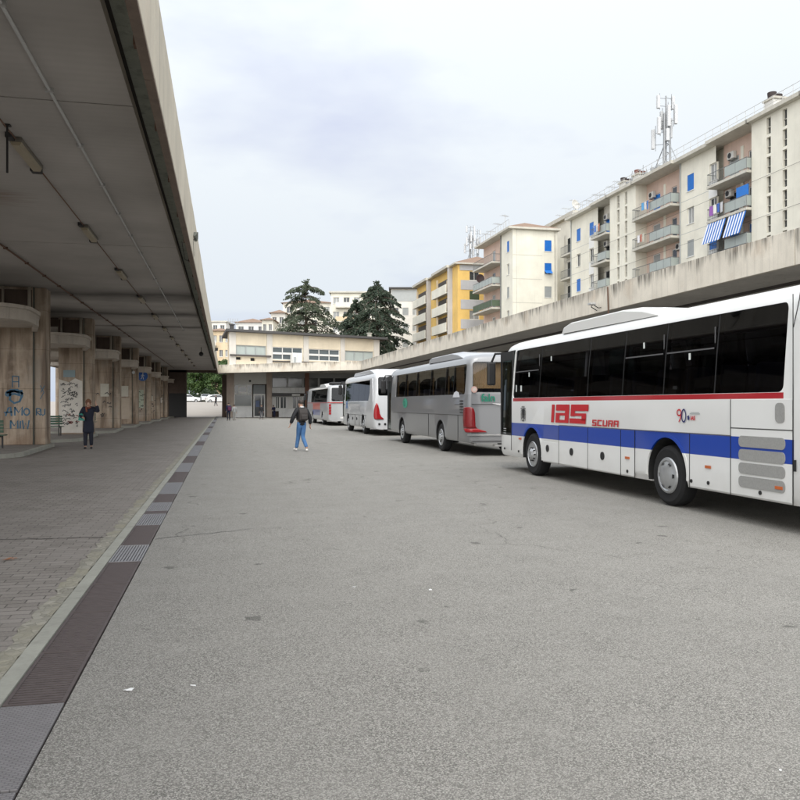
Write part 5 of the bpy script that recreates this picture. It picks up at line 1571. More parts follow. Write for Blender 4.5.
# ------------------------------------------------------------------ parked cars
CARW = M('white_car_paint', (0.74, 0.75, 0.76), .25, 0, .03, 1, .5, coat=.6)
CARG = M('car_glass', (0.02, 0.024, 0.028), .06, 0, .1, 1, .6)
TYRE = M('tyre_rubber', (0.018, 0.018, 0.019), .85, 0, .25, 10, .3)
RIM = M('rim_silver', (0.42, 0.43, 0.44), .35, .6, .1, 6)
LAMP_R = M('tail_lamp_red', (0.30, 0.010, 0.014), .2, 0, .15, 6, .6)
LAMP_W = M('head_lamp', (0.55, 0.56, 0.58), .15, 0, .08, 6, .6)
def car(label, loc, rz, kind=0):
    o = thing('parked_car', label, 'car', loc, rz, 'white cars on the forecourt')
    L2 = 2.05
    prof = [(-L2, .35), (-L2 - .02, .62), (-L2 + .08, .86), (-1.55, .92), (-.95, 1.0), (-.35, 1.43), (.25, 1.48), (1.0, 1.42), (1.72, .98), (L2, .93), (L2 + .02, .55), (L2 - .04, .3), (1.72, .28), (-1.7, .28)]
    if kind == 1: prof[7] = (1.55, 1.40); prof[8] = (1.95, .98)
    mb = MB(); W2 = .86
    n = len(prof); ps = []
    for sx in (-1, 1):
        for (y, z) in prof:
            ins = 0 if z < .95 else (z - .95) * .36
            ps.append((sx * (W2 - ins), y, z))
    fs = [tuple(range(n)), tuple(range(2 * n - 1, n - 1, -1))] + [(k, (k + 1) % n, n + (k + 1) % n, n + k) for k in range(n)]
    b_ = mb.pts(ps, fs).build('body', CARW, o, bevel=.05)
    g = MB()
    yb_ = 1.62 if kind == 0 else 1.78
    for sx in (-1, 1):
        e = .006 * sx
        g.pts([(sx * .845 + e, -.82, 1.0), (sx * .70 + e, -.36, 1.38), (sx * .70 + e, .9, 1.38), (sx * .845 + e, yb_ - .15, 1.0), (sx * .845 + e, .2, .99)], [(0, 1, 2, 3, 4)])
    g.build('side_window', CARG, o)
    MB().quad((-.78, -.93, 1.03), (.78, -.93, 1.03), (.66, -.385, 1.425), (-.66, -.385, 1.425)).build('windscreen', CARG, o)
    ys = prof[7][0], prof[8][0]
    MB().quad((-.76, ys[1] - .03, 1.04), (.76, ys[1] - .03, 1.04), (.66, ys[0] + .08, 1.40), (-.66, ys[0] + .08, 1.40)).build('rear_window', CARG, o)
    for sx in (-1, 1):
        for wy in (-1.28, 1.3):
            w_ = MB().lathe([(.2, -.09), (.29, -.1), (.31, -.06), (.31, .06), (.29, .1), (.2, .09)], 'x', 18, (0, 0, 0)).build('wheel', TYRE, o, (sx * .78, wy, .31))
            MB().lathe([(.0, .085), (.1, .10), (.2, .092), (.2, -.092), (.1, -.10), (0, -.085)], 'x', 14).build('rim', RIM, w_)
        MB().box(sx * .55, sx * .82, -L2 - .035, -L2 + .06, .68, .82).build('headlight', LAMP_W, o); MB().box(sx * .58, sx * .84, L2 - .05, L2 + .03, .66, .86).build('tail_light', LAMP_R, o)
    return o
x_, y_ = at(187.5, 141); car('white hatchback at the left of the far forecourt, partly behind the end wall', (x_, y_, 1.94), pi / 2 + .25)
x_, y_ = at(217.5, 139.5); car('white car at the right of the far forecourt next to the terminal corner', (x_, y_, 1.86), pi / 2 + .1, 1)
x_, y_ = at(205.5, 146); car('white car almost hidden at the hedge between the two nearer white cars', (x_, y_, 2.07), .1, 1)
o = thing('bollard', 'thin white post standing on the far forecourt between the cars', 'post', (*at(206.5, 138), 1.78))
MB().tube([(0, 0, 0), (0, 0, 1.1)], .07, 8).ball((0, 0, 1.12), .09, 8, 5).build('post', WHITE, o)
# ------------------------------------------------------------------ coaches
COACH_W = None
def paint(name, base, bands=(), coat=.5, rough=.3, metal=0.0):
    """bus paint; bands: (z0, z1, colour, y0, y1) painted on the body in its own space"""
    m, t, b = newmat(name)
    tcx = t.n('ShaderNodeTexCoord'); sep = t.n('ShaderNodeSeparateXYZ'); t.l(tcx.outputs['Object'], sep.inputs[0])
    v = t.coord()
    n = t.noise(v, 1.2, 4)
    c = t.mix(n, tuple(x * .95 for x in base), tuple(min(1, x * 1.03) for x in base))
    for z0, z1, col, y0, y1 in bands:
        f = t.math('MULTIPLY', t.math('GREATER_THAN', sep.outputs[2], z0), t.math('LESS_THAN', sep.outputs[2], z1))
        f = t.math('MULTIPLY', f, t.math('MULTIPLY', t.math('GREATER_THAN', sep.outputs[1], y0), t.math('LESS_THAN', sep.outputs[1], y1)))
        c = t.mix(f, c, col)
    dirt = t.math('MULTIPLY', t.ramp(t.math('ADD', sep.outputs[2], t.math('MULTIPLY', t.noise(v, 3.0, 5), .5)), .95, .45), .28)
    c = t.mix(dirt, c, (.27, .25, .22))
    t.l(c, b.inputs['Base Color']); b.inputs['Roughness'].default_value = rough; b.inputs['Coat Weight'].default_value = coat
    b.inputs['Metallic'].default_value = metal; b.inputs['Coat Roughness'].default_value = .06
    return m

SEATM = M('seat_fabric', (0.10, 0.11, 0.16), .9, 0, .3, 8)
INTER = M('bus_interior', (0.16, 0.155, 0.15), .8, 0, .2, 2)
RUBBER = M('rubber_seal', (0.012, 0.012, 0.013), .5, 0, .1)
GRILLE = M('vent_mesh', (0.33, 0.33, 0.32), .6, .2, .2, 40)
CHASSIS = M('chassis', (0.012, 0.012, 0.012), .9, 0, .2, 3)
CHROME = M('chrome', (.6, .6, .6), .15, .9, .05, 3)
ORANGE = M('marker_orange', (.5, .12, .03), .3, 0, .1)
GL_DARK = glass('coach_glass_dark', (0.17, 0.17, 0.185), .055, .02, (.5, .51, .55))
GL_BLK = glass('coach_glass_smoked', (0.10, 0.10, 0.105), .06, .02, (.45, .46, .48))
GL_MID = glass('coach_glass_mid', (0.62, 0.62, 0.61), .06, .02, (.6, .6, .6))
GL_FRONT = glass('door_glass_green', (0.07, 0.10, 0.095), .10, .02, (.5, .55, .54))

WB = 1.25
def section(zb, H):
    r = [(1.02, zb), (1.20, zb + .03), (WB, zb + .14), (WB, 1.74), (WB - .045, 2.35), (WB - .085, H - .30), (WB - .12, H - .17), (WB - .19, H - .075), (WB - .31, H - .02), (WB - .6, H + .015), (0, H + .035)]
    return r + [(-x, z) for x, z in reversed(r[:-1])]
def xside(z, H):
    pts = [(0, WB), (1.74, WB), (2.35, WB - .045), (H - .30, WB - .085), (H - .17, WB - .12), (9, WB - .12)]
    for (a, b_), (c_, d_) in zip(pts[:-1], pts[1:]):
        if a <= z <= c_: return b_ + (d_ - b_) * (z - a) / (c_ - a)
    return WB
SEATS = None
def seat_proto(parent, x, y, rot=0):
    global SEATS
    if SEATS is None:
        mb = MB()
        mb.box(-.44, .44, -.24, .24, .38, .50)
        mb.extr([(-.44, -.30, .45), (-.44, -.20, .45), (-.44, -.32, 1.10), (-.44, -.40, 1.12)], (.42, 0, 0)); mb.extr([(.02, -.30, .45), (.02, -.20, .45), (.02, -.32, 1.10), (.02, -.40, 1.12)], (.42, 0, 0))
        mb.box(-.3, .3, -.1, .1, 0, .38)
        SEATS = mb.build('seat', SEATM, parent, (x, y, 1.06), bevel=.03)
        return SEATS
    return dup(SEATS, (x, y, 1.06), 0, parent=parent)

WHEELS = {}
def wheel(parent, x, y, r, side, style):
    key = (r, side, style)
    if key in WHEELS: return dup(WHEELS[key], (x, y, r), 0, parent=parent)
    s = side
    o = MB().lathe([(r * .60, -.13 * 1), (r * .86, -.145), (r * .97, -.11), (r, -.06), (r, .06), (r * .97, .11), (r * .86, .145), (r * .60, .13)], 'x', 40).build('wheel', TYRE, parent, (x, y, r), smooth=True)
    autosmooth(o, 40)
    q = MB()
    if style == 'cap':
        q.lathe([(r * .60, .135 * s), (r * .57, .155 * s), (r * .50, .165 * s), (r * .46, .15 * s), (r * .30, .185 * s), (r * .12, .20 * s), (0, .20 * s)], 'x', 36)
    else:
        q.lathe([(r * .60, .135 * s), (r * .57, .15 * s), (r * .52, .10 * s), (r * .40, .05 * s), (r * .34, .13 * s), (r * .27, .17 * s), (r * .16, .21 * s), (0, .21 * s)], 'x', 36)
    rm = q.build('rim', RIM, o, smooth=True); autosmooth(rm, 30)
    q = MB()
    for k in range(10 if style != 'cap' else 6):
        n_ = 10 if style != 'cap' else 6
        a = 2 * pi * k / n_
        if style == 'cap':
            pts_ = [(.174 * s, r * .405 * cos(a + d_) + .0, r * .405 * sin(a + d_)) for d_ in (-.17, .17)] + [(.160 * s, r * .445 * cos(a + d_), r * .445 * sin(a + d_)) for d_ in (.13, -.13)]
            q.extr(pts_, (.008 * s, 0, 0))
        else:
            q.lathe([(0, .13 * s), (.016, .13 * s), (.016, .175 * s), (0, .18 * s)], 'x', 6, (0, r * .31 * cos(a), r * .31 * sin(a)))
            q.lathe([(0, .075 * s), (.03, .075 * s), (.03, .092 * s), (0, .092 * s)], 'x', 8, (0, r * .46 * cos(a), r * .46 * sin(a)))
    q.build('wheel_nut' if style != 'cap' else 'hub_slot', BLACK, o)
    WHEELS[key] = o
    return o

def coach(label, X, yrear, L, H, zb, axles, mat, roofm=None, glassm=None, wz=(1.76, 2.80), wy=(.35, None), panes=(), rearwin=None, rw=.48, pod=None, name='coach', wheel_style='nuts', front_door=True, seats=True, rake=.16):
    """x: left(-) to right(+), y: rear 0 to front L"""
    pos = RP(X + WB, yrear)
    o = thing(name, label, 'coach', pos, PHI, 'coaches parked in a row along the right')
    sec = section(zb, H); n = len(sec)
    slices = [(0, .90, .945), (.045, .945, .972), (.13, .978, .99), (.30, .995, .998), (.55, 1, 1)] + [(y, 1, 1) for y in (2.0, 4.0, L * .5, L - 3.0, L - 1.2)] + [(L - .55, .992, .996), (L - .22, .965, .985), (L - .07, .93, .97), (L, .87, .945)]
    ps = []
    for (y, sx, sz) in slices:
        for (x, z) in sec:
            zz_ = zb + (z - zb) * sz
            yy_ = y - (max(0, zz_ - 1.3) * rake * max(0, (y - (L - 2.4)) / 2.4)) + (max(0, zz_ - 1.6) * .05 * max(0, 1 - y / 1.5))
            ps.append((x * sx, yy_, zz_))
    fs = []
    for i in range(len(slices) - 1):
        for k in range(n):
            fs.append((i * n + k, i * n + (k + 1) % n, (i + 1) * n + (k + 1) % n, (i + 1) * n + k))
    fs += [tuple(range(n)), tuple((len(slices) - 1) * n + k for k in range(n - 1, -1, -1))]
    body = MB().pts(ps, fs).build('body', mat)
    w0, w1 = wy[0], (wy[1] or L - 1.25)
    cuts = [MB().extr([(-1.08, .16, 1.05), (1.08, .16, 1.05), (1.08, .16, 2.5), (.92, .16, H - .17), (-.92, .16, H - .17), (-1.08, .16, 2.5)], (0, L - .71, 0))]
    for a in axles:
        cuts.append(MB().lathe([(0, -1.4), (rw * 1.19, -1.4), (rw * 1.19, -.72), (0, -.72)], 'x', 36, (0, a, rw + .03)))
        cuts.append(MB().lathe([(0, .72), (rw * 1.19, .72), (rw * 1.19, 1.4), (0, 1.4)], 'x', 36, (0, a, rw + .03)))
    def slot(y0, y1, z0, z1, r, x0, x1): return MB().extr([(x0, a_, b_) for a_, b_ in rrect(y0, y1, z0, z1, r)], (x1 - x0, 0, 0))
    cuts.append(slot(w0, w1, wz[0], wz[1], .09, -2, 2))
    if rearwin:
        cuts.append(MB().extr([(a_, -1, b_) for a_, b_ in rrect(*rearwin, .1)], (0, 1.3, 0)))
    fz0, fz1 = 1.30, min(wz[1] + .08, H - .18)
    cuts.append(MB().extr([(a_, L - .75, b_) for a_, b_ in rrect(-1.04, 1.04, fz0, fz1, .1)], (0, 2, 0)))
    if front_door:
        cuts.append(MB().box(-2, -1.0, L - 1.02, L - .16, .48 if front_door == 'full' else .85, wz[1] + .02))
    cut(body, cuts)
    adopt(body, o)
    autosmooth(body, 32)
    # floor, bulkheads and inside faces show through the glass
    MB().box(-1.12, 1.12, .18, L - .6, 1.052, 1.07).build('floor', INTER, o)
    ch = MB().box(-.71, .71, .25, L - .3, zb + .02, .95)
    ch.box(-1.17, 1.17, axles[0] + rw * 1.3, axles[1] - rw * 1.3, zb + .03, .94).box(-1.15, 1.15, .3, axles[0] - rw * 1.3, zb + .03, .94)
    ch.build('chassis', CHASSIS, o)
    # glazing
    gm = glassm or GL_DARK
    edges = [w0] + list(panes) + [w1]
    for sx in (-1, 1):
        for a, b_ in zip(edges[:-1], edges[1:]):
            z0, z1 = wz; x0, x1 = xside(z0, H) - .018, xside(z1, H) - .018
            e0 = .014 if a != w0 else 0; e1 = .014 if b_ != w1 else 0
            xm_ = xside((z0 + z1) / 2, H) - .018; zm_ = (z0 + z1) / 2
            p_ = MB()
            p_.quad((sx * x0, a + e0, z0), (sx * x0, b_ - e1, z0), (sx * xm_, b_ - e1, zm_), (sx * xm_, a + e0, zm_)); p_.quad((sx * xm_, a + e0, zm_), (sx * xm_, b_ - e1, zm_), (sx * x1, b_ - e1, z1), (sx * x1, a + e0, z1))
            p_.build('window', gm, o)
        for e in edges[1:-1]:
            fr = MB()
            for zz0, zz1 in ((wz[0], (wz[0] + wz[1]) / 2), ((wz[0] + wz[1]) / 2, wz[1])):
                xa, xb = xside(zz0, H) - .02, xside(zz1, H) - .02
                fr.pts([(sx * xa, e - .05, zz0), (sx * xa, e + .05, zz0), (sx * xb, e + .05, zz1), (sx * xb, e - .05, zz1), (sx * (xa - .05), e - .05, zz0), (sx * (xa - .05), e + .05, zz0), (sx * (xb - .05), e + .05, zz1), (sx * (xb - .05), e - .05, zz1)],
                       [(0, 1, 2, 3), (7, 6, 5, 4), (0, 4, 5, 1), (1, 5, 6, 2), (2, 6, 7, 3), (3, 7, 4, 0)])
            fr.build('window_pillar', RUBBER, o)
    if rearwin:
        x0, x1, z0, z1 = rearwin
        MB().quad((x0, .05, z0), (x1, .05, z0), (x1, .11, z1), (x0, .11, z1)).build('rear_window', gm, o)
    MB().quad((-1.03, L - .10, fz0), (1.03, L - .10, fz0), (1.0, L - .38, fz1), (-1.0, L - .38, fz1)).build('windscreen', GL_FRONT, o)
    if front_door:
        zd = .48 if front_door == 'full' else .85
        xd = -WB + .03
        dm = MB()
        d0, d1 = L - 1.01, L - .17
        for a, b_ in ((d0, d0 + .05), (d1 - .05, d1)): dm.box(xd, xd + .04, a, b_, zd, wz[1])
        dm.box(xd, xd + .04, d0 + .051, d1 - .051, zd, zd + .06).box(xd, xd + .04, d0 + .051, d1 - .051, wz[1] - .22, wz[1])
        d_ = dm.build('door', RUBBER, o)
        MB().quad((xd + .02, d0 + .04, zd + .05), (xd + .02, d1 - .04, zd + .05), (xd + .05, d1 - .04, wz[1] - .2), (xd + .05, d0 + .04, wz[1] - .2)).build('door_glass', GL_FRONT, d_)
    for a in axles:
        for s in (-1, 1):
            wheel(o, s * (WB - .17), a, rw, s, wheel_style if a == axles[0] else 'nuts')
    for a in axles:
        for s in (-1, 1):
            q = MB(); r_ = rw * 1.19 - .012; N = 18; pts_ = []
            for k in range(N + 1):
                th_ = -.25 + (pi + .5) * k / N
                pts_ += [(s * .74, a + r_ * cos(th_), rw + .03 + r_ * sin(th_)), (s * 1.235, a + r_ * cos(th_), rw + .03 + r_ * sin(th_))]
            q.pts(pts_, [(2 * k, 2 * k + 1, 2 * k + 3, 2 * k + 2) for k in range(N)])
            q.build('wheel_liner', CHASSIS, o, clean=False)
    # wheel arch trims
    for a in axles:
        for s in (-1, 1):
            q = MB(); r0, r1 = rw * 1.19, rw * 1.19 + .055; N = 22
            ps_, zc_ = [], rw + .03
            a0 = math.asin(max(-1, (zb + .13 - zc_) / r0))
            for k in range(N + 1):
                th_ = a0 + (pi - 2 * a0) * k / N
                for r_, dx in ((r0, 0.006), (r1, .006), (r1, -.03), (r0, -.03)): ps_.append((s * (WB + dx), a + r_ * cos(th_), zc_ + r_ * sin(th_)))
            fs_ = []
            for k in range(N):
                for j in range(4): fs_.append((k * 4 + j, k * 4 + (j + 1) % 4, (k + 1) * 4 + (j + 1) % 4, (k + 1) * 4 + j))
            fs_ += [(0, 1, 2, 3), (N * 4, N * 4 + 3, N * 4 + 2, N * 4 + 1)]
            q.pts(ps_, fs_).build('wheel_arch', mat, o)
    if pod:
        y0, y1, hp = pod
        q = MB(); prof = [(y0, H - .03), (y0 + .5, H + hp * .5), (y0 + 1.2, H + hp), (y1 - .45, H + hp * .95), (y1 - .1, H + hp * .55), (y1, H - .03)]
        pp = [(-.92, y, z) for y, z in prof]
        ps_ = [(-1.07, y, z - .02) for y, z in prof] + [(-.66, y, z + (.05 if 0 < k < 5 else 0)) for k, (y, z) in enumerate(prof)] + [(.66, y, z + (.05 if 0 < k < 5 else 0)) for k, (y, z) in enumerate(prof)] + [(1.07, y, z - .02) for y, z in prof]
        m_ = len(prof); fs_ = []
        for j in range(3):
            for k in range(m_ - 1): fs_.append((j * m_ + k, j * m_ + k + 1, (j + 1) * m_ + k + 1, (j + 1) * m_ + k))
        fs_ += [tuple(range(m_ - 1, -1, -1)), tuple(3 * m_ + k for k in range(m_)), (0, m_, 2 * m_, 3 * m_), tuple(j * m_ + m_ - 1 for j in (3, 2, 1, 0))]
        pd = q.pts(ps_, fs_).build('roof_pod', roofm or mat, o, bevel=.05)
    if seats:
        y = 1.3
        while y < L - 2.2:
            for x in (-.66, .66): seat_proto(o, x, y)
            y += .82
        seat_proto(o, -.62, L - 1.35)
    # mirrors at the front corners
    for s in (-1, 1):
        q = MB().tube([(s * 1.0, L - .25, H - .25), (s * 1.25, L + .15, H - .25), (s * 1.32, L + .28, H - .5)], .03, 6)
        m1 = q.build('mirror_arm', BLACK, o)
        MB().box(s * 1.20, s * 1.42, L + .22, L + .34, H - 1.05, H - .45).build('mirror', BLACK, m1, bevel=.04)
    return o

def SX(dy=0): return -WB - .004 - dy

def flap(o, y0, y1, z0, z1, mat, L_=None, handle=None, name='luggage_flap'):
    f = MB().box(-WB - .008, -WB - .0015, y0 + .008, y1 - .008, z0, z1).build(name, mat, o, bevel=.003)
    seam = MB()
    if handle:
        MB().lathe([(0, -WB - .022), (.075, -WB - .022), (.075, -WB - .0085), (0, -WB - .0085)], 'x', 16, (0, handle[0], handle[1])).build('handle', BLACK, f)
    return f
def seam(o, segs, w=.007):
    q = MB()
    for (y0, z0, y1, z1) in segs:
        if abs(y0 - y1) < 1e-6: q.box(-WB - .011, -WB - .002, y0 - w / 2, y0 + w / 2, z0, z1)
        else: q.box(-WB - .011, -WB - .002, y0, y1, z0 - w / 2, z0 + w / 2)
    q.build('panel_gap', RUBBER, o)

# --- white coach, blue stripe -----------------------------------------
XA = 6.9; YRA = 7.62
def A(u): return yr(u, XA) - YRA
LA = yr(497.2, XA) - YRA
BLUEP = (0.006, 0.050, 0.36); REDP = (0.40, 0.012, 0.022)
PW = paint('coach_white', (0.76, 0.765, 0.755), [(.86, 1.165, BLUEP, A(794), A(510)), (1.675, 1.752, REDP, A(783.5), A(513))])
PW2 = paint('coach_white_plain', (0.72, 0.72, 0.70))
ax_r, ax_f = A(666), A(531.5)
ba = coach('white intercity coach with blue and red stripes and red lettering, nearest on the right', XA, YRA, LA, 3.14, .32, (ax_r, ax_f), PW, PW2, GL_DARK, (1.756, 2.895), (A(783), A(512.5)),
           sorted([A(713), A(662), A(621), A(586), A(538)]), (-.98, .98, 1.8, 2.72), .48, (A(648), A(553.5), .17), wheel_style='cap', front_door=True, rake=.10)
fl_z = (.40, 1.165)
for (ua, ub, hd) in ((559, 588, 572), (588, 621, 603)):
    flap(ba, A(ub), A(ua), .38, 1.155, PW, handle=(A(hd), .655))
flap(ba, A(559), A(541.5), .38, .80, PW, handle=(A(548), .66), name='service_flap')
flap(ba, A(635), A(621), .38, 1.155, PW, name='service_flap')
flap(ba, A(731), A(690), .38, 1.155, PW, name='service_flap')
flap(ba, A(793), A(731), .38, 1.27, PW, name='engine_flap')
flap(ba, A(793), A(731), 1.285, 1.665, PW, name='upper_flap')
seam(ba, [(A(731), .36, A(731), 1.67), (A(793.5), .36, A(793.5), 2.96), (A(690), .36, A(690), 1.16), (A(635), .36, A(635), 1.16), (A(621), .36, A(621), 1.16), (A(588), .36, A(588), 1.16), (A(559), .36, A(559), 1.16), (A(793), 1.278, A(731), 1.278), (A(731), 1.172, A(559), 1.172), (A(511.5), .5, A(511.5), 1.70)])
# rear corner roof seam
MB().tube([(-WB - .0, A(793.5), 2.55), (-WB + .085, A(793.5), 2.90), (-WB + .125, A(792), 3.01), (-WB + .25, A(788), 3.125)], .006, 5).build('roof_seam', RUBBER, ba)
for zc_ in (1.105, .925, .745, .565):
    y0, y1 = A(786), A(739.5)
    g = MB().extr([(-WB - .0165, a_, b_) for a_, b_ in rrect(y0, y1, zc_ - .075, zc_ + .075, .06)], (.008, 0, 0)).build('vent_grille', GRILLE, ba)
MB().extr([(-WB - .0165, a_, b_) for a_, b_ in rrect(A(785.5), A(776), 1.37, 1.62, .06)], (.008, 0, 0)).build('vent_grille', GRILLE, ba)
for (u, z, m_) in ((709, .70, ORANGE), (628, .68, ORANGE), (780, .55, ORANGE), (520.5, .8, ORANGE)):
    MB().box(-WB - .022, -WB - .0088 if u < 700 else -WB - .017, A(u) - .07, A(u) + .07, z - .02, z + .02).build('side_marker', m_, ba)
for (u, z) in ((709, .47), (692, .46), (761, .45), (628, .45), (519, .5), (505, .52)):
    MB().lathe([(0, -WB - .02), (.028, -WB - .02), (.028, -WB - .003), (0, -WB - .003)], 'x', 10, (0, A(u), z)).build('flap_lock', BLACK, ba)
# lettering: squared letters with a slant, s runs backwards along the coach
RED_L = M('lettering_red', (0.50, 0.012, 0.02), .35, 0, .05, 2)
def PT(yst, zst, k=.13):
    return lambda s, t_, w: (-WB - .0135 - w, yst - s - k * t_, zst + t_)
def bars(mb, P, rects):
    for (a, b_, c_, d_) in rects: mb.quad(P(a, c_, 0), P(b_, c_, 0), P(b_, d_, 0), P(a, d_, 0))
LT = .375; ysI = A(551.5)
WT = ysI - A(588.3)
P_ = PT(ysI - .0, 1.225, .14)
g = MB(); u_ = WT / 3.28
def Q(a, b_, c_, d_): return (a * u_, b_ * u_, c_ * LT, d_ * LT)
bars(g, P_, [Q(0, .27, 0, 1.0)])
# a: roof, right stem, bowl
bars(g, P_, [Q(.42, 1.64, .66, 1.0), Q(1.28, 1.64, 0, .66), Q(.42, 1.28, 0, .16), Q(.42, .78, .16, .40), Q(.42, 1.28, .40, .54)])
# s
bars(g, P_, [Q(1.78, 3.26, .66, 1.0), Q(1.78, 2.14, .38, .66), Q(2.14, 3.10, .40, .54), Q(2.74, 3.10, .16, .40), Q(1.72, 3.10, 0, .16 + .10)])
g.build('lettering', RED_L, ba)
ysS = A(592.3); WS = ysS - A(619.5); hS = .115
P_ = PT(ysS, 1.20, .14); g = MB(); u_ = WS / 5.0
def R5(i, rects):
    for (a, b_, c_, d_) in rects: bars(g, P_, [((i + a) * u_, (i + b_) * u_, c_ * hS, d_ * hS)])
tk = .22
R5(0, [(.05, .9, .80, 1), (.05, .27, .5, .80), (.05, .9, .40, .60), (.68, .9, .2, .40), (.05, .9, 0, .2)])
R5(1, [(.05, .9, .80, 1), (.05, .27, .2, .80), (.05, .9, 0, .2)])
R5(2, [(.05, .27, .2, 1), (.68, .9, .2, 1), (.05, .9, 0, .2)])
R5(3, [(.05, .9, .80, 1), (.05, .27, 0, .80), (.68, .9, .5, .80), (.27, .9, .40, .56), (.6, .85, 0, .40)])
R5(4, [(.05, .9, .80, 1), (.05, .27, 0, .80), (.68, .9, 0, .80), (.27, .68, .35, .52)])
g.build('lettering', RED_L, ba)
# black two-headed eagle
EAG = M('emblem_black', (.015, .015, .017), .5, 0, .1)
P_ = PT(A(523.6), 1.40, 0); g = MB()
def poly(P, pts): g.pts([P(a, b_, 0) for a, b_ in pts], [tuple(range(len(pts)))])
poly(P_, [(-.045, .10), (.045, .10), (.06, 0), (.03, -.10), (0, -.20), (-.03, -.10), (-.06, 0)])
for s in (-1, 1):
    for k in range(5): 
        a = .05 + k * .03; stroke(g, [(s * .05, .06 - k * .03), (s * (.10 + .005 * k), .12 - k * .045), (s * (.155 - .008 * k), .10 - k * .07)], .021, P_)
    stroke(g, [(s * .015, .09), (s * .03, .15), (s * .06, .155), (s * .085, .14)], .022, P_)
    stroke(g, [(s * .04, -.08), (s * .10, -.13)], .022, P_); stroke(g, [(s * .01, -.16), (s * .06, -.19)], .025, P_)
g.build('emblem', EAG, ba)
# 90 mark
NAVY = M('navy_print', (.015, .02, .12), .4, 0, .05)
P_ = PT(A(677.0), 1.33, 0)
g = MB(); stroke(g, [(.075 + .055 * cos(a * pi / 8), .145 + .045 * sin(a * pi / 8)) for a in range(17)], .022, P_); stroke(g, [(.13, .145), (.125, .08), (.07, .0)], .022, P_); g.build('lettering', RED_L, ba)
g = MB(); stroke(g, [(.20 + .055 * cos(a * pi / 8), .10 + .095 * sin(a * pi / 8)) for a in range(17)], .024, P_)
stroke(g, [(.31, .10), (.33, .07), (.32, .04)], .05, P_); g.build('lettering', NAVY, ba)
text_mesh('IAS', .085, PT(A(677) - .38, 1.37, 0), extra=.003).build('lettering', RED_L, ba)
g = MB(); P_ = PT(A(677) - .36, 1.455, 0); bars(g, P_, [(0, .26, 0, .014), (.02, .24, .022, .032)]); g.build('printed_note', GREYSH, ba)
VENTF = M('vent_frame', (.10, .10, .105), .4, 0, .1)
for ua, ub, zv in ((663, 712, 2.40), (513.5, 537, 2.36), (622, 661, 2.40)):
    xx = -xside(zv, 3.14) + .008
    MB().box(xx - .006, xx, A(ub) + .03, A(ua) - .03, zv, zv + .022).box(xx - .006 + .026, xx + .026, A(ub) + .03, A(ub) + .05, zv + .0225, 2.72).build('vent_frame', VENTF, ba)
# printed notes by the door, labels in the windows
g = MB()
for k in range(3): g.quad(*[(-WB - .004, A(505) + q, 1.0 - .055 * k + r_) for q, r_ in ((-.09, 0), (.09, 0), (.09, .02), (-.09, .02))])
g.build('printed_note', GREYSH, ba)
STK = M('window_sticker', (.62, .66, .64), .5, 0, .05)
for (u, v, w_, h_) in ((640, 346, .05, .1), (686.5, 357, .05, .1), (548, 359, .05, .1), (515.2, 389, .06, .16), (520, 389, .09, .14), (527, 375, .05, .1)):
    d = dr(u, XA); zz_ = 1.6 + (405 - v) * d / F; xx = -xside(zz_, 3.14) + .012
    MB().box(xx - .003, xx, A(u) - w_ / 2, A(u) + w_ / 2, zz_ - h_ / 2, zz_ + h_ / 2).build('sticker', STK, ba)
# rear: lamps and bumper so the coach also works from behind
for s in (-1, 1): MB().box(s * .95, s * 1.12, -.03, .03, .8, 1.5).build('tail_lamp', LAMP_R, ba)
MB().box(-1.15, 1.15, -.05, .05, .36, .62).build('rear_bumper', PW2, ba, bevel=.02)
MB().box(-WB - .03, -WB - .004, A(796.6), A(795.2), .78, .92).build('engine_handle', BLACK, ba)

# --- silver-grey coach with curtains ----------------------------------
XBB = 7.45; YRB = yr(466.5, XBB) - .05
def B(u): return yr(u, XBB) - YRB
LBB = B(386.0)
PS_ = paint('coach_silver', (0.20, 0.205, 0.215), [(1.915, 3.02, (0.25, 0.255, 0.265), -1, 99), (3.02, 9, (0.27, 0.275, 0.285), -1, 99)], .6, .32, .25)
PS2 = paint('coach_silver_roof', (0.40, 0.41, 0.43), [], .5, .3, .1)
bb = coach('silver grey coach with pleated curtains and green lettering, behind the white one', XBB, YRB, LBB, 3.16, .40, (B(440.3), B(401.8)), PS_, PS2, GL_MID, (1.92, 2.86), (.30, B(395)),
           sorted([B(452), B(444), B(429), B(415), B(404)]), (-1.05, 1.05, 1.98, 2.92), .48, (B(457), B(424), .16), front_door='full')
CURT = M('curtain_brown', (0.42, 0.29, 0.16), .9, 0, .25, 4); PELM = M('curtain_cream', (0.66, 0.59, 0.46), .9, 0, .15, 4)
def curtain(o, y0, y1, z0, z1, x, mat, name='curtain', swag=0):
    q = MB(); n_ = max(6, int((y1 - y0) / .045))
    ps_ = []
    for k in range(n_ + 1):
        y = y0 + (y1 - y0) * k / n_; dx = .018 * (1 if k % 2 else -1); zz0 = z0 + swag * ((2 * (k / n_) - 1) ** 2) * (1 if k / n_ > .5 else .35)
        ps_ += [(x + dx, y, zz0), (x + dx, y, z1)]
    q.pts(ps_, [(2 * k, 2 * k + 2, 2 * k + 3, 2 * k + 1) for k in range(n_)])
    return q.build(name, mat, o, clean=False)
ed = [.30] + sorted([B(452), B(444), B(429), B(415), B(404)]) + [B(395)]
for k, (a, b_) in enumerate(zip(ed[:-1], ed[1:])):
    x_ = -xside(2.4, 3.16) + .12
    if k > 0: curtain(bb, a + .02, b_ - .02, 2.56, 2.86, x_, PELM, 'curtain_pelmet', -.18)
    curtain(bb, b_ - (.16 if k else .9), b_ - .02, 1.95, 2.56 if k else 2.86, x_ - .02, CURT)
    x_ = -x_
    curtain(bb, b_ - .22, b_ - .02, 1.95, 2.6, x_ - .02, CURT)
q = MB(); ps_ = []
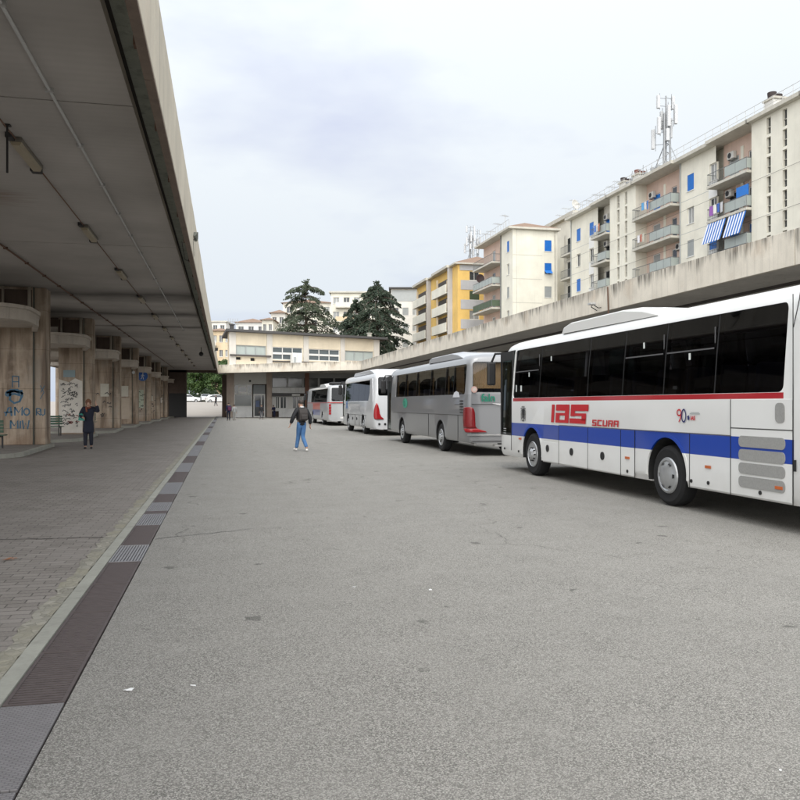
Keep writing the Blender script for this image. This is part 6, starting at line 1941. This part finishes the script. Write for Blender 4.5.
for k in range(45):
    x_ = -.98 + 1.35 * k / 44; ps_ += [(x_, .22 + (.018 if k % 2 else -.018), 2.1), (x_, .26 + (.018 if k % 2 else -.018), 2.9)]
q.pts(ps_, [(2 * k, 2 * k + 2, 2 * k + 3, 2 * k + 1) for k in range(44)]); q.build('curtain', CURT, bb, clean=False)
seam(bb, [(B(458), .45, B(458), 1.26), (B(428.5), .45, B(428.5), 1.26), (B(463), 1.265, B(393), 1.265), (B(462), 1.60, B(455), 1.60)], .012)
# lamps, chrome line, louvres
def corner_lamp(o, rows, mat):
    path = [Vector(p) for p in ((1.262, .34), (1.247, .17), (1.217, .075), (1.167, .01), (1.10, -.024), (.2, -.024))]
    def on(p):
        for a_, b2 in zip(path[:-1], path[1:]):
            l_ = (b2 - a_).length
            if p <= l_: return a_ + (b2 - a_) * p / l_
            p -= l_
        return path[-1]
    N = 12
    for s in (-1, 1):
        q = MB(); ps_ = []
        for (z, p0, p1) in rows:
            for k in range(N + 1):
                w_ = on(p0 + (p1 - p0) * k / N); ps_.append((s * w_.x, w_.y, z))
        q.pts(ps_, [(i * (N + 1) + k, i * (N + 1) + k + 1, (i + 1) * (N + 1) + k + 1, (i + 1) * (N + 1) + k) for i in range(len(rows) - 1) for k in range(N)])
        c_ = q.build('tail_lamp', mat, o, smooth=True)
        md = c_.modifiers.new('solid', 'SOLIDIFY'); md.thickness = .03; md.offset = 0
LAMP_RD = M('tail_lamp_dark_red', (0.17, 0.007, 0.010), .15, 0, .3, 9, .6)
corner_lamp(bb, [(1.52, .10, .42), (1.47, .04, .48), (1.35, .01, .52), (1.1, .0, .53), (.93, .02, .54), (.86, .05, .60)], LAMP_RD)
corner_lamp(bb, [(.858, .05, .60), (.82, .08, .72), (.78, .13, .86), (.74, .2, .92)], LAMP_R)
MB().box(-1.24, 1.24, -.035, -.005, .64, .685).build('chrome_strip', CHROME, bb)
MB().box(-1.1, 1.1, -.022, -.006, 1.60, 1.615).box(-1.1, 1.1, -.022, -.006, .46, .475).build('panel_gap', RUBBER, bb)
MB().pts([(-.45, -.03, 1.63), (1.1, -.03, 1.63), (1.1, -.03, 1.57), (-.15, -.03, 1.57)], [(0, 1, 2, 3)]).build('boot_handle', CHROME, bb)
for k in range(5): MB().box(-WB - .014, -WB - .003, .42, .72, 1.33 + .09 * k, 1.37 + .09 * k).build('louvre', RUBBER, bb)
MB().extr([(-WB - .012, a_, b_) for a_, b_ in [(.75, 1.83), (1.5, 1.83), (1.35, 1.98), (1.1, 2.03), (.85, 1.98)]], (.008, 0, 0)).build('sticker', M('white_sticker', (.6, .62, .66), .4), bb)
MB().lathe([(0, -.045), (.10, -.045), (.10, -.03), (0, -.03)], 'y', 20, (-1.02, .03, 2.06)).build('speed_disc', M('speed_disc_pink', (.42, .27, .24), .5), bb)
MB().lathe([(0, -.05), (.06, -.05), (.06, -.046), (0, -.046)], 'y', 18, (-1.02, .03, 2.06)).build('speed_disc', M('speed_disc_white', (.42, .36, .33), .5), bb)
GRN = M('lettering_green', (.012, .17, .11), .45, 0, .06)
text_mesh('faln', .33, lambda s, t_, w: (-.80 + s, -.026 - w, 1.70 + t_), extra=.008).build('lettering', GRN, bb)
P_ = PT(B(405.5), 1.50, 0); g = MB()
yb0 = B(402.2); P_ = PT(yb0, 1.40, 0)
g.pts([P_(.55 + .42 * cos(a * pi / 9), .26 + .20 * sin(a * pi / 9), -.004) for a in range(18)], [tuple(range(18))]); g.build('logo_disc', M('logo_green_pale', (.04, .30, .20), .45), bb)
text_mesh('fa', .46, PT(yb0 - .28, 1.53, 0), extra=.012).build('lettering', GRN, bb)
MB().tube([(-.9, .6, .38), (-.9, .25, .36)], .05, 8).build('exhaust', CHROME, bb)
MB().box(-.35, .35, -.03, .2, .30, .36).build('tow_bar', CHROME, bb)

# --- white coach with swept rear pillar --------------------------------
XC_ = 7.7; YRC = yr(373.5, XC_)
def C_(u): return yr(u, XC_) - YRC
LC = 10.6
PWC = paint('coach_offwhite', (0.60, 0.615, 0.635), [(.0, 1.75, (.46, .48, .50), 2.6, 99)], .5, .3, .1)
bc = coach('white coach with swept rear pillar and tall red tail lamp, third in the row', XC_, YRC, LC, 3.28, .33, (3.0, 8.1), PWC, None, GL_BLK, (1.80, 2.88), (.9, 9.4), (2.8, 4.7, 6.6), (-1.0, 1.0, 2.05, 3.0), .48, (.8, 7.0, .17), rake=.2)
MB().extr([(-WB - .005, a_, b_) for a_, b_ in [(.25, 1.72), (1.5, 1.72), (1.05, 2.2), (.86, 2.92), (.3, 2.92)]], (.06, 0, 0)).build('swept_pillar', PWC, bc)
corner_lamp(bc, [(1.66, .42, .46), (1.55, .36, .52), (1.35, .29, .57), (1.12, .26, .60), (.97, .27, .68), (.90, .29, .78), (.84, .36, .80)], LAMP_R)
for k in range(2): MB().lathe([(0, -.03), (.06, -.03), (.06, .05), (0, .05)], 'y', 12, (-.95 + .3 * k, 0, .60)).build('reverse_lamp', BLACK, bc)
BLUEL = M('logo_blue', (.09, .22, .52), .5, 0, .05)
g = MB(); P_ = PT(8.9, 1.36, 0)
for s_ in ([(0, 0), (.25, .3), (.45, .28)], [(.1, .35), (.3, .2), (.55, .0)], [(.25, .0), (.3, .2), (.2, .45)], [(.35, .4), (.5, .45)]): stroke(g, [(a * 1.3, b_) for a, b_ in s_], .10, P_)
g.build('logo', BLUEL, bc)
seam(bc, [(2.2, .4, 2.2, 1.0), (4.2, .4, 4.2, 1.0), (5.6, .4, 5.6, 1.0), (2.0, 1.02, 9.0, 1.02)], .014)
for yy_ in (5.0, 6.4): MB().lathe([(0, -WB - .03), (.08, -WB - .03), (.08, -WB - .003), (0, -WB - .003)], 'x', 10, (0, yy_, .8)).build('handle', BLACK, bc)

# --- grey coach with red and blue patches ------------------------------
XD = 8.0; YRD = yr(327.7, XD)
LD = yr(306.2, XD) - YRD
PG = paint('coach_light_grey', (0.38, 0.39, 0.40), [(1.70, 1.77, (.38, .03, .03), -1, 99), (1.18, 1.69, (.52, .07, .035), 4.6, 9.6), (.72, 1.18, (.06, .09, .30), 4.6, 9.8)], .5, .32, .1)
bd = coach('pale grey coach with red line and red and blue patches, farthest in the row', XD, YRD, LD, 3.05, .35, (3.2, 9.6), PG, PW2, GL_BLK, (1.80, 2.82), (.5, 11.2), (2.4, 4.4, 6.4, 8.4), (-.95, 1.0, 1.85, 2.85), .48, (2.2, 6.2, .18))
MB().box(-.9, .3, .7, 1.9, 3.08, 3.30).build('roof_hatch', BLACK, bd, bevel=.05)
for s in (-1, 1):
    l_ = MB()
    for k in range(4): l_.box(s * 1.0, s * 1.16, -.03, .05, .85 + .2 * k, 1.02 + .2 * k)
    l_.build('tail_lamp', LAMP_R, bd)
MB().box(-.3, .3, -.025, .0, .55, .66).build('number_plate', WHITE, bd)
MB().box(-1.1, 1.1, -.03, .0, 1.70, 1.75).build('red_line', M('red_line', (.38, .03, .03), .4), bd)
# ------------------------------------------------------------------ people
def skin_mesh(name, joints, edges, radii, root, mat, parent=None, sub=1):
    me = bpy.data.meshes.new(name)
    keys = list(joints)
    me.from_pydata([joints[k] for k in keys], [(keys.index(a), keys.index(b_)) for a, b_ in edges], [])
    o = bpy.data.objects.new(name, me); COL.objects.link(o)
    o.modifiers.new('skin', 'SKIN')
    lay = me.skin_vertices[0].data if len(me.skin_vertices) else None
    if lay is None:
        raise RuntimeError('no skin layer')
    for i, k in enumerate(keys):
        r = radii[k]; r = r if isinstance(r, tuple) else (r, r)
        lay[i].radius = r; lay[i].use_root = (k == root)
    sd_ = o.modifiers.new('sub', 'SUBSURF'); sd_.levels = sub; sd_.render_levels = sub
    bake(o)
    o.data.materials.clear(); o.data.materials.append(mat)
    for p in o.data.polygons: p.use_smooth = True
    if parent is not None: adopt(o, parent)
    return o

SKIN = M('skin', (0.42, 0.26, 0.19), .55, 0, .08, 8)
HAIR_D = M('dark_hair', (0.03, 0.022, 0.018), .6, 0, .3, 20)
HAIR_R = M('auburn_hair', (0.14, 0.06, 0.03), .6, 0, .3, 20)
EYE = M('eye_dark', (0.02, 0.015, 0.012), .2, 0, 0)
LIPS = M('lips', (0.30, 0.11, 0.09), .5, 0, .05)
SHOE_W = M('white_shoe', (.62, .61, .58), .6, 0, .1, 8)
SHOE_D = M('dark_shoe', (.03, .028, .028), .6, 0, .15, 8)

BASE = dict(pelvis=(0, 0, .94), spine=(0, .0, 1.10), chest=(0, .0, 1.30), neck=(0, .0, 1.47), head=(0, .02, 1.58), crown=(0, .01, 1.67), nose=(0, .125, 1.585),
            shL=(-.17, 0, 1.40), elL=(-.23, -.02, 1.12), wrL=(-.25, .05, .88), shR=(.17, 0, 1.40), elR=(.23, -.02, 1.12), wrR=(.25, .05, .88),
            hpL=(-.09, 0, .88), knL=(-.10, .02, .48), anL=(-.10, -.01, .08), toL=(-.11, .15, .03), hpR=(.09, 0, .88), knR=(.10, .02, .48), anR=(.10, -.01, .08), toR=(.11, .15, .03))
RAD = dict(pelvis=(.13, .10), spine=(.125, .095), chest=(.15, .105), neck=.052, head=(.078, .09), crown=(.068, .08), nose=.014,
           shL=.058, elL=.042, wrL=.028, shR=.058, elR=.042, wrR=.028, hpL=.085, knL=.056, anL=.04, toL=.035, hpR=.085, knR=.056, anR=.04, toR=.035)
EDG = [('pelvis', 'spine'), ('spine', 'chest'), ('chest', 'neck'), ('neck', 'head'), ('head', 'crown'), ('head', 'nose'), ('chest', 'shL'), ('shL', 'elL'), ('elL', 'wrL'), ('chest', 'shR'), ('shR', 'elR'), ('elR', 'wrR'),
       ('pelvis', 'hpL'), ('hpL', 'knL'), ('knL', 'anL'), ('anL', 'toL'), ('pelvis', 'hpR'), ('hpR', 'knR'), ('knR', 'anR'), ('anR', 'toR')]

def person(label, loc, rz, h, pose, jacket, trousers, shoe, hair, coat_len=0, long_hair=False, group=None):
    """a figure facing +y in its own space"""
    o = thing('person', label, 'person', loc, rz, group)
    J = {k: Vector(v) for k, v in BASE.items()}
    for k, v in pose.items(): J[k] = Vector(v)
    sc = h / 1.745
    E = list(EDG); R = dict(RAD)
    for s in ('L', 'R'):
        w, e = J['wr' + s], J['el' + s]
        d = (w - e).normalized(); sx = -1 if s == 'L' else 1
        side = d.cross(Vector((sx, .2, 0))).normalized()      # across the palm
        palm = side.cross(d).normalized()
        J['pm' + s] = w + d * .06; R['pm' + s] = (.026, .02); E.append(('wr' + s, 'pm' + s))
        for i, (off, ln_) in enumerate(((-.030, .055), (-.011, .070), (.010, .076), (.030, .068))):
            b0 = J['pm' + s] + d * .022 + side * off; b1 = b0 + d * ln_ * .55 + palm * .008; b2 = b1 + d * ln_ * .4 + palm * .028
            for q, (nm, p) in enumerate((('a', b0), ('b', b1), ('c', b2))):
                J['f%s%d%s' % (nm, i, s)] = p; R['f%s%d%s' % (nm, i, s)] = .009 - .0012 * q
            E += [('pm' + s, 'fa%d%s' % (i, s)), ('fa%d%s' % (i, s), 'fb%d%s' % (i, s)), ('fb%d%s' % (i, s), 'fc%d%s' % (i, s))]
        t0 = w + d * .03 - side * .036; t1 = t0 + d * .035 - side * .014 + palm * .012
        J['ta' + s] = t0; J['tb' + s] = t1; R['ta' + s] = .010; R['tb' + s] = .008
        E += [('pm' + s, 'ta' + s), ('ta' + s, 'tb' + s)]
    J = {k: v * sc for k, v in J.items()}
    def rad(extra, keys, mul=1.0):
        r_ = {}
        for k in keys:
            r = R[k]; r = r if isinstance(r, tuple) else (r, r)
            r_[k] = ((r[0] * mul + extra) * sc, (r[1] * mul + extra) * sc)
        return r_
    skin_mesh('body', J, E, rad(0, J), 'pelvis', SKIN, o)
    tk = ['pelvis', 'hpL', 'knL', 'anL', 'hpR', 'knR', 'anR']
    JT = {k: J[k].copy() for k in tk}; rt_ = rad(.022, tk)
    JT['waist'] = J['spine'].lerp(J['pelvis'], .15); rt_['waist'] = (.142 * sc, .112 * sc)
    skin_mesh('trousers', JT, [e for e in E if e[0] in tk and e[1] in tk] + [('pelvis', 'waist')], rt_, 'pelvis', trousers, o)
    jk = ['pelvis', 'spine', 'chest', 'shL', 'elL', 'wrL', 'shR', 'elR', 'wrR']
    JJ = {k: J[k].copy() for k in jk}; EE = [e for e in E if e[0] in jk and e[1] in jk]
    rj = rad(.034, jk)
    P0 = J['pelvis']
    if coat_len:
        for q, f in enumerate((.33, .66, 1.0)):
            JJ['h%d' % q] = Vector((P0.x, P0.y - .01 * f, P0.z + (coat_len * sc - P0.z) * f)); rj['h%d' % q] = ((.175 + .05 * f) * sc, (.14 + .05 * f) * sc)
            EE.append(('pelvis' if q == 0 else 'h%d' % (q - 1), 'h%d' % q))
    else:
        JJ['h0'] = P0 + Vector((0, 0, -.10)) * sc; rj['h0'] = (.172 * sc, .14 * sc); EE.append(('pelvis', 'h0'))
    JJ['collar'] = J['neck'] - Vector((0, 0, .015)) * sc; rj['collar'] = (.075 * sc, .07 * sc); EE.append(('chest', 'collar'))
    for s in 'LR': JJ['wr' + s] = J['wr' + s].lerp(J['el' + s], .06)
    skin_mesh('coat' if coat_len else 'jacket', JJ, EE, rj, 'chest', jacket, o)
    for s in 'LR':
        a, t_ = J['an' + s], J['to' + s]
        d = (t_ - a); d.z = 0; d = d.normalized() if d.length > 1e-4 else Vector((0, 1, 0))
        heel = a - d * .05 * sc; heel.z = min(a.z, t_.z + .02 * sc)
        js = {'h': heel + Vector((0, 0, -.03 * sc)), 'm': a.lerp(t_, .5) + Vector((0, 0, -.0)), 't': t_ + d * .04 * sc}
        skin_mesh('shoe', js, [('h', 'm'), ('m', 't')], {'h': .043 * sc, 'm': .048 * sc, 't': .036 * sc}, 'm', shoe, o)
    # head: hair cap, ears, eyes, mouth
    H = J['head']; C2 = J['crown']
    fw = (J['nose'] - J['head']); fw.z = 0; fw.normalize(); rt = Vector((0, 0, 1)).cross(fw) * -1
    ctr = H.lerp(C2, .6)
    hb = MB(); ps_, fs_ = [], []
    seg, rings = 18, 9
    for i in range(rings + 1):
        th_ = (.62 if not long_hair else .80) * pi * i / rings
        for k in range(seg):
            a = 2 * pi * k / seg
            v_ = rt * (sin(th_) * cos(a) * .096) + fw * (sin(th_) * sin(a) * .108) + Vector((0, 0, cos(th_) * .112 + .012))
            f_ = sin(a) * sin(th_)
            if f_ > .45 and th_ > .42 * pi: v_ = v_ * .80 + Vector((0, 0, .02))
            if long_hair and f_ < .3 and i == rings: v_ += Vector((0, 0, -.07)) - fw * .01
            ps_.append(ctr + v_ * sc + Vector((0, 0, rr.uniform(-.004, .004))) - fw * .008 * sc)
    for i in range(rings):
        for k in range(seg): fs_.append((i * seg + k, (i + 1) * seg + k, (i + 1) * seg + (k + 1) % seg, i * seg + (k + 1) % seg))
    hb.pts(ps_, fs_).build('hair', hair, o, smooth=True)
    for s in (-1, 1):
        p = H + (rt * .034 * s + fw * .083 + Vector((0, 0, .028))) * sc
        MB().ball(p, .011 * sc, 8, 6).build('eye', EYE, o, smooth=True)
        p = H + (rt * .086 * s + Vector((0, 0, .01))) * sc
        MB().ball(p, (.014 * sc, .022 * sc, .034 * sc), 8, 6).build('ear', SKIN, o, smooth=True)
    p = H + (fw * .088 + Vector((0, 0, -.045))) * sc
    MB().ball(p, (.026 * sc, .012 * sc, .007 * sc), 10, 6).build('mouth', LIPS, o, smooth=True)
    return o, J, sc

JEANS = M('blue_jeans', (0.07, 0.16, 0.33), .85, 0, .3, 7, .2)
JKT = M('black_jacket', (0.016, 0.017, 0.02), .7, 0, .25, 7, .3)
PACK = M('grey_backpack', (0.045, 0.04, 0.038), .75, 0, .25, 9, .3)
NAVYC = M('navy_coat', (0.016, 0.019, 0.032), .8, 0, .25, 6, .25)
DKT = M('dark_trousers', (0.022, 0.024, 0.034), .85, 0, .2, 6, .2)
TEAL = M('teal_folder', (0.02, 0.24, 0.19), .5, 0, .1, 6)
GREYC = M('grey_clothes', (0.10, 0.10, 0.11), .85, 0, .2, 6, .2)
PURP = M('purple_bag', (0.10, 0.03, 0.07), .8, 0, .2, 6, .2)
DBLUE = M('dark_blue_coat', (0.02, 0.025, 0.06), .85, 0, .2, 6, .2)

# walking man seen from behind
x_, y_ = at(301.5, 27.4)
wp, J, sc = person('man in blue jeans and black jacket with grey backpack walking away across the bay', (x_, y_, 0), .25, 1.77,
    dict(knL=(-.05, .17, .50), anL=(-.10, .24, .085), toL=(-.13, .38, .05), knR=(.05, .02, .48), anR=(.10, -.24, .13), toR=(.13, -.13, .035),
         hpL=(-.08, .0, .88), hpR=(.08, 0, .88), elL=(-.32, -.06, 1.14), wrL=(-.38, .02, .92), elR=(.29, -.05, 1.13), wrR=(.31, .0, .88), chest=(0, .03, 1.30), neck=(0, .03, 1.47), head=(-.01, .06, 1.58), crown=(-.01, .05, 1.67), nose=(-.07, .155, 1.585)),
    JKT, JEANS, SHOE_W, HAIR_D)
bp = thing('backpack', 'dark grey backpack on the back of the walking man in jeans', 'backpack', (x_, y_, 0), .25)
q = MB().extr([(-.15 * sc, -.10 * sc, z * sc) for z in (1.02,)] + [(-.15 * sc, -.27 * sc, 1.04 * sc), (-.15 * sc, -.26 * sc, 1.30 * sc), (-.15 * sc, -.20 * sc, 1.44 * sc), (-.15 * sc, -.10 * sc, 1.44 * sc)], (.30 * sc, 0, 0)).build('bag', PACK, bp, bevel=.04)
MB().extr([(-.11 * sc, -.255 * sc, 1.06 * sc), (-.11 * sc, -.32 * sc, 1.08 * sc), (-.11 * sc, -.31 * sc, 1.22 * sc), (-.11 * sc, -.262 * sc, 1.25 * sc)], (.22 * sc, 0, 0)).build('pocket', PACK, bp, bevel=.02)
for s in (-1, 1): MB().tube([(s * .10 * sc, -.12 * sc, 1.40 * sc), (s * .115 * sc, -.03 * sc, 1.50 * sc), (s * .12 * sc, .12 * sc, 1.42 * sc), (s * .13 * sc, .165 * sc, 1.25 * sc), (s * .15 * sc, .05 * sc, 1.06 * sc), (s * .13 * sc, -.12 * sc, 1.06 * sc)], .018, 6).build('strap', PACK, bp)
cl = MB().tube([(-.06 * sc, -.035 * sc, 1.49 * sc), (0, -.075 * sc, 1.485 * sc), (.06 * sc, -.035 * sc, 1.49 * sc)], .03 * sc, 6).build('collar', M('white_hood', (.58, .58, .58), .8, 0, .1, 6), wp, smooth=True)

# woman in a long dark coat, facing the camera
x_, y_ = at(88.5, 28.9)
wo, J, sc = person('woman in long dark coat holding a teal folder, one hand raised to her head', (x_, y_, 0), pi + .1, 1.80,
    dict(elR=(.27, .06, 1.16), wrR=(.17, .20, 1.10), elL=(-.33, .06, 1.30), wrL=(-.26, .10, 1.545), knL=(-.09, .05, .48), anL=(-.09, -.04, .09), toL=(-.1, .11, .03), anR=(.10, .06, .08), toR=(.11, .21, .03), head=(0, .05, 1.57), crown=(0, .06, 1.66), nose=(0, .155, 1.56)),
    NAVYC, DKT, SHOE_D, HAIR_R, .52, True)
fo = thing('folder', 'teal folder held under the arm of the woman in the dark coat', 'folder', (x_, y_, 0), pi + .1)
MB().pts([(.12, .185, 1.02), (.34, .115, 1.02), (.31, .12, 1.26), (.20, .18, 1.28), (.12, .175, 1.03), (.34, .10, 1.03), (.31, .105, 1.26), (.20, .165, 1.28)],
         [(0, 1, 2, 3), (7, 6, 5, 4), (0, 4, 5, 1), (1, 5, 6, 2), (2, 6, 7, 3), (3, 7, 4, 0)]).build('cover', TEAL, fo)
MB().tube([(-.07 * sc, .06 * sc, 1.46 * sc), (0, .115 * sc, 1.42 * sc), (.07 * sc, .06 * sc, 1.46 * sc), (.05 * sc, .14 * sc, 1.30 * sc)], .035 * sc, 7).build('scarf', M('rust_scarf', (.19, .055, .035), .85, 0, .2, 8), wo, smooth=True)

# figures by the terminal
x_, y_ = at(228.6, 80)
p1, J, sc = person('person in dark coat with a purple bag standing before the corner pillar of the terminal', (x_, y_, 0), .3, 1.80, {}, DBLUE, DKT, SHOE_D, HAIR_D, .75)
b1 = thing('shoulder_bag', 'purple bag carried by the person before the terminal corner pillar', 'bag', (x_, y_, 0), .3)
MB().box(-.16, .18, -.30, -.16, 1.0, 1.38).build('bag', PURP, b1, bevel=.04); MB().tube([(-.1, -.16, 1.36), (-.13, 0, 1.50), (-.12, .13, 1.3)], .02, 6).build('strap', PURP, b1)
x_, y_ = at(234.2, 81)
person('slim person in pale grey beside the one with the purple bag', (x_, y_, 0), .2, 1.62, {}, M('pale_grey_coat', (.30, .31, .31), .8, 0, .15, 6), M('pale_trousers', (.27, .27, .26), .85, 0, .15), SHOE_D, HAIR_D)
x_, y_ = at(261.5, 86)
person('person in black jacket standing in front of the white terminal door', (x_, y_, 0), pi, 1.62, dict(anL=(-.16, -.01, .08), toL=(-.18, .15, .03), anR=(.16, -.01, .08), toR=(.18, .15, .03)), JKT, GREYC, SHOE_D, HAIR_D)
x_, y_ = at(274.3, 99)
person('person in dark blue leaning by the counter right of the terminal pillar', (x_, y_, 0), 2.6, 1.58, dict(spine=(0, .06, 1.08), chest=(0, .14, 1.26), neck=(0, .19, 1.42), head=(0, .23, 1.52), crown=(0, .23, 1.61), nose=(0, .335, 1.52), shL=(-.17, .14, 1.36), shR=(.17, .14, 1.36), elL=(-.22, .2, 1.1), wrL=(-.2, .36, 1.02), elR=(.22, .2, 1.1), wrR=(.2, .36, 1.02)), DBLUE, DBLUE, SHOE_D, HAIR_D, .7)
x_, y_ = at(216, 128)
zr = (y_ - 107) / 36 * 2.05
person('person in dark clothes crossing the far forecourt in front of the white car', (x_, y_, zr), 1.2, 1.75, dict(knL=(-.09, .14, .49), anL=(-.09, .16, .09), toL=(-.09, .3, .05), anR=(.09, -.2, .12), toR=(.1, -.07, .03)), JKT, DKT, SHOE_D, HAIR_D)

# ------------------------------------------------------------------ litter
LIT = M('white_litter_paper', (.68, .68, .68), .8, 0, .06, 20)
def litter(u, d, s, label, seed):
    rg = random.Random(seed)
    x_, y_ = at(u, d)
    o = thing('paper_scrap', label, 'litter', (x_, y_, .002), rg.uniform(0, 6), 'paper scraps on the asphalt')
    q = MB(); n_ = 9; ps_ = [(0, 0, s * .25)] + [(cos(2 * pi * k / n_) * s * rg.uniform(.4, 1.1), sin(2 * pi * k / n_) * s * rg.uniform(.3, .8), rg.uniform(.0, s * .22)) for k in range(n_)]
    q.pts(ps_, [(0, 1 + k, 1 + (k + 1) % n_) for k in range(n_)])
    c_ = q.build('paper', LIT, o, clean=False)
    m_ = c_.modifiers.new('s', 'SOLIDIFY'); m_.thickness = .002
litter(128.5, 4.47, .042, 'crumpled white paper scrap on the asphalt right of the checker plates', 1)
litter(193, 4.55, .018, 'tiny pale scrap on the asphalt right of the crumpled paper', 2)
litter(430, 6.9, .028, 'small white scrap in the middle of the asphalt', 3)
litter(354, 7.0, .022, 'small white scrap left of the middle scrap on the asphalt', 4)
litter(780, 3.5, .012, 'tiny white scrap near the bottom right corner', 5)
lf = thing('dry_leaves', 'orange brown dry leaf on the pavers at the left edge', 'leaf', (*at(6, 8.2), .003), .4)
rg = random.Random(5); q = MB()
for k in range(6):
    c_ = Vector((rg.uniform(-.10, .10), rg.uniform(-.07, .07), .004 + .002 * k)); a = rg.uniform(0, 6); s = rg.uniform(.03, .055)
    q.quad(c_ - Vector((cos(a), sin(a), 0)) * s, c_ + Vector((-sin(a), cos(a), .3)) * s * .5, c_ + Vector((cos(a), sin(a), .1)) * s, c_ + Vector((sin(a), -cos(a), .2)) * s * .5)
q.build('leaf', M('dry_leaf', (.33, .14, .06), .8, 0, .3, 10), lf, clean=False)
